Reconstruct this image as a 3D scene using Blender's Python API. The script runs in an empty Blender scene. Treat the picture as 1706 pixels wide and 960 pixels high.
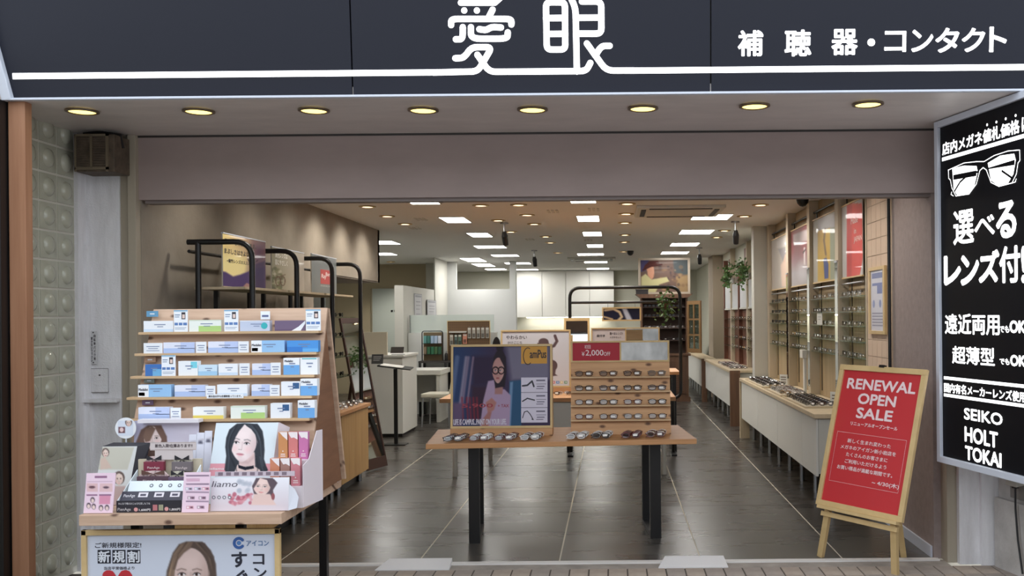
import bpy, bmesh, math, random
import numpy as np
from mathutils import Vector, Matrix

random.seed(7)
SC = bpy.context.scene
COL = SC.collection

# ------------------------------------------------------------------ camera
F, EYE, PX0, PY0, RL = 1590.0, 1.53, 1020.0, 528.0, 0.009   # focal length and principal point in photo pixels
cam_d = bpy.data.cameras.new('camera'); cam = bpy.data.objects.new('camera', cam_d); COL.objects.link(cam)
cam_d.sensor_width = 36.0
cam_d.lens = F / 1706.0 * 36.0
cam_d.shift_x = (853.0 - PX0) / 1706.0
cam_d.shift_y = (PY0 - 480.0) / 1706.0
cam_d.clip_start = 0.05; cam_d.clip_end = 200
cam.matrix_world = Matrix.Translation((0, 0, EYE)) @ Matrix.Rotation(math.pi / 2, 4, 'X') @ Matrix.Rotation(-RL, 4, 'Z')
SC.camera = cam

# ------------------------------------------------------------------ light of the street, exposure
world = bpy.data.worlds.new('world'); SC.world = world; world.use_nodes = True
bg = world.node_tree.nodes['Background']
bg.inputs[0].default_value = (0.88, 0.94, 1.0, 1); bg.inputs[1].default_value = 1.9
SC.view_settings.view_transform = 'Standard'; SC.view_settings.look = 'None'
SC.view_settings.gamma = 1.0; SC.view_settings.use_curve_mapping = False
SC.view_settings.exposure = 0.18
PANEL_LIGHT = 17.5
try:
    SC.cycles.use_denoising = True; SC.cycles.sample_clamp_indirect = 5.0
    SC.cycles.max_bounces = 8; SC.cycles.transparent_max_bounces = 16
    SC.cycles.caustics_reflective = False; SC.cycles.caustics_refractive = False
except Exception:
    pass

# ------------------------------------------------------------------ photo pixel -> place helpers
_c, _s = math.cos(RL), math.sin(RL)
def uv_of(px, py):
    a, b = px - PX0, PY0 - py
    return (a * _c + b * _s) / F, (-a * _s + b * _c) / F
def W(px, py, Y):
    u, v = uv_of(px, py); return Vector((u * Y, Y, EYE + v * Y))
def Wz(px, py, z):
    u, v = uv_of(px, py); return W(px, py, (z - EYE) / v)
def Wx(px, py, x):
    u, v = uv_of(px, py); return W(px, py, x / u)
def proj(P):
    u, v = P[0] / P[1], (P[2] - EYE) / P[1]
    return PX0 + F * (u * _c - v * _s), PY0 - F * (u * _s + v * _c)

# ------------------------------------------------------------------ materials
def lin(c):
    out = []
    for x in c[:3]:
        x = x / 255.0
        out.append(x / 12.92 if x <= 0.04045 else ((x + 0.055) / 1.055) ** 2.4)
    return (out[0], out[1], out[2], 1.0)
MATS = {}
def mat(name, rgb, rough=0.6, metal=0.0, var=0.0, vscale=(6, 6, 6), bump=0.0, bscale=60.0, emit=0.0, erib=None,
        spec=0.5, alpha=1.0, coat=0.0, rgb2=None, detail=4.0, trans=0.0, knots=0.0, rough_var=0.0, place=False):
    if name in MATS: return MATS[name]
    m = bpy.data.materials.new(name); m.use_nodes = True
    nt = m.node_tree; N, L = nt.nodes, nt.links
    b = N['Principled BSDF']
    b.inputs['Base Color'].default_value = lin(rgb)
    b.inputs['Roughness'].default_value = rough; b.inputs['Metallic'].default_value = metal
    b.inputs['Specular IOR Level'].default_value = spec
    b.inputs['Alpha'].default_value = alpha; b.inputs['Coat Weight'].default_value = coat
    b.inputs['Transmission Weight'].default_value = trans
    if emit:
        b.inputs['Emission Color'].default_value = lin(erib or rgb); b.inputs['Emission Strength'].default_value = emit
    tc = N.new('ShaderNodeTexCoord')
    if var or rgb2:
        mp = N.new('ShaderNodeMapping'); mp.inputs['Scale'].default_value = vscale
        L.new(N.new('ShaderNodeNewGeometry').outputs['Position'] if place else tc.outputs['Object'], mp.inputs[0])
        nz = N.new('ShaderNodeTexNoise'); nz.inputs['Scale'].default_value = 1.0; nz.inputs['Detail'].default_value = detail
        nz.inputs['Roughness'].default_value = 0.6
        L.new(mp.outputs[0], nz.inputs['Vector'])
        rp = N.new('ShaderNodeValToRGB')
        lo = tuple(max(0, x * (1 - var)) for x in rgb); hi = tuple(min(255, x * (1 + var)) for x in rgb)
        if rgb2: lo, hi = rgb, rgb2
        rp.color_ramp.elements[0].position = 0.32; rp.color_ramp.elements[0].color = lin(lo)
        rp.color_ramp.elements[1].position = 0.68; rp.color_ramp.elements[1].color = lin(hi)
        L.new(nz.outputs['Fac'], rp.inputs[0])
        last = rp.outputs[0]
        if knots:
            vo = N.new('ShaderNodeTexVoronoi'); vo.inputs['Scale'].default_value = knots
            vo.voronoi_dimensions = '2D'
            sx_ = N.new('ShaderNodeSeparateXYZ'); cx_ = N.new('ShaderNodeCombineXYZ'); m2 = N.new('ShaderNodeMath'); m2.operation = 'MULTIPLY_ADD'; m2.inputs[1].default_value = 1.7
            L.new(tc.outputs['Object'], sx_.inputs[0]); L.new(sx_.outputs[0], cx_.inputs[0]); L.new(sx_.outputs[2], m2.inputs[0]); L.new(sx_.outputs[1], m2.inputs[2]); L.new(m2.outputs[0], cx_.inputs[1])
            L.new(cx_.outputs[0], vo.inputs['Vector'])
            r2 = N.new('ShaderNodeValToRGB')
            r2.color_ramp.elements[0].position = 0.05; r2.color_ramp.elements[0].color = lin((92, 56, 40))
            r2.color_ramp.elements[1].position = 0.13; r2.color_ramp.elements[1].color = (1, 1, 1, 1)
            L.new(vo.outputs['Distance'], r2.inputs[0])
            mx = N.new('ShaderNodeMix'); mx.data_type = 'RGBA'; mx.blend_type = 'MULTIPLY'; mx.inputs[0].default_value = 0.85
            L.new(last, mx.inputs[6]); L.new(r2.outputs[0], mx.inputs[7]); last = mx.outputs[2]
        L.new(last, b.inputs['Base Color'])
        if rough_var:
            mr = N.new('ShaderNodeMapRange'); mr.inputs[3].default_value = rough - rough_var; mr.inputs[4].default_value = rough + rough_var
            mr.inputs[1].default_value = 0.3; mr.inputs[2].default_value = 0.7
            L.new(nz.outputs['Fac'], mr.inputs[0]); L.new(mr.outputs[0], b.inputs['Roughness'])
    if bump:
        n2 = N.new('ShaderNodeTexNoise'); n2.inputs['Scale'].default_value = bscale; n2.inputs['Detail'].default_value = 6
        L.new(tc.outputs['Object'], n2.inputs['Vector'])
        bp = N.new('ShaderNodeBump'); bp.inputs['Strength'].default_value = bump; bp.inputs['Distance'].default_value = 0.01
        L.new(n2.outputs['Fac'], bp.inputs['Height']); L.new(bp.outputs[0], b.inputs['Normal'])
    MATS[name] = m
    return m
def glass_mat(name, tint, refl=0.12, rough=0.02):
    if name in MATS: return MATS[name]
    m = bpy.data.materials.new(name); m.use_nodes = True
    nt = m.node_tree; N, L = nt.nodes, nt.links; N.clear()
    out = N.new('ShaderNodeOutputMaterial'); mix = N.new('ShaderNodeMixShader'); tr = N.new('ShaderNodeBsdfTransparent')
    gl = N.new('ShaderNodeBsdfGlossy'); gl.inputs['Roughness'].default_value = rough
    tr.inputs[0].default_value = lin(tint)
    fr = N.new('ShaderNodeLayerWeight'); fr.inputs[0].default_value = 0.25
    ad = N.new('ShaderNodeMath'); ad.operation = 'MULTIPLY_ADD'; ad.inputs[1].default_value = 0.6; ad.inputs[2].default_value = refl
    L.new(fr.outputs['Fresnel'], ad.inputs[0]); L.new(ad.outputs[0], mix.inputs[0])
    L.new(tr.outputs[0], mix.inputs[1]); L.new(gl.outputs[0], mix.inputs[2]); L.new(mix.outputs[0], out.inputs[0])
    MATS[name] = m
    return m
def print_mat(name, rough, coat=0.0):
    if name in MATS: return MATS[name]
    m = bpy.data.materials.new(name); m.use_nodes = True
    N, L = m.node_tree.nodes, m.node_tree.links
    b = N['Principled BSDF']; a = N.new('ShaderNodeAttribute'); a.attribute_name = 'ink'
    L.new(a.outputs['Color'], b.inputs['Base Color']); b.inputs['Roughness'].default_value = rough
    b.inputs['Specular IOR Level'].default_value = 0.12; b.inputs['Coat Weight'].default_value = coat; b.inputs['Coat Roughness'].default_value = 0.03
    MATS[name] = m
    return m

def ink(rgb, rough=0.5):                       # flat printing ink, one per colour
    return mat('ink_%d_%d_%d' % tuple(rgb), rgb, rough)

# ------------------------------------------------------------------ objects
MW = {}
def tag(o, label=None, cat=None, group=None, kind=None):
    if label: o['label'] = label
    if cat: o['category'] = cat
    if group: o['group'] = group
    if kind: o['kind'] = kind
    return o
def thing(name, label, cat, loc, rz=0.0, group=None, kind=None):
    o = bpy.data.objects.new(name, None); COL.objects.link(o)
    o.empty_display_size = 0.1
    o.location = loc; o.rotation_euler = (0, 0, rz)
    MW[o.name] = Matrix.Translation(loc) @ Matrix.Rotation(rz, 4, 'Z')
    return tag(o, label, cat, group, kind)
def copy_tree(o, parent=None, loc=None, rz=None, label=None, group=None):
    c = o.copy(); COL.objects.link(c); c.parent = parent
    if loc is not None: c.location = loc
    if rz is not None: c.rotation_euler = (0, 0, rz)
    if label: c['label'] = label
    if group: c['group'] = group
    for ch in list(o.children): copy_tree(ch, c)
    return c

class MB:
    """collects shapes; build() links them as ONE mesh object"""
    def __init__(self): self.v, self.f, self.m = [], [], []
    def add(self, vs, fs, mi=0):
        k = len(self.v); self.v += [Vector(p) for p in vs]
        self.f += [tuple(i + k for i in f) for f in fs]; self.m += [mi] * len(fs); return self
    def box(self, x0, y0, z0, x1, y1, z1, mi=0):
        x0, x1 = min(x0, x1), max(x0, x1); y0, y1 = min(y0, y1), max(y0, y1); z0, z1 = min(z0, z1), max(z0, z1)
        return self.add([(x0, y0, z0), (x1, y0, z0), (x1, y1, z0), (x0, y1, z0), (x0, y0, z1), (x1, y0, z1), (x1, y1, z1), (x0, y1, z1)],
                        [(0, 3, 2, 1), (4, 5, 6, 7), (0, 1, 5, 4), (1, 2, 6, 5), (2, 3, 7, 6), (3, 0, 4, 7)], mi)
    def hexa(self, p, mi=0):                   # 8 corners: bottom ring, top ring
        return self.add(p, [(0, 3, 2, 1), (4, 5, 6, 7), (0, 1, 5, 4), (1, 2, 6, 5), (2, 3, 7, 6), (3, 0, 4, 7)], mi)
    def bar(self, a, b, w, h, up=(0, 0, 1), mi=0):   # rectangular bar from a to b
        a, b = Vector(a), Vector(b); d = (b - a).normalized(); up = Vector(up)
        if abs(d.dot(up)) > 0.98: up = Vector((0, 1, 0))
        s = d.cross(up).normalized() * (w / 2); t = s.cross(d).normalized() * (h / 2)
        return self.hexa([a - s - t, a + s - t, b + s - t, b - s - t, a - s + t, a + s + t, b + s + t, b - s + t], mi)
    def slab(self, a, b, c, n, mi=0):          # parallelogram a, a->b, a->c with thickness vector n
        a, b, c, n = Vector(a), Vector(b), Vector(c), Vector(n); d = b + c - a
        return self.hexa([a, b, d, c, a + n, b + n, d + n, c + n], mi)
    def quad(self, a, b, c, d, mi=0): return self.add([a, b, c, d], [(0, 1, 2, 3)], mi)
    def prism(self, pts, ext, mi=0):
        n = len(pts); pts = [Vector(p) for p in pts]; ext = Vector(ext)
        return self.add(pts + [p + ext for p in pts], [tuple(range(n))[::-1], tuple(range(n, 2 * n))] +
                        [(i, (i + 1) % n, n + (i + 1) % n, n + i) for i in range(n)], mi)
    def tube(self, pts, r, n=8, mi=0, closed=False):
        pts = [Vector(p) for p in pts]; k = len(self.v); N = len(pts); ref = None
        for i, p in enumerate(pts):
            a = pts[i - 1] if (i > 0 or closed) else p; b = pts[(i + 1) % N] if (i < N - 1 or closed) else p
            d = (b - a).normalized()
            if ref is None:
                ref = Vector((0, 0, 1)) if abs(d.z) < 0.9 else Vector((1, 0, 0))
            s = d.cross(ref).normalized(); t = s.cross(d).normalized(); ref = t
            rr = r[i] if isinstance(r, (list, tuple)) else r
            for j in range(n):
                q = 2 * math.pi * j / n
                self.v.append(p + s * (rr * math.cos(q)) + t * (rr * math.sin(q)))
        M = N if closed else N - 1
        for i in range(M):
            for j in range(n):
                a0 = k + i * n + j; a1 = k + i * n + (j + 1) % n; i2 = (i + 1) % N
                self.f.append((a0, a1, k + i2 * n + (j + 1) % n, k + i2 * n + j)); self.m.append(mi)
        if not closed:
            self.f.append(tuple(k + j for j in range(n))[::-1]); self.m.append(mi)
            self.f.append(tuple(k + (N - 1) * n + j for j in range(n))); self.m.append(mi)
        return self
    def lathe(self, prof, c=(0, 0, 0), n=16, mi=0, axis='Z'):
        k = len(self.v); c = Vector(c)
        for (r, z) in prof:
            for j in range(n):
                q = 2 * math.pi * j / n
                p = Vector((r * math.cos(q), r * math.sin(q), z))
                if axis == 'X': p = Vector((z, r * math.cos(q), r * math.sin(q)))
                if axis == 'Y': p = Vector((r * math.sin(q), z, r * math.cos(q)))
                self.v.append(c + p)
        for i in range(len(prof) - 1):
            for j in range(n):
                self.f.append((k + i * n + j, k + i * n + (j + 1) % n, k + (i + 1) * n + (j + 1) % n, k + (i + 1) * n + j)); self.m.append(mi)
        self.f.append(tuple(k + j for j in range(n))[::-1]); self.m.append(mi)
        e = k + (len(prof) - 1) * n
        self.f.append(tuple(e + j for j in range(n))); self.m.append(mi)
        return self
    def mesh(self, name, mats, bevel=0.0, smooth=False, M=None):
        me = bpy.data.meshes.new(name)
        vs = [M @ p for p in self.v] if M is not None else self.v
        me.from_pydata([tuple(p) for p in vs], [], self.f)
        mats = mats if isinstance(mats, (list, tuple)) else [mats]
        for q in mats: me.materials.append(q)
        if len(mats) > 1: me.polygons.foreach_set('material_index', self.m)
        if bevel > 0:
            bm = bmesh.new(); bm.from_mesh(me)
            bmesh.ops.remove_doubles(bm, verts=bm.verts, dist=1e-6)
            es = [e for e in bm.edges if len(e.link_faces) == 2 and e.calc_face_angle(0) > 0.6]
            bmesh.ops.bevel(bm, geom=es, offset=bevel, segments=2, profile=0.6, affect='EDGES', clamp_overlap=True)
            bm.to_mesh(me); bm.free()
        if smooth:
            me.polygons.foreach_set('use_smooth', [True] * len(me.polygons))
            try: me.set_sharp_from_angle(angle=math.radians(40))
            except Exception: pass
        me.update()
        return me
    def build(self, name, mats, parent=None, bevel=0.0, smooth=False):   # world coordinates in, child of parent out
        M = MW[parent.name].inverted() if parent is not None else None
        o = bpy.data.objects.new(name, self.mesh(name, mats, bevel, smooth, M)); COL.objects.link(o)
        o.parent = parent
        MW[o.name] = MW[parent.name] if parent is not None else Matrix()
        return o
    def solo(self, name, mats, label=None, cat=None, group=None, kind=None, bevel=0.0, smooth=False, rz=0.0):
        lo = [min(p[i] for p in self.v) for i in range(3)]; hi = [max(p[i] for p in self.v) for i in range(3)]
        loc = Vector(((lo[0] + hi[0]) / 2, (lo[1] + hi[1]) / 2, lo[2]))
        M = Matrix.Translation(loc) @ Matrix.Rotation(rz, 4, 'Z')
        o = bpy.data.objects.new(name, self.mesh(name, mats, bevel, smooth, M.inverted())); COL.objects.link(o)
        o.location = loc; o.rotation_euler = (0, 0, rz); MW[o.name] = M
        return tag(o, label, cat, group, kind)

def arc(c, a, b, n=6):     # rounded corner from a to b about corner point c (quadratic)
    a, b, c = Vector(a), Vector(b), Vector(c)
    return [(1 - t) ** 2 * a + 2 * t * (1 - t) * c + t * t * b for t in [i / n for i in range(n + 1)]]

# ------------------------------------------------------------------ flat prints
_TXT = {}
def glyphs(body):
    if body in _TXT: return _TXT[body]
    cu = bpy.data.curves.new('t', 'FONT'); cu.body = body; cu.resolution_u = 3; cu.fill_mode = 'FRONT'
    o = bpy.data.objects.new('t', cu); COL.objects.link(o)
    bpy.context.view_layer.update()
    me = bpy.data.meshes.new_from_object(o.evaluated_get(bpy.context.evaluated_depsgraph_get()))
    V = np.array([v.co[:2] for v in me.vertices]) if len(me.vertices) else np.zeros((0, 2))
    Fc = [tuple(p.vertices) for p in me.polygons]
    bpy.data.objects.remove(o); bpy.data.curves.remove(cu); bpy.data.meshes.remove(me)
    lo, hi = V.min(0), V.max(0)
    asp = (hi[0] - lo[0]) / max(1e-6, hi[1] - lo[1])
    V = (V - lo) / np.maximum(hi - lo, 1e-6)
    _TXT[body] = (V, Fc, asp)
    return _TXT[body]

class Panel:
    """a flat rectangle in the place: o top-left corner, U right, V up, w x h; u, v run 0..1 from the top-left corner"""
    def __init__(self, o, U, V, w, h):
        self.o = Vector(o); self.U = Vector(U).normalized(); self.V = Vector(V).normalized()
        self.n = self.U.cross(self.V).normalized(); self.w, self.h = w, h
    def pt(self, u, v, d=0.0): return self.o + self.U * (u * self.w) - self.V * (v * self.h) + self.n * d
    def px(self, x, y):
        a, b = uv_of(x, y); d = Vector((a, 1, b)); e = Vector((0, 0, EYE))
        t = (self.o - e).dot(self.n) / d.dot(self.n); q = e + d * t - self.o
        return q.dot(self.U) / self.w, -q.dot(self.V) / self.h
    def box(self, d0, d1, u0=0, v0=0, u1=1, v1=1, mb=None, mi=0):
        mb = mb or MB()
        return mb.hexa([self.pt(u0, v1, d0), self.pt(u1, v1, d0), self.pt(u1, v1, d1), self.pt(u0, v1, d1),
                        self.pt(u0, v0, d0), self.pt(u1, v0, d0), self.pt(u1, v0, d1), self.pt(u0, v0, d1)], mi)
    def rects(self, parent, rs, m, d=0.001, name='print'):       # rs in uv
        mb = MB()
        for (u0, v0, u1, v1) in rs:
            mb.quad(self.pt(u0, v1, d), self.pt(u1, v1, d), self.pt(u1, v0, d), self.pt(u0, v0, d))
        return mb.build(name, m, parent)
    def prects(self, parent, rs, m, d=0.001, name='print'):      # rs in photo pixels
        return self.rects(parent, [self.px(a, b) + self.px(c, e) for a, b, c, e in rs], m, d, name)
    def text_into(self, mb, body, r, d=0.001, bold=0.0, mi=0, slant=0.0):
        V, Fc, asp = glyphs(body); u0, v0, u1, v1 = r
        hh = abs(v1 - v0) * self.h; ww = abs(u1 - u0) * self.w
        offs = [(0, 0)]
        if bold: offs = [(bold * hh * math.cos(k * math.pi / 3), bold * hh * math.sin(k * math.pi / 3)) for k in range(6)] + [(0, 0)]
        for k_, (ox, oy) in enumerate(offs):
            dd = d + k_ * 0.00008                  # each pass of ink lies on the last one
            mb.add([self.pt(u0 + (u1 - u0) * (x + slant * y * hh / ww) + ox / self.w, v1 + (v0 - v1) * y + oy / self.h, dd) for x, y in V], Fc, mi)
    def text(self, parent, body, r, m, d=0.0012, bold=0.0, name='lettering', px=True, slant=0.0):
        if px: r = self.px(r[0], r[1]) + self.px(r[2], r[3])
        mb = MB(); self.text_into(mb, body, r, d, bold, 0, slant)
        return mb.build(name, m, parent)
    def texts(self, parent, items, m, d=0.0012, bold=0.0, name='lettering', px=True):
        mb = MB()
        for body, r in items:
            if px: r = self.px(r[0], r[1]) + self.px(r[2], r[3])
            self.text_into(mb, body, r, d, bold)
        return mb.build(name, m, parent)
    def strokes(self, parent, lines, width, m, d=0.001, name='lettering', px=True, thick=0.0, build=True, mb=None):
        mb = mb or MB(); r = width / 2; ly = 0
        for ln in lines:
            w_ = r
            P = [self.pt(*(self.px(x, y) if px else (x, y)), d) for x, y in ln]
            for a, b in zip(P, P[1:]):
                t = (b - a)
                if t.length < 0.002 and len(P) == 2: continue
                s = t.normalized().cross(self.n) * w_
                ly += 1; e = self.n * (0.00003 * ly)
                mb.add([a + s + e, b + s + e, b - s + e, a - s + e], [(3, 2, 1, 0)])
            for p in P:
                if len(P) == 2 and (P[0] - P[1]).length < 0.002 and p is P[1]: continue
                k = 20 if len(P) == 2 else 12; ly += 1; p = p + self.n * (0.00003 * ly)
                mb.add([p + self.U * (w_ * math.cos(2 * math.pi * i / k)) + self.V * (w_ * math.sin(2 * math.pi * i / k)) for i in range(k)], [tuple(range(k))])
        return mb.build(name, m, parent) if build else mb
    def poly(self, parent, pts, m, d=0.001, name='print', px=True):
        P = [self.pt(*(self.px(x, y) if px else (x, y)), d) for x, y in pts]
        return MB().add(P, [tuple(range(len(P)))]).build(name, m, parent)

class Paint:
    """a printed picture on a panel: colours drawn on a fine grid of the sheet, coordinates in photo pixels (or a zoomed crop of it)"""
    def __init__(self, panel, nx, ny, base, ox=0.0, oy=0.0, s=1.0, r=(0, 0, 1, 1)):
        self.p, self.nx, self.ny, self.r = panel, nx, ny, r
        u = np.linspace(r[0], r[2], nx + 1); v = np.linspace(r[1], r[3], ny + 1)
        uu, vv = np.meshgrid(u, v); self.uu, self.vv = uu.ravel(), vv.ravel()
        o, U, V = np.array(panel.o), np.array(panel.U), np.array(panel.V)
        P = o[None] + self.uu[:, None] * panel.w * U[None] - self.vv[:, None] * panel.h * V[None]
        self.P = P
        a, b = P[:, 0] / P[:, 1], (P[:, 2] - EYE) / P[:, 1]
        self.X = (PX0 + F * (a * _c - b * _s) - ox) / s; self.Y = (PY0 - F * (a * _s + b * _c) - oy) / s
        self.C = np.tile(np.array(base, float), (len(P), 1))
    def mix(self, a, rgb):
        a = np.clip(a, 0, 1)[:, None]; self.C = self.C * (1 - a) + np.array(rgb, float)[None] * a; return self
    def grad(self, x0, y0, c0, x1, y1, c1, mask=None):
        t = ((self.X - x0) * (x1 - x0) + (self.Y - y0) * (y1 - y0)) / ((x1 - x0) ** 2 + (y1 - y0) ** 2)
        t = np.clip(t, 0, 1)[:, None]; G = np.array(c0, float) * (1 - t) + np.array(c1, float) * t
        a = np.ones((len(t), 1)) if mask is None else np.clip(mask, 0, 1)[:, None]
        self.C = self.C * (1 - a) + G * a; return self
    def m_ell(self, cx, cy, rx, ry, soft=2.0, rot=0.0):
        dx, dy = self.X - cx, self.Y - cy; c, s = math.cos(rot), math.sin(rot)
        q = np.sqrt(((dx * c + dy * s) / rx) ** 2 + ((-dx * s + dy * c) / ry) ** 2)
        return np.clip(0.5 + (1 - q) * min(rx, ry) / soft, 0, 1)
    def m_poly(self, pts, soft=2.0):
        pts = np.array(pts, float); ins = np.zeros(len(self.X), bool); dm = np.full(len(self.X), 1e9)
        for (x0, y0), (x1, y1) in zip(pts, np.roll(pts, -1, 0)):
            cr = (y0 > self.Y) != (y1 > self.Y)
            with np.errstate(divide='ignore', invalid='ignore'):
                ins ^= cr & (self.X < (x1 - x0) * (self.Y - y0) / (y1 - y0 if y1 != y0 else 1e-9) + x0)
            L2 = max(1e-9, (x1 - x0) ** 2 + (y1 - y0) ** 2)
            t = np.clip(((self.X - x0) * (x1 - x0) + (self.Y - y0) * (y1 - y0)) / L2, 0, 1)
            dm = np.minimum(dm, np.hypot(self.X - x0 - t * (x1 - x0), self.Y - y0 - t * (y1 - y0)))
        return np.clip(0.5 + np.where(ins, dm, -dm) / soft, 0, 1)
    def m_line(self, pts, w, soft=1.5):
        dm = np.full(len(self.X), 1e9)
        for (x0, y0), (x1, y1) in zip(pts, pts[1:]):
            L2 = max(1e-9, (x1 - x0) ** 2 + (y1 - y0) ** 2)
            t = np.clip(((self.X - x0) * (x1 - x0) + (self.Y - y0) * (y1 - y0)) / L2, 0, 1)
            dm = np.minimum(dm, np.hypot(self.X - x0 - t * (x1 - x0), self.Y - y0 - t * (y1 - y0)))
        return np.clip(0.5 + (w / 2 - dm) / soft, 0, 1)
    def ell(self, cx, cy, rx, ry, rgb, soft=2.0, rot=0.0, a=1.0): return self.mix(self.m_ell(cx, cy, rx, ry, soft, rot) * a, rgb)
    def poly(self, pts, rgb, soft=2.0, a=1.0): return self.mix(self.m_poly(pts, soft) * a, rgb)
    def line(self, pts, w, rgb, soft=1.5, a=1.0): return self.mix(self.m_line(pts, w, soft) * a, rgb)
    def build(self, parent, m, d=0.001, name='print'):
        n = np.array(self.p.n); P = self.P + n[None] * d
        Mi = np.array(MW[parent.name].inverted()); P = P @ Mi[:3, :3].T + Mi[:3, 3][None]
        k = self.nx + 1
        Fc = [(j * k + i, (j + 1) * k + i, (j + 1) * k + i + 1, j * k + i + 1) for j in range(self.ny) for i in range(self.nx)]
        me = bpy.data.meshes.new(name); me.from_pydata(P.tolist(), [], Fc); me.materials.append(m)
        c = np.clip(self.C / 255.0, 0, 1); c = np.where(c <= 0.04045, c / 12.92, ((c + 0.055) / 1.055) ** 2.4)
        at = me.color_attributes.new('ink', 'FLOAT_COLOR', 'POINT')
        at.data.foreach_set('color', np.concatenate([c, np.ones((len(c), 1))], 1).astype(np.float32).ravel())
        o = bpy.data.objects.new(name, me); COL.objects.link(o); o.parent = parent; MW[o.name] = MW[parent.name]
        return o
ORD = ['first', 'second', 'third', 'fourth', 'fifth', 'sixth', 'seventh', 'eighth', 'ninth', 'tenth', 'eleventh', 'twelfth', 'thirteenth',
       'fourteenth', 'fifteenth', 'sixteenth', 'seventeenth', 'eighteenth', 'nineteenth', 'twentieth', 'twenty-first', 'twenty-second',
       'twenty-third', 'twenty-fourth', 'twenty-fifth', 'twenty-sixth', 'twenty-seventh', 'twenty-eighth', 'twenty-ninth', 'thirtieth']
# ================================================================== materials of the place
M_BLACK = mat('black_metal', (20, 19, 20), 0.38, 0.0, spec=0.5)
M_DARKTRIM = mat('dark_trim', (48, 44, 42), 0.5)
M_ALU = mat('white_aluminium', (205, 210, 222), 0.35, 0.0)
M_STEEL = mat('brushed_steel', (170, 172, 175), 0.32, 0.9)
M_WALLBEIGE = mat('beige_wallpaper', (146, 136, 123), 0.85, var=0.05, vscale=(3, 3, 3), bump=0.15, bscale=40)
M_WALLTAUPE = mat('taupe_wallpaper', (150, 136, 132), 0.85, var=0.04, vscale=(20, 20, 20), bump=0.1, bscale=90)
M_WHITE = mat('white_board', (214, 213, 206), 0.55)
M_OFFWHITE = mat('offwhite_wall', (194, 193, 184), 0.8)
M_GREENWHITE = mat('pale_wall', (200, 199, 184), 0.85)
M_CEIL = mat('ceiling_board', (238, 237, 234), 0.9)
M_SOFFIT = mat('soffit_board', (222, 214, 210), 0.32, var=0.03, vscale=(3, 8, 1))
M_SHUTTER = mat('shutter_box', (156, 140, 136), 0.55, var=0.03, vscale=(2, 2, 5))
M_PAINT = mat('weathered_paint', (214, 212, 214), 0.8, rgb2=(236, 235, 238), vscale=(14, 14, 2.5), bump=0.35, bscale=120, detail=8)
M_CONC = mat('rough_concrete', (168, 164, 160), 0.9, rgb2=(196, 193, 190), vscale=(5, 5, 5), bump=0.4, bscale=50, detail=8)
M_RAIL = mat('beige_steel_rail', (165, 155, 138), 0.5, 0.0)
M_GROUT = mat('pale_grout', (200, 192, 176), 0.9)
M_MORTAR = mat('dark_mortar', (92, 84, 78), 0.95)
M_TILE = mat('dark_stone_tile', (58, 54, 50), 0.28, rgb2=(71, 66, 60), vscale=(1.1, 4.5, 1), detail=3.0, rough_var=0.02, place=True, spec=0.55)
M_PAVER = mat('paver_clay', (150, 136, 124), 0.85, rgb2=(176, 162, 149), vscale=(5, 5, 5), bump=0.2, bscale=150)
M_PAVER2 = mat('paver_grey', (142, 132, 124), 0.85, rgb2=(164, 153, 144), vscale=(6, 6, 6), bump=0.2, bscale=150)
M_CEDAR = mat('cedar_post', (152, 106, 78), 0.6, rgb2=(172, 126, 96), vscale=(26, 26, 1.2))
M_PINE = mat('pine_board', (186, 154, 130), 0.6, rgb2=(208, 178, 154), vscale=(2.0, 30, 30), knots=5.5)
M_PINEW = mat('warm_pine', (188, 142, 100), 0.6, rgb2=(208, 164, 120), vscale=(2.0, 30, 30), knots=4.5)
M_PINEX = mat('pine_board_bare', (190, 158, 120), 0.6, rgb2=(206, 175, 138), vscale=(2.0, 30, 30))
M_OAK = mat('oak_table', (176, 128, 84), 0.5, rgb2=(196, 146, 100), vscale=(1.5, 24, 24))
M_OAKV = mat('oak_vertical', (176, 138, 88), 0.55, rgb2=(194, 156, 104), vscale=(28, 28, 1.4))
M_FRAMEWOOD = mat('pale_frame_wood', (198, 170, 120), 0.5, rgb2=(212, 184, 134), vscale=(8, 8, 8))
M_LIGHTWOOD = mat('light_shelf_wood', (188, 170, 140), 0.6, rgb2=(202, 184, 153), vscale=(18, 18, 1.5))
M_BAYWOOD = mat('bay_back_wood', (158, 136, 102), 0.65, rgb2=(172, 150, 114), vscale=(18, 18, 1.5))
M_WALNUT = mat('walnut_wood', (92, 66, 50), 0.5, rgb2=(116, 84, 62), vscale=(20, 20, 1.5))
M_REDWOOD = mat('red_brown_wood', (92, 54, 40), 0.5, rgb2=(124, 76, 56), vscale=(22, 22, 1.5))
M_GLASS = glass_mat('clear_glass', (226, 240, 234), 0.06)
M_LENS = glass_mat('lens_glass', (205, 205, 205), 0.10)
M_DARKLENS = glass_mat('dark_lens', (60, 56, 54), 0.12)
M_MIRROR = mat('mirror_silver', (225, 228, 226), 0.02, 1.0)
M_PRINT = print_mat('printed_sheet', 0.5)
M_PRINTGLOSS = print_mat('printed_sheet_behind_film', 0.45, 0.12)
M_LETTER = mat('backlit_letter', (255, 255, 255), 0.4, emit=1.6)
M_LETTER2 = mat('backlit_white_acrylic', (255, 255, 255), 0.4, emit=1.7)
M_PANELLAMP = mat('panel_lamp', (255, 255, 255), 0.5, emit=PANEL_LIGHT, erib=(255, 252, 248))
M_WARMLAMP = mat('warm_lamp', (255, 240, 190), 0.5, emit=2.2, erib=(255, 226, 130))
M_SPOTLAMP = mat('spot_lamp', (255, 240, 210), 0.5, emit=5.0, erib=(255, 232, 190))

YF = 5.95            # shop front plane
ZS, ZC = 2.685, 2.65  # soffit, shop ceiling
XL, XR = -2.94, 2.0

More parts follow.
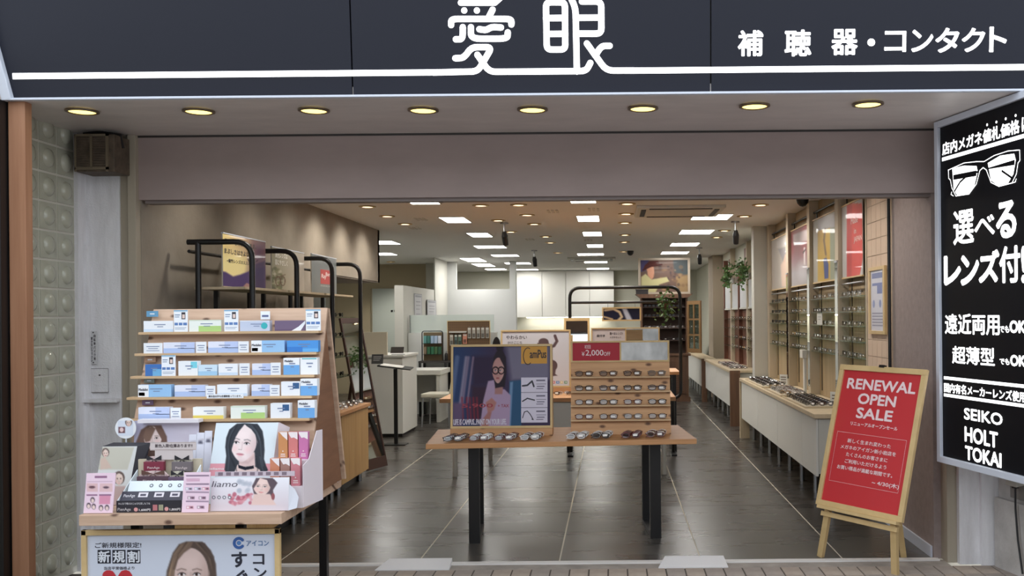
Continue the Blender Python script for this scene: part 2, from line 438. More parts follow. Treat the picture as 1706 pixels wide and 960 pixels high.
# ------------------------------------------------------------------ pavement of the street
pv = MB().box(-6, -1.0, -0.10, 6, YF - 0.14, -0.006).build('pavement', M_MORTAR); tag(pv, kind='structure')
pm = [MB().box(-0.054, -0.086, 0, 0.054, 0.086, 0.008).mesh('paver', q, bevel=0.003) for q in (M_PAVER, M_PAVER2)]
for j in range(5):
    for i in range(-18, 26):
        o = bpy.data.objects.new('paver', pm[random.random() < 0.35]); COL.objects.link(o); o.parent = pv
        o.location = (i * 0.116 + 0.02, YF - 0.24 - j * 0.18, -0.008)
# concrete apron under the sill
ap = MB().box(-3.0, YF - 0.145, -0.1, 2.05, YF, -0.004).build('trim_1', mat('apron_concrete', (150, 142, 134), 0.9, var=0.1, vscale=(6, 6, 6)))
tag(ap, kind='structure')
sl = MB().box(-2.96, YF - 0.03, -0.004, 2.02, YF + 0.02, 0.006).build('trim_2', mat('sill_steel', (214, 210, 206), 0.5, 0.0)); tag(sl, kind='structure')
for k, (a, b, lab) in enumerate([((640, 957), (752, 935), 'pale metal ramp plate on the sill in front of the oak table'),
                                 ((1101, 944), (1208, 930), 'pale metal ramp plate on the sill beside the easel')]):
    x0, x1 = Wz(a[0], 940, 0)[0], Wz(b[0], 940, 0)[0]
    MB().hexa([(x0 - 0.02, YF - 0.15, -0.004), (x1 + 0.01, YF - 0.15, -0.004), (x1, YF + 0.03, -0.004), (x0 + 0.03, YF + 0.03, -0.004),
               (x0 - 0.02, YF - 0.15, 0.004), (x1 + 0.01, YF - 0.15, 0.004), (x1, YF + 0.02, 0.03), (x0 + 0.03, YF + 0.02, 0.03)]
              ).solo('ramp_plate', mat('ramp_metal', (216, 214, 214), 0.5, 0.0), lab, 'ramp', 'ramp plates at the entrance')

# ------------------------------------------------------------------ shop floor of big tiles
fl = MB().box(-6.2, YF + 0.02, -0.12, 4.4, 23.4, -0.0015).build('floor', M_GROUT); tag(fl, kind='structure')
PT = 0.888
tm = MB().box(-PT / 2 + 0.005, -PT / 2 + 0.0028, -0.01, PT / 2 - 0.005, PT / 2 - 0.0028, 0).mesh('tile', M_TILE)
rows = [6.805 + (k - 1) * PT for k in range(20)]
for j, y0 in enumerate(rows):
    for i in range(-7, 5):
        x0 = -0.345 + i * PT
        if x0 < -3.1 and y0 < 8.5: continue
        o = bpy.data.objects.new('tile', tm); COL.objects.link(o); o.parent = fl
        if j == 0:
            if y0 + PT < YF + 0.03: continue
            k = (y0 + PT - YF - 0.03) / PT
            o.location = (x0 + PT / 2, (YF + 0.03 + y0 + PT) / 2, 0); o.scale = (1, k, 1)
        else:
            o.location = (x0 + PT / 2, y0 + PT / 2, 0); o.rotation_euler = (0, 0, 0)

# ------------------------------------------------------------------ walls and ceiling of the shop
def wall(name, m, *boxes, bevel=0.0):
    mb = MB()
    for b in boxes: mb.box(*b)
    return tag(mb.build(name, m, bevel=bevel), kind='structure')
YB = 23.1
wall('ceiling', M_CEIL, (-6.2, YF + 0.12, ZC, 4.4, YB + 0.2, ZC + 0.12))
wall('wall_left', M_WALLBEIGE, (XL - 0.15, YF + 0.02, 0, XL, 9.4, ZC), (XL - 0.15, 9.4, 1.99, XL, 12.08, ZC), (-3.75, 12.0, 1.99, XL, 12.08, ZC), (-3.75, 9.4, 1.985, XL, 12.08, 2.0))
wall('wall_left_recess', M_OFFWHITE, (-3.9, 9.3, 0, -3.75, 12.08, ZC), (-3.9, 9.3, 0, XL - 0.15, 9.4, ZC), (-5.9, 12.0, 0, -3.75, 12.08, ZC))
wall('wall_left_far', M_OFFWHITE, (-6.0, 12.0, 0, -5.8, YB, ZC))
wall('wall_back_olive', mat('olive_wall', (176, 164, 138), 0.9), (-5.8, 19.6, 2.15, -3.78, 19.75, ZC), (-5.8, 19.6, 0, -4.95, 19.75, 2.15))
wall('wall_back', M_GREENWHITE, (-5.8, YB, 0, 4.2, YB + 0.2, ZC))
wall('wall_right', M_WALLTAUPE, (XR, YF + 0.02, 0, XR + 0.2, 6.80, ZC))
wall('wall_right_panel', mat('linen_panel', (188, 168, 150), 0.85, var=0.04, vscale=(40, 40, 40)), (XR, 6.80, 0, XR + 0.2, 7.46, ZC))
wall('wall_right_bays', M_BAYWOOD, (2.05, 7.46, 0, 2.3, 12.0, ZC))
wall('wall_right_far', M_GREENWHITE, (2.05, 12.0, 0, 2.3, YB, ZC))
wall('trim_3', M_OFFWHITE, (1.78, 11.96, 0.0, 2.05, 12.16, ZC))                     # boxed pillar between the two counters
wall('trim_4', mat('pillar_tan', (160, 146, 128), 0.8), (1.86, 17.6, 0.0, 2.05, 18.4, ZC))
wall('baseboard_right', M_ALU, (XR - 0.012, YF + 0.05, 0.0, XR, 7.4, 0.07))
# linen panel seams: each square of the panel
lg = bpy.data.objects['wall_right_panel']
lm = MB().box(-0.005, -0.062, -0.062, -0.001, 0.062, 0.062).mesh('panel_square', mat('linen_square', (208, 184, 162), 0.85), bevel=0.002)
for a in range(5):
    for b in range(20):
        o = bpy.data.objects.new('panel_square', lm); COL.objects.link(o); o.parent = lg
        o.location = (XR, 6.88 + a * 0.128, 0.12 + b * 0.128)
MB().tube([(XR - 0.03, 6.78, 0.1), (XR - 0.03, 6.78, ZC - 0.02)], 0.012, 8).solo('wall_pole', M_BLACK, 'thin black vertical pole beside the framed notice', 'pole')

# shutter box, guide rails, entrance soffit
wall('trim_5', M_SHUTTER, (XL - 0.02, YF, 2.285, XR + 0.06, YF + 0.14, ZS))
wall('trim_6', mat('shutter_lip', (128, 116, 112), 0.5), (XL + 0.02, YF + 0.03, 2.265, XR, YF + 0.11, 2.285))
wall('trim_7', M_RAIL, (XL - 0.055, YF - 0.04, 0, XL - 0.005, YF + 0.05, ZS), (XL - 0.115, YF - 0.01, 0, XL - 0.055, YF + 0.06, ZS), bevel=0.003)
wall('trim_8', M_RAIL, (XR + 0.045, YF - 0.09, 0, XR + 0.105, YF + 0.05, ZS), bevel=0.003)
wall('trim_9', M_DARKTRIM, (XL - 0.02, YF - 0.006, ZS - 0.012, XR + 0.06, YF, ZS))
wall('ceiling_entrance', M_SOFFIT, (-3.42, 4.99, ZS, 2.75, YF + 0.12, ZS + 0.06))
wall('wall_upper', M_SHUTTER, (-6.2, YF + 0.12, ZC + 0.12, 4.4, YF + 0.3, 4.6))

# ------------------------------------------------------------------ street side on the left: glass blocks, pilaster, post
XG = -3.27
gw = wall('wall_street_left', mat('block_mortar', (206, 203, 192), 0.9), (XG - 0.10, 3.6, 0, XG - 0.018, YF + 0.1, ZS - 0.001))
M_GB = mat('glass_block_face', (164, 164, 148), 0.12, rgb2=(184, 184, 168), vscale=(6, 6, 6), spec=0.6)
def glass_block():
    mb = MB(); w, h, n = 0.083, 0.0775, 10
    # square face with a round dished bulge
    k = len(mb.v); rings = []
    for r, dx in ((1.0, 0.0), (0.66, 0.002), (0.60, 0.012), (0.40, 0.02), (0.15, 0.024)):
        ring = []
        for j in range(16):
            q = 2 * math.pi * j / 16; c, s = math.cos(q), math.sin(q)
            if r == 1.0:
                t = 1 / max(abs(c), abs(s)); p = (dx, w * c * t, h * s * t)
            else: p = (dx, w * r * c * 0.95, h * r * s * 1.1)
            ring.append(len(mb.v)); mb.v.append(Vector(p))
        rings.append(ring)
    for a, b in zip(rings, rings[1:]):
        for j in range(16):
            mb.f.append((a[j], a[(j + 1) % 16], b[(j + 1) % 16], b[j])); mb.m.append(0)
    mb.f.append(tuple(rings[-1])); mb.m.append(0)
    mb.box(-0.05, -w, -h, 0.0, w, h)
    return mb.mesh('glass_block', M_GB, smooth=True)
gbm = glass_block()
for i in range(6):
    for j in range(17):
        o = bpy.data.objects.new('glass_block', gbm); COL.objects.link(o); o.parent = gw
        o.location = (XG - 0.012, 5.745 - i * 0.180, 0.07 + j * 0.169 + 0.05)
wall('wall_street_pilaster', M_PAINT, (-3.36, YF - 0.02, 0, -3.055, YF + 0.25, ZS), (-3.36, YF - 0.11, 0, -3.265, YF - 0.02, ZS))
wall('trim_10', M_PAINT, (-3.265, YF - 0.05, 0, -3.235, YF - 0.02, 2.0))
MB().box(-3.15, 4.99, 0, -3.062, 5.052, ZS).solo('wooden_post', M_CEDAR, 'square cedar post under the end of the shop sign', 'post', bevel=0.004)
MB().box(-3.245, 4.93, 0, -3.156, 5.05, ZS).solo('black_post', M_BLACK, 'black square pole beside the cedar post', 'post', bevel=0.004)
# small plate and hatch on the pilaster
pl = Panel(W(150, 552, YF - 0.028), (1, 0, 0), (0, 0, 1), 0.045, 0.205)
t = thing('notice_plate', 'small white vertical metal plate with writing on the pilaster', 'plate', pl.pt(0.5, 1, 0))
pl.box(0, 0.004).build('plate', mat('plate_white', (205, 204, 206), 0.5), t)
for k, ch in enumerate('自転車バイク等'):
    pl.text(t, ch, (0.55, 0.10 + k * 0.115, 0.80, 0.19 + k * 0.115), ink((70, 66, 72)), 0.005, 0.03, px=False)
for k, ch in enumerate('置かないで下さい'):
    pl.text(t, ch, (0.18, 0.18 + k * 0.095, 0.40, 0.26 + k * 0.095), ink((70, 66, 72)), 0.005, 0.03, px=False)
pl.rects(t, [(0.4, 0.02, 0.58, 0.06)], ink((60, 58, 60)), 0.0055, 'screw')
pl.rects(t, [(0.4, 0.93, 0.58, 0.97)], ink((60, 58, 60)), 0.0055, 'screw')
hp = Panel(W(152, 614, YF - 0.025), (1, 0, 0), (0, 0, 1), 0.11, 0.15)
t = thing('wall_hatch', 'white painted square hatch set in the pilaster below the plate', 'hatch', hp.pt(0.5, 1, 0))
hp.box(0, 0.006).build('hatch_door', M_PAINT, t, bevel=0.002)
hp.rects(t, [(0, 0, 1, 0.02), (0, 0.98, 1, 1), (0, 0, 0.025, 1), (0.975, 0, 1, 1)], ink((90, 86, 88)), 0.0065, 'seam')
hp.rects(t, [(0.45, 0.25, 0.55, 0.31)], ink((50, 48, 50)), 0.007, 'lock')
wall('trim_11', M_PAINT, (-3.34, YF - 0.07, 1.03, -3.06, YF - 0.02, 1.05))
# old vent box high on the pilaster
vb = Panel(W(125, 224, YF - 0.22), (1, 0, 0), (0, 0, 1), 0.235, 0.225)
t = thing('vent_box', 'old brown metal vent box under the soffit beside the glass blocks', 'vent', vb.pt(0.5, 1, -0.2))
M_OLD = mat('old_brown_metal', (84, 72, 60), 0.7, var=0.2, vscale=(20, 20, 20))
vb.box(-0.19, 0).build('body', M_OLD, t, bevel=0.005)
mb = MB()
for r in ((0, 0, 0.04, 1), (0.80, 0, 0.86, 1), (0.40, 0.04, 0.45, 0.9), (0, 0, 0.86, 0.06), (0, 0.88, 0.86, 0.95)): vb.box(0.0, 0.012, *r, mb=mb)
mb.build('grille_frame', mat('old_tan_metal', (110, 98, 80), 0.6), t)
for k in range(12):
    vb.box(0.0, 0.007, 0.05, 0.10 + k * 0.064, 0.40, 0.13 + k * 0.064).build('louver', M_OLD, t)
    vb.box(0.0, 0.007, 0.46, 0.10 + k * 0.064, 0.79, 0.13 + k * 0.064).build('louver', M_OLD, t)
MB().tube([vb.pt(0.1, -0.04, -0.05), vb.pt(0.5, -0.1, -0.06), vb.pt(0.98, -0.02, -0.08), vb.pt(1.0, 0.3, -0.1)], 0.012, 6).build('pipe', M_BLACK, t)

# ------------------------------------------------------------------ street side on the right: white pier, concrete wall, socket, cord
wall('wall_street_right_pier', M_PAINT, (2.105, YF - 0.13, 0, 2.23, YF + 0.2, ZS), (2.23, YF - 0.16, 0, 2.36, YF + 0.2, ZS))
SD = Vector((0.2296, -1, 0)).normalized()              # direction of the flared side wall, towards the street
p0 = Vector((2.33, 5.78, 0))
mb = MB(); nn = Vector((-SD.y, SD.x, 0)); nn = -nn if nn.x > 0 else nn
mb.slab(p0, p0 + SD * 1.6, p0 + Vector((0, 0, ZS)), -nn * 0.2)
mb.slab(p0 + nn * 0.03 , p0 + SD * 1.6 + nn * 0.03, p0 + nn * 0.03 + Vector((0, 0, 0.42)), -nn * 0.1)
tag(mb.build('wall_street_right', M_CONC), kind='structure')
so = Panel(p0 + SD * 0.13 + nn * 0.002 + Vector((0, 0, 0.66)), SD, (0, 0, 1), 0.17, 0.22)
t = thing('wall_socket', 'grey weatherproof outdoor socket on the concrete wall below the sign', 'socket', so.pt(0.5, 1))
so.box(0, 0.012).build('back_plate', mat('socket_grey', (140, 136, 132), 0.5, 0.4), t, bevel=0.003)
hd = MB(); hd.hexa([so.pt(0.3, 0.55, 0.012), so.pt(0.95, 0.55, 0.012), so.pt(0.95, 0.6, 0.085), so.pt(0.3, 0.6, 0.085),
                    so.pt(0.42, 0.05, 0.012), so.pt(0.88, 0.05, 0.012), so.pt(0.88, 0.15, 0.05), so.pt(0.42, 0.15, 0.05)])
hd.build('hood', mat('socket_hood', (176, 170, 160), 0.5), t, bevel=0.004)
q = so.pt(0.6, 0.66, 0.05)
cb = MB().tube([so.pt(0.6, 0.52, 0.05), q], 0.02, 8)
pts = [q, q + Vector((0, 0, -0.12)), q + SD * 0.02 + Vector((0, 0, -0.3)), Vector((q.x, q.y, 0.03)) + SD * 0.06]
cb.tube(pts, 0.006, 6)
cb.solo('power_cord', M_BLACK, 'black plug and thin cord hanging from the outdoor socket', 'cord')
wall('trim_12', mat('dark_patch', (92, 88, 84), 0.8), (2.43, 5.22, 0.42, 2.44, 5.34, 0.56))

# the far side of the street, behind the camera
wall('wall_street_opposite', mat('opposite_front', (112, 108, 106), 0.9, var=0.3, vscale=(1.5, 1.5, 0.8)), (-14, -7.2, 0, 14, -7.0, 4.6))
# ================================================================== big shop sign over the entrance
tl = math.radians(5.0)
SV = Vector((0, -math.sin(tl), math.cos(tl))); SU = Vector((1, 0, 0))
so_ = Vector((-3.35, 4.98, ZS)) + SV * 1.45
SG = Panel(so_, SU, SV, 6.35, 1.45)
t = thing('shop_sign', 'large dark navy fascia sign with white backlit lettering over the entrance', 'sign', (-0.2, 4.98, ZS))
M_NAVY = mat('navy_sign_face', (29, 31, 42), 0.5, spec=0.25)
u0, vb_ = SG.px(22, 158); uT = SG.px(0, 92)
edge = (SG.px(20, 160)[0], SG.px(2, 100)[0], SG.px(2, 100)[1])
ul = edge[0]; slope = (edge[1] - edge[0]) / (1 - edge[2])      # the left edge flares outwards going up
vbt = SG.px(853, 156)[1]
def edge_u(v): return ul + slope * (1 - v)
seams = [SG.px(586, 100)[0], SG.px(1184, 100)[0], 1.0]
prev = None
for s_ in seams:
    a0, a1 = (edge_u(vbt), edge_u(0)) if prev is None else (prev, prev)
    g = 0.0006
    mb = MB().hexa([SG.pt(a0 + g, vbt, -0.03), SG.pt(s_ - g, vbt, -0.03), SG.pt(s_ - g, vbt, 0.0), SG.pt(a0 + g, vbt, 0.0),
                    SG.pt(a1 + g, 0, -0.03), SG.pt(s_ - g, 0, -0.03), SG.pt(s_ - g, 0, 0.0), SG.pt(a1 + g, 0, 0.0)])
    mb.build('face_panel', M_NAVY, t)
    prev = s_
MB().hexa([SG.pt(ul, 1, -0.45), SG.pt(1, 1, -0.45), SG.pt(1, 1, -0.03), SG.pt(ul, 1, -0.03),
           SG.pt(edge_u(0), 0, -0.45), SG.pt(1, 0, -0.45), SG.pt(1, 0, -0.03), SG.pt(edge_u(0), 0, -0.03)]).build('body', M_DARKTRIM, t)
mb = MB()
h1 = (1 - vbt)
mb.hexa([SG.pt(ul - 0.003, 1.0, -0.05), SG.pt(1, 1.0, -0.05), SG.pt(1, 1.0, 0.03), SG.pt(ul - 0.003, 1.0, 0.03),
         SG.pt(ul - 0.003, vbt + h1 * 0.45, -0.05), SG.pt(1, vbt + h1 * 0.45, -0.05), SG.pt(1, vbt + h1 * 0.45, 0.03), SG.pt(ul - 0.003, vbt + h1 * 0.45, 0.03)])
mb.build('bottom_rail', M_ALU, t, bevel=0.003)
mb = MB()
mb.hexa([SG.pt(ul, vbt + h1 * 0.45, -0.03), SG.pt(1, vbt + h1 * 0.45, -0.03), SG.pt(1, vbt + h1 * 0.45, 0.015), SG.pt(ul, vbt + h1 * 0.45, 0.015),
         SG.pt(ul, vbt, -0.03), SG.pt(1, vbt, -0.03), SG.pt(1, vbt, 0.015), SG.pt(ul, vbt, 0.015)])
mb.build('inner_rail', M_ALU, t, bevel=0.002)
wv = 0.006
mb = MB().hexa([SG.pt(ul - wv, 1.0, -0.05), SG.pt(ul + 0.002, 1.0, -0.05), SG.pt(ul + 0.002, 1.0, 0.03), SG.pt(ul - wv, 1.0, 0.03),
                SG.pt(edge_u(0) - wv, 0, -0.05), SG.pt(edge_u(0) + 0.002, 0, -0.05), SG.pt(edge_u(0) + 0.002, 0, 0.03), SG.pt(edge_u(0) - wv, 0, 0.03)])
mb.build('side_rail', M_ALU, t, bevel=0.003)
def Z8(l): return [(740 + x * 0.17585, y * 0.17585) for x, y in l]
SWD = 10.2 * 4.97 / F
def rnd(l, r=14):                       # round the inner corners of a polyline a little
    out = [l[0]]
    for a, b, c in zip(l, l[1:], l[2:]):
        A, B, C = Vector(a), Vector(b), Vector(c)
        k1 = min(r, (A - B).length * 0.45); k2 = min(r, (C - B).length * 0.45)
        s, e = B + (A - B).normalized() * k1, B + (C - B).normalized() * k2
        for q in (0, .25, .5, .75, 1): p = (1 - q) ** 2 * s + 2 * q * (1 - q) * B + q * q * e; out.append((p.x, p.y))
    return out + [l[-1]]
ai = [[(160, 28), (480, 28), (545, -30)], rnd([(68, 240), (68, 182), (638, 182), (638, 235)], 60), [(460, 95), (425, 165)],
      rnd([(178, 260), (178, 375), (112, 375)], 60), rnd([(255, 260), (255, 370), (602, 370), (604, 310)], 90),
      rnd([(335, 280), (400, 290), (450, 258), (540, 264)], 40), [(192, 103), (192.1, 103.1)], [(312, 103), (312.1, 103.1)],
      rnd([(108, 555), (190, 553), (260, 450), (455, 450), (320, 680), (-100, 690)], 55),
      rnd([(317, 522), (430, 684), (1345, 677), (1385, 600)], 60)]
gan = [rnd([(1060, 24), (1144, 24), (1148, 472), (973, 472), (965, 24), (1062, 24)], 45), [(965, 175), (1142, 173)], [(970, 325), (1148, 323)],
       rnd([(1195, -30), (1245, 80), (1258, 680)], 60), rnd([(1305, 18), (1488, 18), (1490, 322), (1260, 322)], 50), [(1250, 172), (1490, 170)],
       rnd([(1352, 415), (1535, 672), (1800, 671)], 70), rnd([(1568, 438), (1490, 438), (1435, 525)], 50)]
SG.strokes(t, [Z8(l) for l in ai], SWD, M_LETTER, 0.006, 'logo_character')
SG.strokes(t, [Z8(l) for l in gan], SWD, M_LETTER, 0.006, 'logo_character')
v1_ = SG.px(725, 121)[1]
SG.rects(t, [(edge_u(1) + 0.002, v1_ - 0.0107, SG.px(728, 121)[0], v1_ + 0.0107)], M_LETTER, 0.006, 'light_line')
SG.rects(t, [(SG.px(1050, 118)[0], v1_ - 0.0107, 0.998, v1_ + 0.0107)], M_LETTER, 0.006, 'light_line')
for ch, r in (('補', (1230, 52, 1270, 93)), ('聴', (1308, 51, 1350, 93)), ('器', (1386, 50, 1427, 91)), ('・', (1445, 65, 1457, 77)), ('コ', (1474, 53, 1508, 86)),
              ('ン', (1519, 51, 1553, 86)), ('タ', (1559, 48, 1596, 87)), ('ク', (1603, 48, 1639, 86)), ('ト', (1649, 46, 1675, 86))):
    SG.text(t, ch, r, M_LETTER, 0.006, 0.03)

# ================================================================== vertical light sign on the flared side wall
A_ = W(1560.5, 215, 5.74); A_.z = 2.675
SD2 = SD
LS = Panel((A_.x, A_.y, 2.68), SD2, (0, 0, 1), 1.25, 2.038)
t = thing('light_box_sign', 'tall black light box sign with white glasses outline and lettering beside the entrance', 'sign', LS.pt(0.5, 1))
M_JET = mat('black_acrylic', (17, 18, 23), 0.4, spec=0.15)
LS.box(-0.13, -0.004).build('body', M_ALU, t)
fw, fh = 0.030, 0.019
LS.box(-0.004, 0.0, fw * 0.8, fh * 0.8, 1 - fw * 0.8, 1 - fh * 0.8).build('face', M_JET, t)
for r in ((0, 0, fw, 1), (1 - fw, 0, 1, 1), (fw, 0, 1 - fw, fh), (fw, 1 - fh, 1 - fw, 1)):
    LS.box(-0.004, 0.02, *r).build('frame_bar', M_ALU, t, bevel=0.004)
def srow(body, xl, xr, yt, yb, bold=0.03, d=0.002):
    """a line of characters: left end at xl with its top and bottom there, right end at xr"""
    ua, va = LS.px(xl, yt); _, vb2 = LS.px(xl, yb); ub, _ = LS.px(xr, yt)
    LS.text(t, body, (ua, va, ub, vb2), M_LETTER2, d, bold, px=False)
def sline(x0, y0, y1, uend=0.93):
    ua, va = LS.px(x0, y0); _, vb2 = LS.px(x0, y1)
    LS.rects(t, [(ua, va, uend, vb2)], M_LETTER2, 0.002, 'light_line')
srow('店内メガネ値札価格', 1570.5, 1699, 239, 259, 0.03)
for x_, y_ in ((1645, 208), (1660.5, 203.5), (1676, 198), (1692.5, 192.5)):
    LS.strokes(t, [[(x_, y_), (x_ + 0.1, y_)]], 0.015, M_LETTER2, 0.002, 'light_dot')
u9 = LS.px(1703, 205)[0]; va = LS.px(1570, 239)[1]; vb2 = LS.px(1570, 259)[1]
LS.text(t, 'に', (u9, va, u9 + 0.05, vb2), M_LETTER2, 0.002, 0.03, px=False)
sline(1570, 263, 269)
for body, xl, xr, yt, yb, bo in (('選', 1589, 1622, 354, 408, .022), ('べ', 1624, 1657, 363, 394, .035), ('る', 1661, 1692, 340, 397, .045),
                                 ('レ', 1574, 1600, 429, 474, .055), ('ン', 1602, 1630, 428, 474, .055), ('ズ', 1632, 1664, 421, 470, .05), ('付', 1666, 1699, 413, 471, .03), ('!', 1703, 1709, 412, 470, .04)):
    srow(body, xl, xr, yt, yb, bo)
srow('遠近両用', 1575, 1665, 524, 556, 0.022); srow('でも', 1666, 1681.5, 543, 554, 0.03); srow('OK!', 1683, 1712, 535, 554, 0.06)
srow('超薄型', 1587, 1657, 577, 605, 0.022); srow('でも', 1666, 1682, 597, 607, 0.03); srow('OK!', 1684, 1712, 592, 609, 0.06)
sline(1573, 627, 632); sline(1573, 655.5, 660.5)
srow('国内有名メーカーレンズ使用', 1573.5, 1709, 638, 653, 0.03)
srow('SEIKO', 1607, 1670, 680, 698, 0.04); srow('HOLT', 1608, 1662, 711, 735, 0.04); srow('TOKAI', 1609, 1668, 743, 765, 0.045)
def Z6(l): return [(1540 + x / 3.0, 180 + y / 3.0) for x, y in l]
LS.poly(t, Z6([(140, 302), (200, 288), (262, 290), (268, 320), (250, 392), (215, 432), (165, 436), (148, 410)]), M_LETTER2, 0.0015, 'glasses_lens')
LS.poly(t, Z6([(318, 275), (380, 238), (450, 228), (458, 260), (446, 330), (420, 375), (370, 388), (334, 362)]), M_LETTER2, 0.0015, 'glasses_lens')
LS.poly(t, Z6([(146, 335), (262, 312), (262, 340), (146, 360)]), M_JET, 0.002, 'glasses_shadow')
LS.poly(t, Z6([(318, 300), (454, 258), (452, 285), (322, 306)]), M_JET, 0.002, 'glasses_shadow')
LS.strokes(t, [Z6([(150, 420), (180, 370), (230, 325), (300, 316)])], 0.012, M_JET, 0.0022, 'glasses_temple')
LS.strokes(t, [Z6([(390, 315), (440, 350)])], 0.012, M_JET, 0.0022, 'glasses_temple')
LS.strokes(t, [Z6([(122, 310), (200, 275), (262, 268), (300, 268), (350, 238), (420, 215), (478, 210), (480, 262), (470, 275), (462, 330), (440, 375), (375, 392), (335, 372), (312, 310), (296, 298), (280, 312), (262, 380), (225, 430), (160, 440), (140, 400), (132, 360), (124, 352), (122, 310)]),
               Z6([(440, 375), (458, 370), (462, 355)]), Z6([(140, 420), (136, 432), (148, 440)])], 0.0045, M_LETTER2, 0.0025, 'glasses_outline')

# ================================================================== lamps under the soffit
ring = MB().lathe([(0.058, -0.002), (0.085, -0.002), (0.085, -0.010), (0.072, -0.014), (0.066, -0.004), (0.058, -0.002)], n=24).mesh('trim_ring', mat('lamp_ring', (120, 104, 84), 0.3, 0.6), smooth=True)
lens = MB().lathe([(0.068, -0.001), (0.068, -0.008), (0.03, -0.011), (0.005, -0.012)], n=24).mesh('lamp_lens', M_WARMLAMP, smooth=True)
soff = [(137, 184), (331, 184), (523, 182.5), (705, 182), (887, 181), (1071, 179), (1257, 175), (1446, 172)]
for k, (x, y) in enumerate(soff):
    p = Wz(x, y, ZS)
    t = thing('recessed_downlight', '%s warm round downlight in the entrance soffit counting from the cedar post' % ORD[k], 'light', (p.x, p.y, ZS), group='entrance downlights')
    for nm, me in (('trim_ring', ring), ('lamp_lens', lens)):
        o = bpy.data.objects.new(nm, me); COL.objects.link(o); o.parent = t

# ================================================================== ceiling lights of the shop
cl = [(702, 334, .27, .5), (758.8, 366, .27, .6), (799.5, 391, .27, .6), (817, 411, .46, .5), (841.8, 425.5, .46, .5), (862.8, 438.6, .5, .5), (878, 449, .5, .5),
      (789, 432.7, .36, 1.1), (806, 441.5, .36, 1.1), (826, 448.5, .45, .5),
      (971, 332, .24, .5), (980, 363.8, .24, .6), (986.8, 389.4, .24, .6), (991.4, 409.4, .24, .6), (984, 423.5, .46, .5), (992.7, 436.6, .46, .5), (996.3, 447.5, .5, .5),
      (620, 404, .7, .6), (622, 423, .7, .6), (1185, 361, .42, .55), (1160, 386, .42, .6), (1140.5, 407, .42, .6), (1124, 421, .46, .6), (1113, 433, .46, .6)]
names = ['wall row', 'wall row', 'wall row', 'wall row', 'wall row', 'wall row', 'wall row', 'inner cluster', 'inner cluster', 'inner cluster'] + ['middle row'] * 7 + ['side recess behind the beige wall'] * 2 + ['aisle row over the counters'] * 5
cnt = {}
for (x, y, w_, d_), nm in zip(cl, names):
    p = Wz(x, y, ZC); k = cnt.get(nm, 0); cnt[nm] = k + 1
    t = thing('ceiling_panel_light', '%s glowing rectangular ceiling panel from the entrance in the %s' % (ORD[k], nm), 'light', (p.x, p.y, ZC), group='ceiling panel lights')
    a, b = w_ / 2, d_ / 2
    mb = MB()
    for q in ((-a - .012, -b - .012, -.008, a + .012, -b, 0), (-a - .012, b, -.008, a + .012, b + .012, 0), (-a - .012, -b, -.008, -a, b, 0), (a, -b, -.008, a + .012, b, 0)):
        mb.box(p.x + q[0], p.y + q[1], ZC + q[2], p.x + q[3], p.y + q[4], ZC)
    mb.build('frame', M_WHITE, t)
    MB().box(p.x - a, p.y - b, ZC - 0.005, p.x + a, p.y + b, ZC - 0.001).build('diffuser', M_PANELLAMP, t)
# small round downlights and slits of spots
sring = MB().lathe([(0.05, 0), (0.085, 0), (0.085, -0.008), (0.06, -0.012), (0.05, 0)], n=16).mesh('trim_ring', mat('gold_ring', (190, 160, 100), 0.3, 0.5))
slens = MB().lathe([(0.06, 0), (0.058, -0.006), (0.01, -0.008)], n=16).mesh('lamp_lens', M_SPOTLAMP)
sp = [(801, 342, 0), (864, 341, 1), (878, 358, 1), (890, 373, 1), (909, 394, 1), (917, 404, 1), (1045, 339, 1), (1043, 356, 1), (1041, 371, 1), (1041, 391, 1), (1040, 403, 1),
      (612, 344, 1), (645, 360, 1), (675, 373, 1), (651, 436, 1), (929, 421, 0), (1039, 419, 0), (830, 367, 1), (851, 386, 1), (1267, 341, 0), (1240, 360, 0), (1207, 384, 0), (1194, 395, 0)]
lamps = [(Wz(x, y, ZC), wm, x, y) for x, y, wm in sp]
lamps += [(Vector((-2.2, y_, ZC)), 1, 0, 0) for y_ in (6.6, 7.8, 8.7)] + [(Vector((1.25, y_, ZC)), 0, 1, 0) for y_ in (6.5, 7.2, 7.9, 8.7)]  # unseen lamps added near the entrance to brighten the beige wall and bays
order = sorted(range(len(lamps)), key=lambda i: lamps[i][0].y)
while len(ORD) < len(lamps): ORD.append('%s-%s' % ('thirty', ORD[len(ORD) - 30]))
for k, (p, wm, x, y) in enumerate(lamps):
    t = thing('ceiling_spot', 'small round recessed ceiling lamp, %s from the entrance along the shop' % ORD[order.index(k)], 'light', (p.x, p.y, ZC), group='small round ceiling lamps')  # the added lamps get the same fixture and label
    for nm, me in (('trim_ring', sring), ('lamp_lens', slens)):
        o = bpy.data.objects.new(nm, me); COL.objects.link(o); o.parent = t
    if y < 376 or x in (651, 1207):
        # lamps near a wall are turned towards it, the others shine straight down
        aim = Vector((0, 0, -1)); e = (32 if wm else 36) if y < 400 else 90; sz = 2.2
        if x in (612, 645, 675, 0): aim = Vector((-.75, 0, -1)); e, sz = (30 if x else 20), 1.8
        if x in (1267, 1240, 1207, 1): aim = Vector((.7, 0, -1)); e, sz = 24, 1.7
        d = bpy.data.lights.new('spot_beam', 'SPOT'); d.energy = e; d.color = (1.0, 0.94, 0.84) if wm else (1.0, 0.96, 0.9); d.spot_size = sz; d.spot_blend = 0.9; d.shadow_soft_size = 0.06
        o = bpy.data.objects.new('spot_beam', d); COL.objects.link(o); o.parent = t; o.location = (0, 0, -0.03)
        o.rotation_euler = aim.to_track_quat('-Z', 'Y').to_euler()
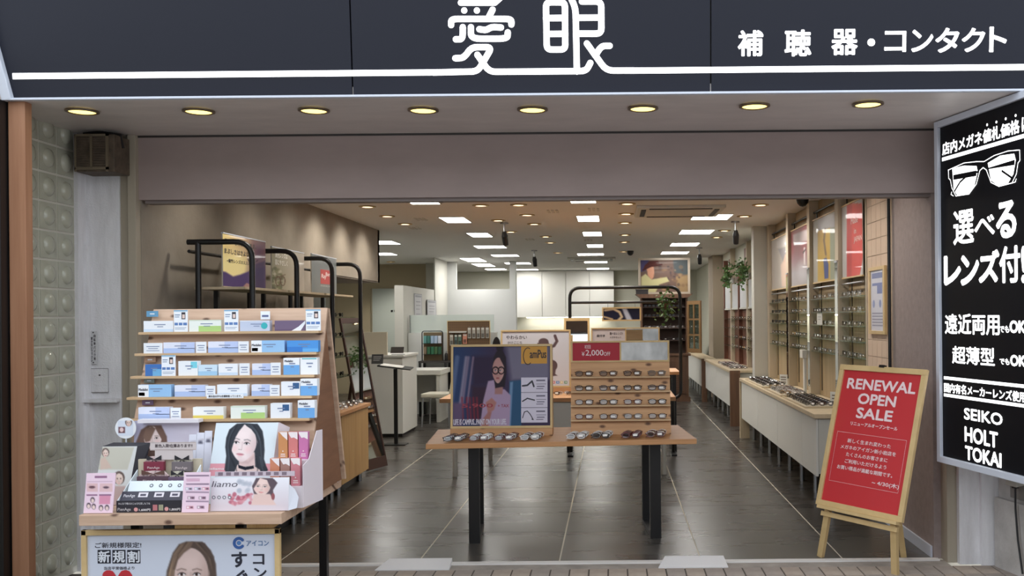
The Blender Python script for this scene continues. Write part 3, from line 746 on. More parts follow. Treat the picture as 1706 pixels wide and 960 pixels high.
# ceiling projector spots on stems
for k, (x, y) in enumerate([(840, 371, ), (890, 417), (1225, 369), (1165, 413)]):
    p = Wz(x, y, ZC)
    lab = ['black spotlight on a stem over the oak table', 'black spotlight on a stem further back over the middle aisle', 'black spotlight on a stem over the counter with trays', 'small black spotlight on a stem over the far counter'][k]
    t = thing('stem_spotlight', lab, 'spotlight', (p.x, p.y, ZC), group='stem spotlights')
    MB().lathe([(0.05, ZC), (0.05, ZC - 0.015), (0.01, ZC - 0.02)], (p.x, p.y, 0), 12).build('ceiling_mount', M_STEEL, t)
    MB().tube([(p.x, p.y, ZC - 0.01), (p.x, p.y, ZC - 0.13)], 0.010, 8).build('stem', M_STEEL, t)
    MB().tube([(p.x, p.y - 0.02, ZC - 0.11), (p.x + 0.005, p.y, ZC - 0.16), (p.x + 0.012, p.y + 0.05, ZC - 0.26)], [0.024, 0.038, 0.032], 10).build('lamp_head', M_BLACK, t)
# cassette air conditioners
for k, (x, y, lab) in enumerate([(1130, 350, 'white ceiling air conditioner with dark slits near the entrance'), (986, 431, 'white ceiling air conditioner with dark slits deep in the shop')]):
    p = Wz(x, y, ZC); a = 0.45
    t = thing('air_conditioner', lab, 'air conditioner', (p.x, p.y, ZC - 0.03), group='ceiling air conditioners')
    MB().box(p.x - a, p.y - a, ZC - 0.03, p.x + a, p.y + a, ZC - 0.0005).build('cover', M_WHITE, t, bevel=0.008)
    for q in ((-.32, -.40, .32, -.35), (-.32, .35, .32, .40), (-.40, -.32, -.35, .32), (.35, -.32, .40, .32)):
        MB().box(p.x + q[0], p.y + q[1], ZC - 0.036, p.x + q[2], p.y + q[3], ZC - 0.03).build('air_slit', M_BLACK, t)
for k, (x, y, lab) in enumerate([(1050, 418, 'black dome camera on the ceiling in the middle of the shop'), (1337, 330, 'dark dome camera on the ceiling near the display bays')]):
    p = Wz(x, y, ZC)
    MB().lathe([(0.06, 0), (0.06, -0.02), (0.052, -0.05), (0.03, -0.075), (0.004, -0.083)], (p.x, p.y, ZC), 14).solo('dome_camera', M_BLACK, lab, 'camera', 'ceiling dome cameras', smooth=True)
for k, (x, y) in enumerate([(920, 352), (988, 349), (700, 365), (690, 380), (882, 399), (979, 400)]):
    p = Wz(x, y, ZC)
    mb = MB()
    for q in range(3): mb.box(p.x - 0.05 + q * 0.045, p.y - 0.12, ZC - 0.008, p.x - 0.025 + q * 0.045, p.y + 0.12, ZC)
    mb.solo('ceiling_vent', M_WHITE, '%s small slotted ceiling vent from the entrance' % ORD[[1, 0, 2, 3, 4, 5][k]], 'vent', 'small ceiling vents')
# ================================================================== contact lens stand on the street side
def face(P, cx, cy, rx, ry, rot=0.0, skin=(236, 214, 208), hair=(70, 60, 58), shade=(204, 172, 164), lip=(196, 120, 120), eye=(60, 50, 54), k=1.0, turn=0.0, brow=True):
    """a printed face: oval with tapering jaw, cheek tone, brows, eyes with lids, nose, mouth (coordinates of the print)"""
    c, s = math.cos(rot), math.sin(rot)
    def q(x, y): return cx + (x * rx * c - y * ry * s), cy + (x * rx * s + y * ry * c)
    d = turn * .22
    out = [q(math.cos(a) * (1.0 if math.sin(a) < .1 else 1.0 - .30 * math.sin(a) ** 2.2) + d * .3 * max(0, math.sin(a)), math.sin(a) * 1.0) for a in np.linspace(0, 2 * math.pi, 40)[:-1]]
    P.poly(out, skin, rx * .07)
    sh = -1 if turn >= 0 else 1
    m = P.m_poly(out, rx * .07)
    P.mix(m * P.m_ell(*q(sh * 1.05, .25), rx * .55, ry * .9, rx * .6, rot) * .55, shade)
    P.mix(m * P.m_ell(*q(d, 1.05), rx * .7, ry * .22, rx * .35, rot) * .4, shade)
    for e in (-1, 1): P.ell(*q(e * .52 + d, .32), rx * .26, ry * .17, (min(255, skin[0] + 4), int(skin[1] * .86), int(skin[2] * .87)), rx * .3, rot, .35)
    P.ell(*q(d, -.45), rx * .5, ry * .25, tuple(min(255, int(x * 1.05)) for x in skin), rx * .5, rot, .6)
    for e in (-1, 1):
        x0 = e * .41 + d
        P.ell(*q(x0, -.02), rx * .24, ry * .10, shade, rx * .16, rot, .45)
        P.ell(*q(x0, .0), rx * .19, ry * .062, (242, 238, 238), rx * .05, rot)
        P.ell(*q(x0 + d * .1, .0), rx * .085, ry * .066, eye, rx * .04, rot); P.ell(*q(x0 + d * .1, .0), rx * .04, ry * .034, (24, 20, 22), rx * .03, rot)
        P.line([q(x0 - .21, .012), q(x0 - .1, -.055), q(x0 + .06, -.065), q(x0 + .21, -.01)], ry * .028, (44, 34, 36), rx * .05)
        if brow: P.line([q(x0 - e * .22, -.17), q(x0 + e * .02, -.215), q(x0 + e * .25, -.16)], ry * .045, hair, rx * .08, .7)
    P.line([q(d * 1.2 + sh * .09, -.05), q(d * 1.3 + sh * .11, .22), q(d * 1.4 + sh * .12, .31)], rx * .07, shade, rx * .10, .6)
    for e in (-1, 1): P.ell(*q(d * 1.4 + e * .075, .355), rx * .04, ry * .016, tuple(int(x * .62) for x in shade), rx * .06, rot, .8)
    P.ell(*q(d * 1.2, .60), rx * .27, ry * .055, lip, rx * .07, rot); P.ell(*q(d * 1.2, .645), rx * .19, ry * .045, tuple(min(255, int(x * 1.12)) for x in lip), rx * .08, rot, .8)
    P.line([q(d * 1.2 - .25, .60), q(d * 1.2, .612), q(d * 1.2 + .25, .60)], ry * .016, tuple(int(x * .6) for x in lip), rx * .04, .8)
    P.line([q(d * 1.2 - .12, .745), q(d * 1.2 + .12, .745)], ry * .03, shade, rx * .12, .5)
    return q
def strands(P, pts_list, w, col, a=.5):
    for pts in pts_list: P.line(pts, w, col, w * 1.2, a)

ZL = 0.68
def yb(z): return 4.56 + (z - 1.03) * 0.385
t = thing('lens_stand', 'pine contact lens display stand with five narrow shelves on black legs', 'display stand', (-1.9, 4.7, 0))
LSx0, LSx1 = -2.295, -1.425
YK = yb(1.0)
MB().box(LSx0, YK, ZL, LSx1, YK + 0.02, 1.0).build('lower_board', M_PINE, t)
MB().hexa([(LSx0, YK, 1.0), (LSx1, YK, 1.0), (LSx1, YK + 0.02, 1.0), (LSx0, YK + 0.02, 1.0),
           (LSx0, yb(1.588), 1.588), (LSx1, yb(1.588), 1.588), (LSx1, yb(1.588) + 0.02, 1.588), (LSx0, yb(1.588) + 0.02, 1.588)]).build('front_board', M_PINE, t, bevel=0.002)
MB().hexa([(LSx0, 5.07, ZL), (LSx1, 5.07, ZL), (LSx1, 5.09, ZL), (LSx0, 5.09, ZL),
           (LSx0, 4.80, 1.585), (LSx1, 4.80, 1.585), (LSx1, 4.82, 1.585), (LSx0, 4.82, 1.585)]).build('rear_board', M_PINE, t, bevel=0.002)
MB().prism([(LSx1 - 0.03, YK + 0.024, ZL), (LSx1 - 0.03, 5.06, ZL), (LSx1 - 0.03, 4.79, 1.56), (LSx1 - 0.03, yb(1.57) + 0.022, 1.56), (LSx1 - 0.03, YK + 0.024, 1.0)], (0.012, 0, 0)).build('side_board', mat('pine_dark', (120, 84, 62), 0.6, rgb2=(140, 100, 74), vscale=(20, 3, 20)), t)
SHZ = [1.475, 1.372, 1.264, 1.166, 1.063]
for z in SHZ:
    MB().box(LSx0 - 0.025, yb(z) - 0.062, z - 0.012, LSx1 - 0.012, yb(z) + 0.004, z).build('shelf', M_PINEX, t, bevel=0.0015)
MB().box(-2.35, 4.19, ZL - 0.048, -1.46, 5.12, ZL).build('ledge', M_PINE, t, bevel=0.003)
MB().box(-1.475, 4.62, ZL, -1.455, 5.12, ZL + 0.02).build('edge_strip', M_PINEX, t)
for x, y in ((-2.2, 4.40), (-1.72, 4.40), (-2.30, 4.93), (-1.50, 4.93)):
        MB().box(x - 0.019, y - 0.019, 0, x + 0.019, y + 0.019, ZL - 0.048).build('leg', M_BLACK, t)
for y in (4.40, 4.93): MB().box(-2.18 if y < 4.5 else -2.281, y - 0.015, ZL - 0.09, -1.74 if y < 4.5 else -1.524, y + 0.015, ZL - 0.05).build('rail', M_BLACK, t)
MB().box(-1.47, 4.98, ZL, -1.44, 4.99, ZL + 0.001).build('bracket', M_ALU, t)
MB().box(-1.452, 4.90, ZL + 0.02, -1.449, 4.95, ZL + 0.14).build('bracket', M_ALU, t)

def Zb(x, y): return 220 + x * 0.20833, 500 + y * 0.20833
def P4(px0, py0, px1, py1, Y):                      # camera-facing panel through four photo edges
    a = W(px0, py0, Y); b = W(px1, py1, Y); a2 = W((px0 + px1) / 2, py0, Y); b2 = W((px0 + px1) / 2, py1, Y)
    return Panel((a.x, Y, a2.z), (1, 0, 0), (0, 0, 1), b.x - a.x, a2.z - b2.z)
STY = {  # base, accents (uv rect, colour), text lines
 'lav': ((226, 230, 246), [((0.0, .55, 1, 1), (176, 196, 236)), ((.55, 0, 1, .6), (190, 204, 240))]),
 'white': ((238, 242, 248), [((0.0, .75, 1, 1), (204, 222, 244))]),
 'lgreen': ((236, 242, 236), [((.30, .52, 1, 1), (178, 212, 130)), ((.0, 0, 1, .08), (210, 224, 206))]),
 'silver': ((196, 206, 228), [((0, 0, 1, .1), (222, 228, 240))]),
 'purple': ((112, 94, 122), [((0, .85, .6, 1), (98, 80, 110))]),
 'blue': ((74, 148, 220), [((.0, .55, .5, 1), (54, 124, 204)), ((.5, .7, 1, 1), (96, 170, 232))]),
 'medal': ((150, 194, 236), [((0, 0, .32, 1), (240, 243, 248)), ((.02, .62, .2, .9), (236, 190, 150))]),
 'navy': ((58, 112, 184), [((0.45, .4, 1, 1), (112, 176, 222))]),
 'teal': ((238, 242, 246), [((.64, .04, .97, .48), (120, 208, 226))]),
 'navysq': ((236, 240, 246), [((.62, .08, .96, .5), (50, 92, 140))]),
 'sky': ((206, 228, 244), [((0, .6, 1, 1), (162, 204, 236))]),
 'tallblue': ((240, 243, 248), [((0, .42, 1, 1), (110, 170, 228))]),
 'tallwhite': ((240, 242, 246), [((.1, .02, .95, .1), (112, 188, 196))]),
 'yellow': ((240, 242, 240), [((0, .7, 1, 1), (234, 216, 110))]),
 'tag': ((236, 240, 246), []),
 'card': ((240, 244, 250), [((0, 0, 1, .06), (130, 180, 214))]),
}
M_BOXSIDE = mat('carton_side', (214, 222, 236), 0.5)
rows_ = [
 [(92, 330, 168, 'white'), (338, 448, 82, 'card'), (455, 712, 160, 'lgreen'), (740, 852, 80, 'card'), (862, 1100, 165, 'silver'), (1140, 1385, 165, 'purple'), (1392, 1510, 76, 'card')],
 [(97, 246, 345, 'tag'), (250, 500, 340, 'lav'), (515, 597, 335, 'tag'), (608, 848, 333, 'lav'), (853, 935, 331, 'tag'), (953, 1218, 325, 'medal'), (1238, 1488, 325, 'blue')],
 [(105, 237, 517, 'navy'), (240, 350, 443, 'card'), (370, 525, 490, 'teal'), (529, 680, 520, 'sky'), (690, 845, 512, 'white'), (862, 942, 507, 'tag'), (960, 1108, 510, 'lav'), (1112, 1190, 502, 'tag'), (1210, 1338, 465, 'tallblue'), (1345, 1482, 462, 'tallwhite')],
 [(48, 312, 680, 'medal'), (340, 585, 683, 'lav'), (592, 668, 687, 'tag'), (680, 920, 678, 'white'), (955, 1101, 678, 'lav'), (1105, 1182, 680, 'tag'), (1192, 1342, 655, 'navysq'), (1346, 1480, 632, 'tallblue')],
 [(50, 300, 860, 'lav'), (312, 393, 862, 'tag'), (487, 730, 858, 'yellow'), (788, 1062, 850, 'lgreen'), (1107, 1262, 828, 'navysq'), (1325, 1460, 805, 'tallblue')]]
SNAME = ['top', 'second', 'third', 'fourth', 'lowest']
KIND = {'lav': 'long lavender-blue lens carton', 'white': 'long white lens carton', 'lgreen': 'white and green lens carton', 'silver': 'silver-blue lens carton with teal disc', 'purple': 'purple lens carton with white curve',
        'blue': 'bright blue lens carton', 'medal': 'light blue lens carton with white end', 'navy': 'dark blue lens carton', 'teal': 'white lens carton with teal square', 'navysq': 'white lens carton with navy square',
        'sky': 'pale sky-blue lens carton', 'tallblue': 'tall white and blue lens carton', 'tallwhite': 'tall white lens carton with green band', 'yellow': 'white and yellow lens carton', 'tag': 'small white price card', 'card': 'tall white leaflet card'}
for si, row in enumerate(rows_):
    z = SHZ[si]; seen = {}
    for bi, (x0, x1, y0, st) in enumerate(row):
        Yf = yb(z) - 0.052
        a = W(*Zb(x0, y0), Yf); b = W(*Zb(x1, y0), Yf); top = (a.z + b.z) / 2
        flat = st in ('tag', 'card'); d_ = 0.004 if flat else 0.036
        if flat: Yf -= 0.006
        hgt = max(0.035, top - z)
        pn = Panel((a.x, Yf, z + hgt + .0006), (1, 0, 0), (0, 0, 1), b.x - a.x, hgt)
        k = sum(1 for r in row if r[3] == st)
        lab = '%s on the %s shelf of the pine stand' % (KIND[st], SNAME[si])
        if k > 1: lab = '%s, %s of its kind from the pilaster, %s shelf of the stand' % (KIND[st], ORD[seen.get(st, 0)], SNAME[si])
        seen[st] = seen.get(st, 0) + 1
        nm = 'lens_carton' if not flat else ('price_card' if st == 'tag' else 'leaflet_card')
        bx = thing(nm, lab, 'card' if flat else 'box', pn.pt(0.5, 1, -d_ / 2), group='lens cartons and cards on the pine stand')
        base, acc = STY[st]
        pn.box(-d_, 0).build('carton' if not flat else 'board', mat('carton_%s' % st, base, 0.45), bx)
        for (r, c) in acc: pn.rects(bx, [r], ink(c), 0.0004)
        if st == 'medal': pn.text(bx, 'Medalist', (0.02, .28, .30, .48), ink((60, 62, 76)), 0.0008, 0.04, px=False)
        elif st == 'tallblue': pn.text(bx, 'Medalist', (0.08, .12, .6, .24), ink((60, 66, 84)), 0.0008, 0.04, px=False)
        elif st == 'purple':
            pn.poly(bx, [(.55, 1), (.78, .6), (1, .02), (1, .3), (.85, 1)], ink((236, 238, 244)), 0.0006, px=False)
        elif st == 'silver': pn.strokes(bx, [[(.82, .5), (.821, .5)]], hgt * 0.62, ink((60, 178, 186)), 0.0006, 'print', px=False)
        elif st == 'card':
            pn.rects(bx, [(.56, .1, .84, .42)], ink((52, 48, 58)), 0.0006); pn.rects(bx, [(.62, .2, .8, .38)], ink((232, 208, 198)), 0.0008)
            pn.rects(bx, [(.05, .58, .3, .7), (.36, .58, .62, .7), (.68, .58, .95, .7)], ink((92, 128, 186)), 0.0006)
            pn.rects(bx, [(.08, .2, .45, .24), (.08, .3, .4, .33), (.08, .8, .9, .82), (.08, .87, .8, .89)], ink((120, 140, 170)), 0.0006, 'lettering')
        if st not in ('card', 'purple'):
            w0, w1 = (.15, .85) if flat else (.36, .74)
            pn.rects(bx, [(w0, .30, w1, .37), (w0 + .1, .50, w1 - .08, .56)] + ([(w0, .72, w1, .77)] if flat else []), ink((120, 134, 168)), 0.0008, 'lettering')
# labels stuck on the boards and the strip notice
for k, (x0, y0, x1, y1, c, lab) in enumerate([(115, 88, 208, 134, (96, 150, 186), 'blue category label at the top of the pine stand'), (97, 455, 190, 500, (178, 140, 112), 'tan category label above the third shelf'),
                                  (95, 628, 178, 664, (128, 136, 128), 'grey-green category label above the fourth shelf'), (80, 802, 170, 842, (104, 78, 108), 'purple category label above the lowest shelf')]):
    zz = [1.53, 1.32, 1.22, 1.115][k]; pn = P4(*Zb(x0, y0), *Zb(x1, y1), yb(zz) - 0.012)
    bx = thing('category_label', lab, 'label', pn.pt(.5, 1), group='category labels on the pine stand')
    pn.box(-0.003, 0).build('plate', mat('label_%d' % k, c, 0.5), bx); pn.rects(bx, [(.3, .4, .7, .6)], ink((220, 226, 232)), 0.0006, 'lettering')
pn = P4(*Zb(1028, 90), *Zb(1103, 156), yb(1.53) - 0.02)
bx = thing('price_card', 'small white square price card pinned above the silver carton', 'card', pn.pt(.5, 1)); pn.box(-0.003, 0).build('board', mat('carton_tag', (236, 240, 246)), bx); pn.rects(bx, [(.15, .45, .85, .7)], ink((96, 104, 140)), 0.0006, 'lettering')
pn = P4(*Zb(597, 752), *Zb(890, 786), yb(1.166) - 0.066)
bx = thing('strip_notice', 'long white notice strip with black writing on the fourth shelf edge', 'notice', pn.pt(.5, 1)); pn.box(-0.002, 0).build('strip', mat('carton_tag', (236, 240, 246)), bx)
pn.text(bx, '展示品以外も各種取扱っています。', (.05, .25, .95, .78), ink((36, 34, 44)), 0.0006, 0.02, px=False)

# ------------------------------------------------------------------ counter displays on the ledge
ZL += 0.0012
def Zc(x, y): return 130 + x * 0.25791, 680 + y * 0.25791
def Zd(x, y): return 130 + x * 0.18755, 690 + y * 0.18755
def Ze(x, y): return 340 + x / 6.0, 690 + y / 6.0
def on_ledge(px0, px1, pytop, Y, lean=0.0, side=0.0):
    """card panel standing on the ledge at depth Y; lean tips the top back"""
    a = W(px0, 800, Y).x; b = W(px1, 800, Y).x
    h = 0.1
    for _ in range(6):
        T = Vector(((a + b) / 2 + side * h, Y + lean * h, ZL + .002 + h)); py = proj(T)[1]; h *= 1 + (py - pytop) / max(1, (proj((T.x, Y, ZL))[1] - py))
    V = Vector((side, lean, 1)); hh = h * V.length
    return Panel(Vector((a, Y, ZL + .002)) + V.normalized() * hh, (1, 0, 0), V, b - a, hh)
# large woman picture card with the wing at its side
pn = on_ledge(341, 446, 704.5, 4.40, 0.12, 0.10)
t = thing('portrait_display', 'white and pink lens display card with portrait of a dark-haired woman', 'display card', pn.pt(.5, 1))
pn.box(-0.004, 0).build('card', mat('card_white', (232, 236, 242), 0.4), t)
P = Paint(pn, 120, 150, (222, 234, 242), 340, 690, 1 / 6.0)
P.poly([(40, 495), (700, 495), (700, 620), (20, 620)], (226, 160, 172), 4)
P.poly([(50, 90), (95, 90), (50, 620), (0, 620)], (232, 178, 186), 6)
H_ = (58, 62, 70); H2 = (96, 104, 114); H3 = (40, 43, 50)
P.poly([(395, 92), (470, 96), (545, 110), (585, 170), (600, 260), (606, 360), (600, 450), (622, 520), (640, 560), (610, 600), (520, 605), (360, 600), (240, 615), (205, 560), (212, 500), (222, 420), (212, 330), (222, 240), (252, 160), (320, 105)], H_, 10)
P.poly([(352, 420), (505, 380), (512, 520), (348, 530)], (222, 196, 194), 10)
P.poly([(360, 440), (440, 470), (505, 400), (508, 440), (440, 500), (356, 490)], (196, 166, 168), 22, .6)
P.poly([(335, 505), (400, 530), (500, 518), (560, 560), (570, 615), (290, 615)], (226, 204, 200), 8)
P.poly([(340, 508), (415, 530), (495, 515), (500, 545), (410, 562), (345, 540)], (36, 38, 50), 4)
P.ell(548, 262, 18, 42, (224, 196, 196), 6); P.ell(551, 292, 8, 14, (246, 244, 246), 4)
q = face(P, 395, 292, 128, 188, 0.10, (240, 224, 224), (96, 92, 98), (204, 176, 180), (204, 140, 150), (74, 70, 78), turn=-0.7)
P.poly([(400, 94), (425, 120), (472, 152), (512, 205), (532, 270), (545, 350), (592, 350), (580, 190), (535, 98)], H_, 9)
P.poly([(412, 94), (388, 126), (350, 172), (318, 228), (298, 280), (280, 340), (268, 410), (232, 430), (216, 330), (224, 240), (254, 155), (330, 96)], H_, 9)
strands(P, [[(470, 110), (530, 180), (562, 280), (572, 400), (590, 520)], [(440, 105), (515, 170), (556, 250)], [(300, 140), (255, 230), (240, 330), (250, 440), (240, 560)], [(560, 430), (575, 520), (600, 590)]], 9, H2, .5)
strands(P, [[(330, 120), (275, 210), (252, 310), (262, 420), (300, 520)], [(500, 120), (560, 200), (588, 300)], [(520, 420), (540, 520), (530, 600)], [(280, 450), (320, 540), (330, 600)]], 10, H3, .6)
P.build(t, M_PRINT, 0.0008)
pn.text(t, 'teliamo', tuple(Ze(90, 540)) + tuple(Ze(245, 576)), ink((250, 250, 252)), 0.0016, 0.03)
a, b = pn.pt(1, 0), pn.pt(1, 1)
MB().hexa([b, b + Vector((0.012, 0.09, 0)), b + Vector((0.014, 0.09, 0)), b + Vector((0.002, 0.004, 0)),
           a, a + Vector((0.03, 0.06, -0.03)), a + Vector((0.032, 0.06, -0.03)), a + Vector((0.002, 0.004, 0))]).build('side_wing', mat('wing_white', (224, 214, 220), 0.5), t)
# lavender display behind with the brown-haired woman
pn = on_ledge(222, 330, 701, 4.485, 0.04)
t = thing('lavender_display', 'lavender lens display card with brown-haired woman behind the sale tray', 'display card', pn.pt(.5, 1))
pn.box(-0.004, 0).build('card', mat('card_lavender', (200, 196, 218), 0.5), t)
P = Paint(pn, 100, 100, (206, 204, 226), 130, 690, 0.18755)
P.grad(500, 100, (190, 188, 212), 950, 200, (220, 214, 230))
P.poly([(620, 100), (740, 100), (790, 200), (800, 420), (520, 420), (515, 250), (560, 140)], (116, 92, 84), 12)
face(P, 665, 215, 78, 105, 0.0, (232, 214, 212), (96, 76, 70), turn=0.1)
P.poly([(660, 110), (690, 130), (640, 240), (600, 250), (580, 200), (600, 130)], (130, 104, 92), 8); P.poly([(680, 110), (760, 140), (780, 260), (740, 220), (700, 150)], (122, 96, 86), 8)
P.build(t, M_PRINT, 0.0008)
tb = MB().box(pn.pt(0, 0).x + .04, 4.45, ZL + pn.h - 0.004, pn.pt(1, 0).x + 0.02, 4.50, ZL + pn.h + 0.012).build('top_strip', mat('lace_white', (226, 222, 230), 0.5), t)
# pale cards in a row
for k in range(3):
    pn = on_ledge(311 + k * 13, 323.5 + k * 13, 724 - k * 3, 4.435, 0.1)
    bx = thing('eye_sample_card', '%s white and lavender card with a printed eye counting from the lavender display' % ORD[k], 'card', pn.pt(.5, 1), group='eye sample cards')
    pn.box(-0.003, 0).build('board', mat('card_pale', (224, 226, 240)), bx)
    P = Paint(pn, 12, 40, (226, 228, 242)); c = pn.px; px_, py_ = proj(pn.pt(.5, .14))
    P.ell(px_, py_, 4.5, 2.2, (92, 92, 110), 1.5); P.line([(px_ - 5, py_ - 3.5), (px_ + 5, py_ - 4)], 1, (150, 140, 150)); P.build(bx, M_PRINT, 0.0006)
# orange to pink cartons in a white holder, two tiers
hx0, hx1 = W(454, 800, 4.36).x, W(503, 800, 4.36).x
t = thing('carton_holder', 'white stepped paper holder for orange and pink cartons', 'holder', ((hx0 + hx1) / 2, 4.38, ZL))
MB().prism([(hx1 + 0.02, 4.31, ZL), (hx1 + 0.05, 4.50, ZL), (hx1 + 0.05, 4.50, ZL + 0.33), (hx1 + 0.04, 4.45, ZL + 0.33), (hx1 + 0.03, 4.36, ZL + 0.21), (hx1 + 0.02, 4.31, ZL + 0.19)], (0.003, 0, 0)).build('side_wing', mat('wing_white', (224, 214, 220)), t)
MB().box(hx0 + 0.012, 4.37, ZL, hx1 + 0.02, 4.46, ZL + 0.205).build('rear_step', mat('wing_white', (224, 214, 220)), t)
MB().box(hx0, 4.30, ZL, hx1 + 0.02, 4.366, ZL + 0.095).build('front_step', mat('wing_white', (224, 214, 220)), t)
cols = [(202, 142, 92), (210, 126, 124), (200, 118, 170), (206, 134, 104), (164, 122, 112), (206, 130, 140)]
cname = ['amber', 'coral', 'magenta', 'orange', 'brown', 'rose']
for k in range(6):
    tier = 0 if k < 3 else 1; i = k % 3; Y = 4.40 if tier == 0 else 4.325; zb = ZL + (0.2055 if tier == 0 else 0.0955)
    x0 = hx0 + 0.002 + i * 0.047 + (0.012 if tier == 0 else 0); hh = 0.125
    pn = Panel((x0, Y, zb + hh), (1, 0, 0), (0, 0, 1), 0.042, hh)
    bx = thing('lens_carton', '%s upright carton in the %s tier of the white paper holder' % (cname[k], 'upper' if tier == 0 else 'lower'), 'box', pn.pt(.5, 1, -.012), group='coloured cartons in the paper holder')
    pn.box(-0.025, 0).build('carton', mat('carton_%s' % cname[k], cols[k], 0.45), bx)
    pn.poly(bx, [(0, 0), (1, 0), (1, .28), (.6, .2), (.3, .22), (0, .05)] if i else [(0.1, 0), (1, 0), (1, .3), (.5, .15)], ink((240, 232, 234)), 0.0005, px=False)
    pn.rects(bx, [(.25, .80, .75, .83), (.22, .87, .78, .90), (.44, .68, .56, .72)], ink((244, 234, 232)), 0.0007, 'lettering')
# curved front banner with a woman's face
pn = on_ledge(350, 480, 796, 4.235, 0.10)
t = thing('curved_banner', 'white curved lens banner with a woman and small lens circles', 'display card', pn.pt(.5, 1))
pn.box(-0.006, 0).build('card', mat('card_white', (232, 236, 242)), t)
P = Paint(pn, 150, 64, (232, 230, 238), 340, 690, 1 / 6.0)
P.grad(0, 640, (236, 236, 244), 0, 910, (214, 204, 212)); P.grad(60, 0, (0, 0, 0), 61, 0, (0, 0, 0), np.zeros(len(P.X)))
for i_ in range(26):
    P.ell(random.uniform(240, 480), random.uniform(790, 900), random.uniform(14, 30), random.uniform(12, 24), random.choice([(196, 120, 136), (180, 92, 112), (214, 150, 160)]), 10, 0, .8)
for i_ in range(14): P.ell(random.uniform(340, 500), random.uniform(660, 780), 22, 20, (176, 182, 196), 16, 0, .6)
P.poly([(520, 645), (700, 650), (735, 690), (690, 760), (700, 850), (660, 900), (500, 800), (480, 720)], (98, 84, 92), 10)
P.poly([(500, 800), (660, 800), (720, 910), (470, 910)], (224, 196, 190), 12)
face(P, 578, 725, 84, 95, 0.05, (232, 206, 200), (110, 88, 92), turn=-0.2, lip=(206, 140, 140))
P.poly([(520, 640), (560, 640), (500, 740), (484, 730)], (98, 84, 92), 6); P.poly([(560, 640), (690, 640), (690, 760), (655, 720), (630, 660)], (98, 84, 92), 8)
P.ell(690, 825, 18, 34, (150, 90, 96), 6)
for cx in (97, 150, 202, 256): P.ell(cx, 834, 18, 18, (110, 108, 120), 4); P.ell(cx, 834, 9, 9, (240, 240, 244), 4)
P.build(t, M_PRINT, 0.0008)
pn.text(t, 'liamo', tuple(Ze(78, 672)) + tuple(Ze(330, 728)), ink((96, 92, 104)), 0.0016, 0.0, slant=.25)
c0, c1 = pn.pt(1, 1), pn.pt(1, 0)
prof = [(0, 0, 0), (0.03, 0.02, 0.006), (0.035, 0.03, 0.05), (0.02, 0.03, 0.085), (0.0, 0.015, 0.112)]
MB().prism([c0 + Vector(p_) for p_ in prof], (0.001, 0.004, 0)).build('curled_end', mat('card_white2', (216, 218, 228), 0.4), t)
P2 = Panel(pn.pt(0.02, -0.18, -0.02), (1, 0, 0), pn.V, pn.w * 1.03, 0.022)
P2.box(-0.003, 0).build('top_lip', mat('lip_mauve', (190, 176, 186)), t)
P2.rects(t, [(.04 + k * .1, .15, .10 + k * .1, .8) for k in range(9)], ink((120, 104, 116)), 0.0006)
# beige display box with the woman and black flank
pn = on_ledge(152, 210, 744, 4.397, 0.14, 0.13)
t = thing('beige_display', 'beige lens display with a woman in the corner and a black flank', 'display box', pn.pt(.5, 1))
pn.box(-0.004, 0).build('card', mat('card_beige', (212, 212, 206)), t)
P = Paint(pn, 46, 70, (214, 216, 216), 130, 690, 0.18755)
P.poly([(190, 295), (500, 295), (440, 495), (150, 495)], (196, 194, 182), 5)
def small_face(P, x, y, k): P.ell(x, y - 8 * k, 34 * k, 40 * k, (108, 92, 88), 6); face(P, x, y, 24 * k, 34 * k, 0, (222, 202, 192), (90, 74, 70))
small_face(P, 245, 350, 1.0); P.poly([(200, 400), (240, 380), (300, 480), (200, 495)], (206, 184, 172), 10)
small_face(P, 365, 580, 1.5); P.poly([(320, 640), (420, 640), (420, 870), (290, 870)], (194, 170, 166), 14)
P.build(t, M_PRINT, 0.0008)
a, b = pn.pt(1, 0), pn.pt(1, 1)
MB().prism([b, b + Vector((0.02, 0.05, 0)), a + Vector((0.05, 0.02, 0.012)), a], (0.002, 0, 0)).build('flank', mat('card_black', (44, 42, 50), 0.4), t)
MB().prism([pn.pt(0, 0), a, a + Vector((0.05, 0.02, 0.012)), pn.pt(0.25, 0) + Vector((0, 0.02, 0.014))], (0, 0.001, 0.002)).build('lid', mat('card_black', (44, 42, 50)), t)
# round badge on its own clear stick
pn = P4(191.5, 696, 227, 731, 4.466)
t = thing('round_badge', 'round white shop card with two small portraits above the beige display', 'card', Vector((pn.pt(.5, 0).x, 4.41, ZL)))
c = pn.pt(.5, .5); R_ = pn.w / 2
MB().lathe([(R_, 0.0), (R_, 0.003)], c, 28, axis='Y').build('disc', mat('card_white', (232, 236, 242)), t)
P = Paint(pn, 26, 26, (214, 222, 236), 130, 690, 0.18755, r=(.14, .14, .86, .86)); small_face(P, 450, 80, .9); P.poly([(360, 115), (418, 115), (418, 170), (360, 170)], (110, 74, 80), 4); P.ell(388, 140, 18, 20, (228, 204, 204), 5); P.build(t, M_PRINT, 0.0008)
MB().box(c.x - 0.003, 4.4695, ZL, c.x + 0.003, 4.472, c.z - R_ * 0.9).build('stick', mat('clear_stick', (200, 206, 214), 0.2), t)
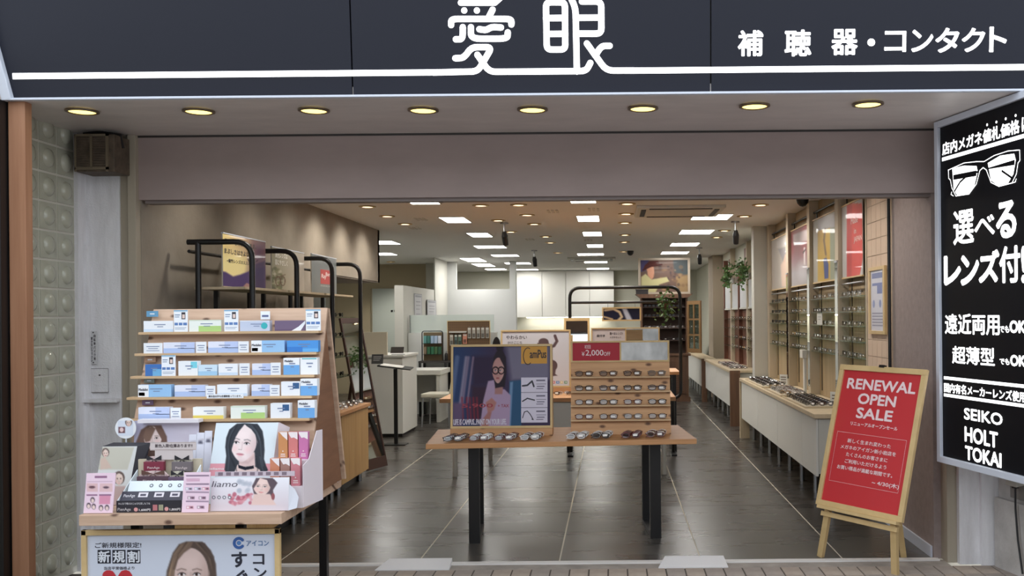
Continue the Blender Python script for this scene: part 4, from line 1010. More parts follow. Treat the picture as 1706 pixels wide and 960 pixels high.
# sale tray with bow-tied cartons
tx0, tx1 = W(194.5, 850, 4.235).x, W(303, 850, 4.235).x
t = thing('sale_tray', 'black and pale stepped sale tray for bow-tied lens cartons', 'display tray', ((tx0 + tx1) / 2, 4.30, ZL))
pn = Panel((tx0, 4.232, ZL + 0.052), (1, 0, 0), (0, 0, 1), tx1 - tx0, 0.052)
pn.box(-0.004, 0).build('front_strip', mat('strip_black', (36, 34, 44), 0.4), t)
pn.text(t, 'PienAge', (.02, .60, .22, .92), ink((200, 196, 200)), .0006, 0.0, px=False)
pn.text(t, 'みんなで噂のみじゅるを楽しもうね', (.03, .14, .52, .34), ink((222, 220, 226)), .0006, 0.0, px=False)
pn.text(t, '1,600円', (.35, .68, .52, .9), ink((232, 230, 234)), .0006, .02, px=False); pn.text(t, '1,800円', (.82, .66, .98, .88), ink((232, 230, 234)), .0006, .02, px=False)
pn.strokes(t, [[(.30, .75), (.301, .75)]], .018, ink((206, 150, 150)), .0006, 'print', px=False); pn.strokes(t, [[(.77, .72), (.771, .72)]], .018, ink((206, 150, 150)), .0006, 'print', px=False)
pn.rects(t, [(.56, .35, .63, .85)], ink((176, 110, 116)), .0006); pn.rects(t, [(.65, .35, .72, .85)], ink((150, 150, 126)), .0006)
pk = Panel((tx0 + 0.012, 4.262, ZL + 0.088), (1, 0, 0), (0, 0.55, 0.85), tx1 - tx0 - 0.006, 0.045)
pk.box(-0.003, 0).build('upper_strip', mat('strip_navy', (50, 48, 64), 0.4), t)
pk.text(t, 'PienAge', (.04, .3, .22, .7), ink((214, 210, 218)), .0006, 0, px=False)
for k in range(3): pk.rects(t, [(.27 + k * .25, .12, .42 + k * .25, .62)], ink((214, 208, 216)), .0006); pk.rects(t, [(.30 + k * .25, .28, .39 + k * .25, .5)], ink((70, 66, 84)), .0009)
pk2 = Panel((tx0 + 0.028, 4.30, ZL + 0.128), (1, 0, 0), (0, 0.5, 0.87), tx1 - tx0 - 0.008, 0.05)
pk2.box(-0.003, 0).build('pale_strip', mat('strip_pale', (222, 232, 238)), t)
for k in range(5): pk2.strokes(t, [[(.36 + k * .15, .45), (.361 + k * .15, .45)]], .017, ink((70, 74, 84)), .0006, 'lens_print', px=False); pk2.strokes(t, [[(.36 + k * .15, .45), (.361 + k * .15, .45)]], .010, ink((206, 216, 222)), .0009, 'lens_print', px=False)
MB().box(tx0 + 0.03, 4.37, ZL, tx1 + 0.03, 4.385, ZL + 0.215).build('back_card', mat('card_tan', (196, 186, 164)), t)
MB().hexa([(tx0, 4.236, ZL), (tx0 + .003, 4.236, ZL), (tx0 + .033, 4.36, ZL), (tx0 + .03, 4.36, ZL), (tx0, 4.236, ZL + .05), (tx0 + .003, 4.236, ZL + .05), (tx0 + .033, 4.36, ZL + .17), (tx0 + .03, 4.36, ZL + .17)]).build('side_card', mat('strip_pale', (222, 232, 238)), t)
MB().hexa([(tx1, 4.236, ZL), (tx1 + .003, 4.236, ZL), (tx1 + .033, 4.36, ZL), (tx1 + .03, 4.36, ZL), (tx1, 4.236, ZL + .05), (tx1 + .003, 4.236, ZL + .05), (tx1 + .033, 4.36, ZL + .19), (tx1 + .03, 4.36, ZL + .19)]).build('side_card', mat('strip_pale', (222, 232, 238)), t)
MB().box(tx0 + .033, 4.328, ZL + 0.10, tx1 + .0, 4.36, ZL + 0.104).build('step', mat('strip_pale', (222, 232, 238)), t)
for k, (x0, y0, x1, y1, Y, c, lab) in enumerate([(580, 425, 760, 508, 4.345, (122, 40, 62), 'wine-red bow-tied lens carton in the upper row of the sale tray'), (830, 425, 1005, 510, 4.345, (112, 104, 108), 'grey bow-tied lens carton in the upper row of the sale tray'),
                                         (520, 555, 800, 612, 4.315, (86, 62, 74), 'dark carton with brown bow behind the pale strip'), (800, 560, 950, 618, 4.315, (104, 84, 108), 'mauve bow-tied carton beside the pink price leaflet')]):
    pn = P4(*Zd(x0, y0), *Zd(x1, y1), Y)
    bx = thing('bow_carton', lab, 'box', pn.pt(.5, 1, -.015), group='bow-tied cartons in the sale tray')
    pn.box(-0.022, 0).build('carton', mat('bow_carton_%d' % k, c, 0.45), bx, bevel=0.002)
    pn.text(bx, 'PienAge', (.2, .5, .8, .82), ink((222, 206, 206)), .0006, 0, px=False)
    pc = mat('floral_paper_%d' % (k % 2), (206, 176, 176) if k % 2 == 0 else (196, 192, 176), 0.6, var=0.3, vscale=(90, 90, 90))
    ttop = Panel(pn.pt(0, -0.55 if k < 2 else -0.8, -0.012), (1, 0, 0), (0, 0, 1), pn.w, pn.h * (0.55 if k < 2 else 0.8))
    MB().prism([ttop.pt(0.02, 1), ttop.pt(.98, 1), ttop.pt(.82, .1), ttop.pt(.5, .0), ttop.pt(.18, .1)], (0, 0.01, 0)).build('gable', pc, bx)
    cc = ttop.pt(.5, .55, .004); bw = pn.w * .36
    mbow = MB()
    for e in (-1, 1):
        mbow.prism([cc, cc + Vector((e * bw, 0, .018)), cc + Vector((e * bw, 0, -.004))], (0, -.004, 0))
        mbow.prism([cc, cc + Vector((e * bw * .8, 0, -.022)), cc + Vector((e * bw * .5, 0, -.024))], (0, -.003, 0))
    mbow.build('bow', mat('bow_black' if k != 2 else 'bow_brown', (30, 28, 36) if k != 2 else (96, 66, 58)), bx)
pn = P4(*Zd(640, 250), *Zd(1050, 322), 4.352)
t = thing('stock_notice', 'cream notice strip with dark writing over the sale tray', 'notice', pn.pt(.5, 1)); pn.box(-.002, 0).build('strip', mat('notice_cream', (206, 196, 196)), t)
pn.rects(t, [(0.01, .04, .99, .08), (.01, .9, .99, .95)], ink((168, 150, 148)), .0006); pn.text(t, '新色入荷!在庫あります!!', (.11, .22, .92, .66), ink((70, 56, 64)), .0008, .02, px=False)
MB().box(pn.pt(.1, 1).x, 4.353, ZL + .215, pn.pt(.92, 1).x, 4.356, pn.pt(0, 1).z).build('stem', mat('notice_cream', (206, 196, 196)), t)
# pink leaflets
for k, (x0, x1, yt, Y, sd, lab) in enumerate([(138.5, 187, 788.5, 4.215, 0.06, 'pink leaflet with eye close-ups at the end of the ledge'), (302, 346, 787, 4.212, 0.05, 'pink price leaflet beside the curved banner')]):
    pn = on_ledge(x0, x1, yt, Y, 0.06, sd)
    t = thing('pink_leaflet', lab, 'leaflet', pn.pt(.5, 1), group='pink leaflets on the ledge')
    pn.box(-.003, 0).build('board', mat('leaflet_pink', (234, 206, 222)), t)
    P = Paint(pn, 40, 52, (236, 210, 226), 130, 690, 0.18755)
    if k == 0:
        P.poly([(80, 615), (178, 615), (175, 690), (78, 690)], (222, 186, 190), 3); P.poly([(195, 615), (308, 615), (305, 690), (192, 690)], (224, 190, 194), 3)
        P.ell(125, 650, 28, 12, (110, 80, 90), 6); P.ell(250, 652, 26, 10, (96, 76, 90), 6)
        for x_, y_ in ((130, 770), (95, 820), (140, 828), (205, 840), (258, 838)): P.ell(x_, y_ - 6, 20, 26, (96, 80, 92), 5); P.ell(x_, y_, 13, 18, (232, 210, 206), 4)
        P.poly([(190, 720), (290, 720), (286, 800), (186, 800)], (218, 150, 176), 4)
        for r in ((150, 550, 258, 570), (75, 712, 172, 728), (188, 712, 295, 726)): P.poly([(r[0], r[1]), (r[2], r[1]), (r[2], r[3]), (r[0], r[3])], (150, 110, 140), 3)
        P.line([(85, 604), (305, 602)], 5, (160, 120, 146), 3)
    else:
        for y_ in (548, 622, 695, 777): P.line([(965, y_), (1160, y_)], 12, (140, 118, 140), 4)
        for y_ in (580, 592): P.line([(965, y_), (1080, y_)], 5, (190, 130, 160), 3)
        for x_, y_ in ((965, 665), (1045, 665), (1115, 665), (985, 745), (1085, 745), (975, 830), (1070, 828)):
            P.poly([(x_ - 12, y_ - 14), (x_ + 52, y_ - 14), (x_ + 52, y_ + 12), (x_ - 12, y_ + 12)], random.choice([(214, 160, 176), (160, 130, 150), (196, 190, 210)]), 4); P.ell(x_ + 2, y_, 9, 9, (244, 236, 240), 4); P.ell(x_ + 34, y_, 12, 8, (110, 84, 100), 4)
    P.build(t, M_PRINT, .0008)
# ------------------------------------------------------------------ framed poster standing below the ledge
a = W(137, 880, 4.28); b = W(467, 878, 4.28); ph = 0.595
pn = Panel((a.x, 4.28, ph), (1, 0, 0), (0, 0.0, 1), b.x - a.x, ph)
t = thing('floor_poster', 'wood-framed white campaign poster with a long-haired woman below the lens stand', 'poster', pn.pt(.5, 1))
f_ = 0.026
for r in ((0, 0, 1, f_ * pn.w / pn.h), (0, 1 - f_ * pn.w / pn.h, 1, 1), (0, 0, f_, 1), (1 - f_, 0, 1, 1)): pn.box(-.012, .012, *r).build('frame_bar', M_FRAMEWOOD, t, bevel=.002)
pn.box(-.012, 0, .02, .03, .98, .97).build('board', M_WHITE, t)
def Zg(x, y): return 130 + x * 0.20516, 870 + y * 0.20516
P = Paint(pn, 190, 110, (206, 212, 226), 130, 870, 0.20516, r=(f_, f_ * 1.45, 1 - f_, .6))
HB = (92, 78, 72)
P.poly([(880, 158), (1010, 160), (1080, 230), (1120, 340), (1140, 700), (700, 700), (720, 400), (770, 250), (820, 180)], HB, 14)
P.poly([(840, 180), (780, 260), (735, 420), (720, 700), (760, 700), (790, 400), (850, 220)], (164, 138, 112), 18)
P.ell(1085, 420, 22, 45, (206, 178, 168), 8)
face(P, 912, 425, 148, 215, 0.0, (214, 190, 184), (112, 92, 84), (178, 150, 142), (176, 110, 110), turn=-0.25, eye=(92, 70, 66))
P.poly([(922, 160), (952, 212), (1010, 250), (1048, 310), (1066, 400), (1070, 520), (1130, 520), (1105, 280), (1030, 170)], HB, 12); P.poly([(938, 160), (912, 214), (862, 250), (812, 310), (786, 400), (775, 520), (735, 520), (780, 270), (850, 172)], (122, 102, 90), 12)
strands(P, [[(900, 165), (800, 290), (760, 500), (745, 700)], [(850, 190), (785, 320), (750, 520)], [(960, 170), (1060, 270), (1105, 420), (1120, 680)]], 12, (150, 126, 104), .45); strands(P, [[(985, 175), (1085, 300), (1112, 480)], [(880, 170), (815, 260), (780, 380)]], 12, (66, 54, 50), .5)
P.build(t, M_PRINTGLOSS, .0008)
pn.texts(t, [('ご新規様限定!', Zg(140, 168) + Zg(515, 208))], ink((44, 42, 54)), .0016, .02)
for k, ch in enumerate('新規割'):
    x_ = 160 + k * 120; pn.prects(t, [Zg(x_, 226) + Zg(x_ + 108, 336)], ink((26, 28, 44)), .0016, 'square'); pn.text(t, ch, Zg(x_ + 8, 236) + Zg(x_ + 100, 326), ink((222, 226, 234)), .0022, .03)
pn.text(t, '当店平常価格より', Zg(212, 362) + Zg(458, 386), ink((60, 56, 66)), .0016, .015)
pn.text(t, '28', Zg(208, 400) + Zg(440, 620), ink((190, 44, 54)), .0016, .05)
c = [Zg(1308 + 38 * math.cos(math.radians(a_)), 170 + 38 * math.sin(math.radians(a_))) for a_ in range(40, 321, 10)]
pn.strokes(t, [c], 24 * .20516 * 4.28 / F, ink((52, 92, 158)), .0016, 'logo'); pn.strokes(t, [[Zg(1308, 170), Zg(1308.2, 170)]], 36 * .20516 * 4.28 / F, ink((84, 128, 186)), .0018, 'logo')
pn.text(t, 'アイコン', Zg(1368, 150) + Zg(1550, 192), ink((92, 122, 164)), .0016, .03)
for ch, r in (('す', (1250, 246, 1370, 364)), ('ぐ', (1285, 392, 1375, 500)), ('コ', (1424, 262, 1512, 342)), ('ン', (1428, 375, 1530, 455)), ('タ', (1428, 490, 1530, 590)), ('に', (1270, 540, 1375, 640))):
    pn.text(t, ch, Zg(r[0], r[1]) + Zg(r[2], r[3]), ink((38, 40, 54)), .0016, .04)
# ================================================================== eyeglasses: one detailed pair, small pairs
def rim_pts(cx, w, h, n, z0):
    return [(cx + w * math.copysign(abs(math.cos(2 * math.pi * k / n)) ** .75, math.cos(2 * math.pi * k / n)), 0,
             z0 + h * math.copysign(abs(math.sin(2 * math.pi * k / n)) ** .8, math.sin(2 * math.pi * k / n))) for k in range(n)]
def glasses_meshes(frame_m, lens_m, thick, n=12, sides=4):
    fr = MB()
    for e in (-1, 1): fr.tube(rim_pts(e * 0.035, 0.026, 0.018, n, 0.021), thick, sides, closed=True)
    fr.tube([(-0.010, 0, 0.028), (0, -0.002, 0.031), (0.010, 0, 0.028)], thick, sides)
    for e in (-1, 1): fr.tube([(e * 0.060, 0, 0.030), (e * 0.067, 0.004, 0.031)], thick * 1.2, sides)
    ln = {e: MB().add(rim_pts(e * 0.035, 0.0255, 0.0175, n, 0.021), [tuple(range(n))]) for e in (-1, 1)}
    tp = {e: MB().tube([(e * 0.067, 0.004, 0.031), (e * 0.060, 0.013 + (e > 0) * .006, 0.031), (-e * 0.045, 0.016 + (e > 0) * .006, 0.026), (-e * 0.062, 0.017 + (e > 0) * .006, 0.014)], [thick * .9, thick, thick * .9, thick * 1.1], sides) for e in (-1, 1)}
    tg = MB().box(0.016, -0.004, 0.014, 0.046, -0.0028, 0.028)
    return fr, ln, tp, tg
M_FR = {'black': mat('frame_black', (26, 24, 24), 0.25), 'dark brown': mat('frame_brown', (72, 44, 34), 0.25), 'wine-red': mat('frame_wine', (92, 34, 36), 0.25),
        'silver': mat('frame_silver', (176, 176, 176), 0.25, 0.9), 'navy': mat('frame_navy', (40, 44, 66), 0.25), 'clear': mat('frame_clear', (206, 200, 196), 0.15), 'gold': mat('frame_gold', (176, 140, 84), 0.25, 0.9)}
M_TAG = mat('white_tag', (236, 232, 228), 0.5)
DET = {}
def detailed_pair(col):
    if col not in DET:
        fr, ln, tp, tg = glasses_meshes(M_FR[col], M_LENS, 0.0021)
        DET[col] = [('frame', fr.mesh('frame', M_FR[col], smooth=True)), ('lens', ln[-1].mesh('lens', M_LENS)), ('lens', ln[1].mesh('lens', M_LENS)),
                    ('temple', tp[-1].mesh('temple', M_FR[col], smooth=True)), ('temple', tp[1].mesh('temple', M_FR[col], smooth=True)), ('price_tag', tg.mesh('price_tag', M_TAG))]
    return DET[col]
def pair_with_parts(label, col, loc, rz=0.0, group=None):
    t = thing('eyeglasses', label, 'eyeglasses', loc, rz, group)
    for nm, me in detailed_pair(col):
        o = bpy.data.objects.new(nm, me); COL.objects.link(o); o.parent = t
    return t
SMALL = {}
def small_pair(label, col, loc, rz=0.0, group=None, lean=0.0, dark=False, rx=0.0, name='eyeglasses'):
    k = (col, dark)
    if k not in SMALL:
        fr, ln, tp, tg = glasses_meshes(M_FR[col], M_LENS, 0.0026, 8, 3)
        a = MB()
        for q, mi in ((fr, 0), (ln[-1], 1), (ln[1], 1), (tp[-1], 0), (tp[1], 0), (tg, 2)):
            if dark and mi == 2: continue
            a.add(q.v, q.f, mi)
        SMALL[k] = a.mesh('eyeglasses', [M_FR[col], M_DARKLENS if dark else M_LENS, M_TAG])
    o = bpy.data.objects.new(name, SMALL[k]); COL.objects.link(o)
    o.location = loc; o.rotation_euler = (rx, 0, rz)
    MW[o.name] = Matrix.Translation(loc)
    return tag(o, label, 'eyeglasses', group)

# ================================================================== front oak table
ZT = 0.70; TC = Vector((-0.372, 6.79, 0)); TR = 0.082
def TL(x, y, z=0.0): return TC + Vector((x * math.cos(TR) - y * math.sin(TR), x * math.sin(TR) + y * math.cos(TR), z))
t = thing('display_table', 'oak-topped display table on black loop legs in the entrance', 'table', TC, TR)
def local_box(parent, name, m, x0, y0, z0, x1, y1, z1, bevel=0.0):
    o = bpy.data.objects.new(name, MB().box(x0, y0, z0, x1, y1, z1).mesh(name, m, bevel)); COL.objects.link(o); o.parent = parent; MW[o.name] = MW[parent.name]; return o
local_box(t, 'table_top', M_OAK, -0.905, -0.415, ZT - 0.035, 0.905, 0.415, ZT, 0.004)
for sx in (-0.60, 0.64):
    mb = MB()
    mb.box(sx - .037, -.27, 0, sx + .037, -.21, ZT - .035); mb.box(sx - .037, .21, 0, sx + .037, .27, ZT - .035)
    mb.box(sx - .037, -.21, 0, sx + .037, .21, .03); mb.box(sx - .037, -.21, ZT - .065, sx + .037, .21, ZT - .035)
    o = bpy.data.objects.new('leg', mb.mesh('leg', M_BLACK)); COL.objects.link(o); o.parent = t
GC = ['black', 'dark brown', 'black', 'wine-red', 'navy', 'dark brown', 'silver', 'black']
tray_spots = [(755, 737), (798, 736), (840, 735.5), (883, 734.5), (960, 733), (1001, 732), (1051, 731.5), (1092, 730)]
for k, (x, y) in enumerate(tray_spots):
    p = Wz(x, y, ZT)
    for i in range(5):
        col = random.choice(['black', 'dark brown', 'clear', 'silver', 'clear', 'wine-red']) if k not in (6,) else random.choice(['wine-red', 'clear', 'dark brown'])
        small_pair('%s eyeglasses, %s from the edge in the %s cluster along the oak table' % (col, ORD[i], ORD[k]), col,
                   (p.x + i * 0.006, p.y + i * 0.038 - 0.02, ZT + 0.0065), 0.22 + random.uniform(-.03, .03), 'eyeglasses lying in clusters on the oak table', rx=-0.5)

def poster_box(name, label, x, y, zt, paint):
    """pine box standing on a table with a big print behind film"""
    w, h = 0.715, 0.645
    t = thing(name, label, 'poster box', (x + w / 2, y, zt))
    MB().box(x, y, zt, x + w, y + 0.14, zt + 0.055).build('base', M_PINEW, t, bevel=0.002)
    lean = 0.10
    V = Vector((0, lean, 1)).normalized()
    pn = Panel(Vector((x, y + 0.012, zt + 0.055)) + V * (h - 0.055), (1, 0, 0), V, w, h - 0.055)
    for r in ((0, 0, 1, .028), (0, .972, 1, 1), (0, .028, .022, .972), (.978, .028, 1, .972)): pn.box(-.02, .008, *r).build('frame_bar', M_FRAMEWOOD, t, bevel=.0015)
    pn.box(-.02, -.004, .02, .025, .98, .975).build('back_board', M_PINEX, t)
    MB().prism([(x + w - 0.008, y + 0.04, zt + 0.055), (x + w - 0.008, y + 0.135, zt + 0.055), (x + w - 0.008, y + 0.10, zt + h - 0.03), (x + w - 0.008, y + 0.095, zt + h - 0.03)], (0.008, 0, 0)).build('side_board', M_PINEX, t)
    MB().prism([(x, y + 0.04, zt + 0.055), (x, y + 0.135, zt + 0.055), (x, y + 0.10, zt + h - 0.03), (x, y + 0.095, zt + h - 0.03)], (0.008, 0, 0)).build('side_board', M_PINEX, t)
    paint(t, pn)
    return t
def Zh(x, y): return 740 + x * 0.19792, 560 + y * 0.19792
def paint_campus(t, pn):
    P = Paint(pn, 180, 155, (66, 64, 92), 740, 560, 0.19792, r=(.02, .025, .98, .975))
    P.grad(80, 0, (46, 66, 104), 420, 0, (62, 52, 78)); P.grad(420, 0, (0, 0, 0), 560, 0, (0, 0, 0), np.zeros(len(P.X)))
    P.poly([(240, 170), (420, 170), (420, 400), (240, 420)], (54, 44, 66), 40); P.poly([(230, 420), (440, 420), (440, 700), (230, 700)], (60, 44, 60), 40)
    P.poly([(520, 80), (890, 80), (890, 360), (560, 380)], (116, 112, 132), 50)
    P.poly([(550, 380), (650, 370), (650, 770), (540, 770)], (50, 84, 116), 14); P.poly([(555, 390), (580, 385), (560, 770), (535, 770)], (104, 134, 168), 10)
    for x_, c, w_ in ((185, (150, 140, 160), 22), (245, (168, 140, 156), 12), (110, (96, 112, 148), 36), (205, (140, 124, 146), 20)): P.line([(x_, 180), (x_ - 50, 560)], w_, c, 16, .8)
    for x_ in (150, 190, 215, 245, 275): P.line([(x_, 520), (x_ + 10, 700)], 14, (132, 48, 62), 14, .8)
    P.poly([(70, 560), (160, 560), (150, 770), (70, 770)], (120, 90, 116), 30, .7)
    # the woman
    P.poly([(370, 380), (420, 370), (440, 440), (510, 450), (560, 500), (550, 770), (300, 770), (330, 540)], (166, 144, 172), 10)
    P.poly([(430, 380), (500, 380), (490, 490), (425, 490)], (160, 118, 116), 10)
    P.ell(468, 100, 30, 34, (44, 36, 44), 8)
    P.poly([(440, 130), (490, 115), (520, 180), (525, 300), (510, 430), (480, 430), (430, 440), (405, 260), (415, 180)], (46, 38, 46), 8)
    face(P, 455, 290, 50, 108, 0.03, (176, 134, 130), (60, 44, 46), turn=-0.15, eye=(70, 52, 56), lip=(150, 84, 88))
    P.poly([(462, 150), (500, 200), (515, 300), (500, 250), (470, 190)], (46, 38, 46), 6)
    for cx in (432, 480):
        P.line([(cx + 25 * math.cos(a_), 290 + 30 * math.sin(a_)) for a_ in np.linspace(0, 6.3, 18)], 9, (30, 26, 32), 4)
    P.line([(455, 280), (460, 280)], 7, (30, 26, 32), 3)
    P.poly([(350, 560), (400, 520), (440, 560), (420, 620), (370, 660)], (168, 118, 112), 12); P.poly([(310, 720), (370, 640), (400, 640), (370, 770), (320, 770)], (160, 110, 106), 12)
    P.build(t, M_PRINTGLOSS, .0005)
    pn.prects(t, [Zh(648, 88) + Zh(866, 232)], ink((196, 142, 48)), .0012, 'print')
    pn.text(t, 'amPus', Zh(722, 118) + Zh(858, 185), ink((52, 34, 24)), .0018, .03)
    c = [Zh(705 - 38 * math.cos(a_), 170 - 70 * math.sin(a_)) for a_ in np.linspace(-2.2, 2.0, 24)]
    pn.strokes(t, [c], .006, ink((52, 34, 24)), .0018, 'logo')
    for k in range(3):
        pn.prects(t, [Zh(648, 350 + k * 128) + Zh(870, 472 + k * 128)], ink((206, 200, 216)), .0012, 'inset')
        pn.prects(t, [Zh(775, 368 + k * 130) + Zh(850, 380 + k * 130), Zh(775, 402 + k * 130) + Zh(858, 406 + k * 130), Zh(780, 420 + k * 130) + Zh(845, 428 + k * 130), Zh(775, 440 + k * 130) + Zh(835, 446 + k * 130)], ink((110, 104, 124)), .0018, 'lettering')
    pn.strokes(t, [[Zh(660, 420), Zh(700, 415), Zh(740, 380), Zh(755, 425)]], .012, ink((50, 48, 60)), .0018, 'print')
    pn.strokes(t, [[Zh(660, 550), Zh(700, 525), Zh(760, 540)]], .009, ink((50, 48, 60)), .0018, 'print')
    pn.strokes(t, [[Zh(660, 690), Zh(675, 640), Zh(700, 632), Zh(725, 660), Zh(750, 705), Zh(738, 700)]], .006, ink((50, 48, 60)), .0018, 'print')
    pn.text(t, 'LIFE IS CAMPUS...PAINT ON YOUR LIFE.', Zh(80, 702) + Zh(524, 744), ink((206, 200, 214)), .0018, .03)
    pn.text(t, '+ TAX', Zh(452, 575) + Zh(545, 600), ink((150, 60, 76)), .0018, .02)
    pn.text(t, '5,900', Zh(150, 572) + Zh(410, 605), ink((150, 52, 66)), .0018, .03)
poster_box('poster_box', 'pine poster box on the oak table showing a woman in round glasses', W(750, 700, 6.68).x, 6.68, ZT + .0005, paint_campus)
def Zi(x, y): return 820 + x * 0.198, 530 + y * 0.198
def paint_elephant(t, pn):
    P = Paint(pn, 110, 96, (206, 206, 214), 820, 530, 0.198, r=(.02, .025, .98, .975))
    E1 = (96, 78, 80)
    P.ell(432, 200, 42, 30, E1, 5); P.line([(400, 245), (470, 250), (520, 235), (545, 195), (530, 155), (528, 150)], 24, E1, 5); P.poly([(380, 210), (470, 200), (510, 260), (480, 300), (380, 300)], E1, 6)
    P.ell(505, 400, 44, 46, E1, 5); P.poly([(450, 400), (540, 400), (530, 470), (550, 485), (500, 490), (450, 480)], E1, 6)
    for x_, c in ((518, (190, 50, 60)), (552, (60, 120, 190)), (585, (214, 196, 130)), (620, (90, 140, 100))): P.poly([(x_ - 12, 530), (x_ + 12, 530), (x_ + 12, 552), (x_ - 12, 552)], c, 2); P.ell(x_, 541, 6, 6, (236, 236, 240), 2)
    P.build(t, M_PRINTGLOSS, .0005)
    pn.text(t, 'やわらかい', Zi(118, 148) + Zi(292, 178), ink((50, 46, 54)), .0014, .02)
    pn.text(t, 'かけごこち', Zi(130, 196) + Zi(250, 218), ink((70, 66, 74)), .0014, .01)
poster_box('poster_box', 'pine poster box further back showing a grey elephant', W(834, 650, 9.72).x, 9.72, .76, paint_elephant)

def glasses_rack(label, x, y, zt, header, rowname, groups, visible_rows=4):
    w = 0.705
    t = thing('glasses_rack', label, 'display rack', (x + w / 2, y, zt))
    dz = zt - ZT
    yl = lambda z: y + (z - zt) * 0.22
    tiers = [1.106, 1.005, 0.907, 0.807]
    edges = [1.205, 1.106, 1.005, 0.907, 0.807, ZT]
    for k in range(5):
        z1, z0 = edges[k] + dz, edges[k + 1] + dz
        MB().hexa([(x, yl(z0), z0), (x + w, yl(z0), z0), (x + w, yl(z0) + .015, z0), (x, yl(z0) + .015, z0), (x, yl(z1), z1), (x + w, yl(z1), z1), (x + w, yl(z1) + .015, z1), (x, yl(z1) + .015, z1)]).build('tier_board', M_PINEW, t)
    for z in tiers: MB().box(x, yl(z + dz) - 0.036, z + dz - 0.012, x + w, yl(z + dz) + .002, z + dz).build('ledge', M_PINEX, t, bevel=.001)
    z0, z1 = 1.205 + dz, 1.357 + dz; yh = yl(z0)
    pn = Panel((x, yh, z1), (1, 0, 0), (0, 0, 1), w, z1 - z0)
    for r in ((0, 0, 1, .08), (0, .92, 1, 1), (0, .08, .018, .92), (.982, .08, 1, .92), (.495, .08, .512, .92)): pn.box(-.03, .006, *r).build('header_bar', M_FRAMEWOOD, t, bevel=.001)
    pn.box(-.03, -.004, .018, .08, .982, .92).build('header_board', M_PINEX, t)
    pn.rects(t, [(.512, .08, .982, .92)], M_MIRROR, -.002, 'header_mirror')
    header(t, pn)
    MB().hexa([(x + .005, y + .015, zt), (x + .02, y + .015, zt), (x + .02, y + .28, zt), (x + .005, y + .28, zt), (x + .005, yh + .015, z0), (x + .02, yh + .015, z0), (x + .02, yh + .05, z0), (x + .005, yh + .05, z0)]).build('side_board', M_PINEX, t)
    MB().hexa([(x + w - .02, y + .015, zt), (x + w - .005, y + .015, zt), (x + w - .005, y + .28, zt), (x + w - .02, y + .28, zt), (x + w - .02, yh + .015, z0), (x + w - .005, yh + .015, z0), (x + w - .005, yh + .05, z0), (x + w - .02, yh + .05, z0)]).build('side_board', M_PINEX, t)
    for r_, z in enumerate(tiers[:visible_rows]):
        for c_ in range(4):
            col = [['dark brown', 'dark brown', 'dark brown', 'silver'], ['black', 'navy', 'black', 'navy'], ['dark brown', 'black', 'wine-red', 'black'], ['wine-red', 'dark brown', 'silver', 'dark brown']][r_][c_]
            pair_with_parts('%s eyeglasses, %s from the woman poster on the %s tier of the %s' % (col, ORD[c_], SNAME[r_] if r_ < 3 else 'lowest', rowname), col,
                            (x + .095 + c_ * .172, yl(z + dz) - .030, z + dz + .0006), 0.0, groups)
    return t
def head_red(t, pn):
    pn.rects(t, [(.018, .08, .495, .92)], ink((168, 26, 46)), -.002, 'print')
    pn.text(t, '2,000', (.15, .42, .33, .72), ink((236, 222, 222)), -.001, .01, px=False); pn.text(t, 'OFF', (.335, .52, .40, .70), ink((236, 222, 222)), -.001, .0, px=False)
    pn.text(t, '初回', (.14, .18, .20, .36), ink((236, 222, 222)), -.001, .0, px=False); pn.text(t, '¥', (.11, .50, .14, .70), ink((236, 222, 222)), -.001, .0, px=False)
glasses_rack('pine tiered eyeglasses rack on the oak table with a red discount header', W(951, 700, 6.73).x, 6.72, ZT + .0005, head_red, 'pine rack', 'eyeglasses on the pine rack')
def head_white(t, pn):
    pn.rects(t, [(.018, .08, .495, .92)], ink((206, 198, 200)), -.002, 'print')
    pn.text(t, '選べるレンズ!!', (.27, .3, .46, .48), ink((60, 54, 58)), -.001, .02, px=False); pn.text(t, '度付き', (.08, .45, .2, .62), ink((60, 54, 58)), -.001, .02, px=False)
    pn.text(t, 'メガネセット', (.27, .58, .44, .72), ink((90, 82, 86)), -.001, .02, px=False)
glasses_rack('pine tiered rack further back with a white text header and mirror', W(985, 600, 9.75).x, 9.72, .76, head_white, 'rear rack', 'eyeglasses on the rear rack', 0)

# ================================================================== second table on white legs
t = thing('display_table', 'oak-topped display table on round white legs behind the first table', 'table', (-0.52, 9.75, 0))
MB().box(-1.66, 9.12, .72, .60, 10.42, .7595).build('table_top', M_OAK, t, bevel=.003)
MB().box(-1.5, 9.16, .47, .44, 9.19, .72).build('skirt', M_WHITE, t)
for x, y in ((-1.53, 9.22), (-1.32, 10.25), (.49, 9.25), (.46, 10.3)): MB().lathe([(.024, 0), (.024, .72)], (x, y, 0), 12).build('leg', M_WHITE, t, smooth=True)
for i in range(4):
    small_pair('%s eyeglasses, %s from the elephant poster on the second table' % (['black', 'clear', 'dark brown', 'black'][i], ORD[i]), ['black', 'clear', 'dark brown', 'black'][i], (-.58 + i * .095, 9.35 + .05 * (i % 2), .766), .3, 'eyeglasses lying on the second table', rx=-.5)
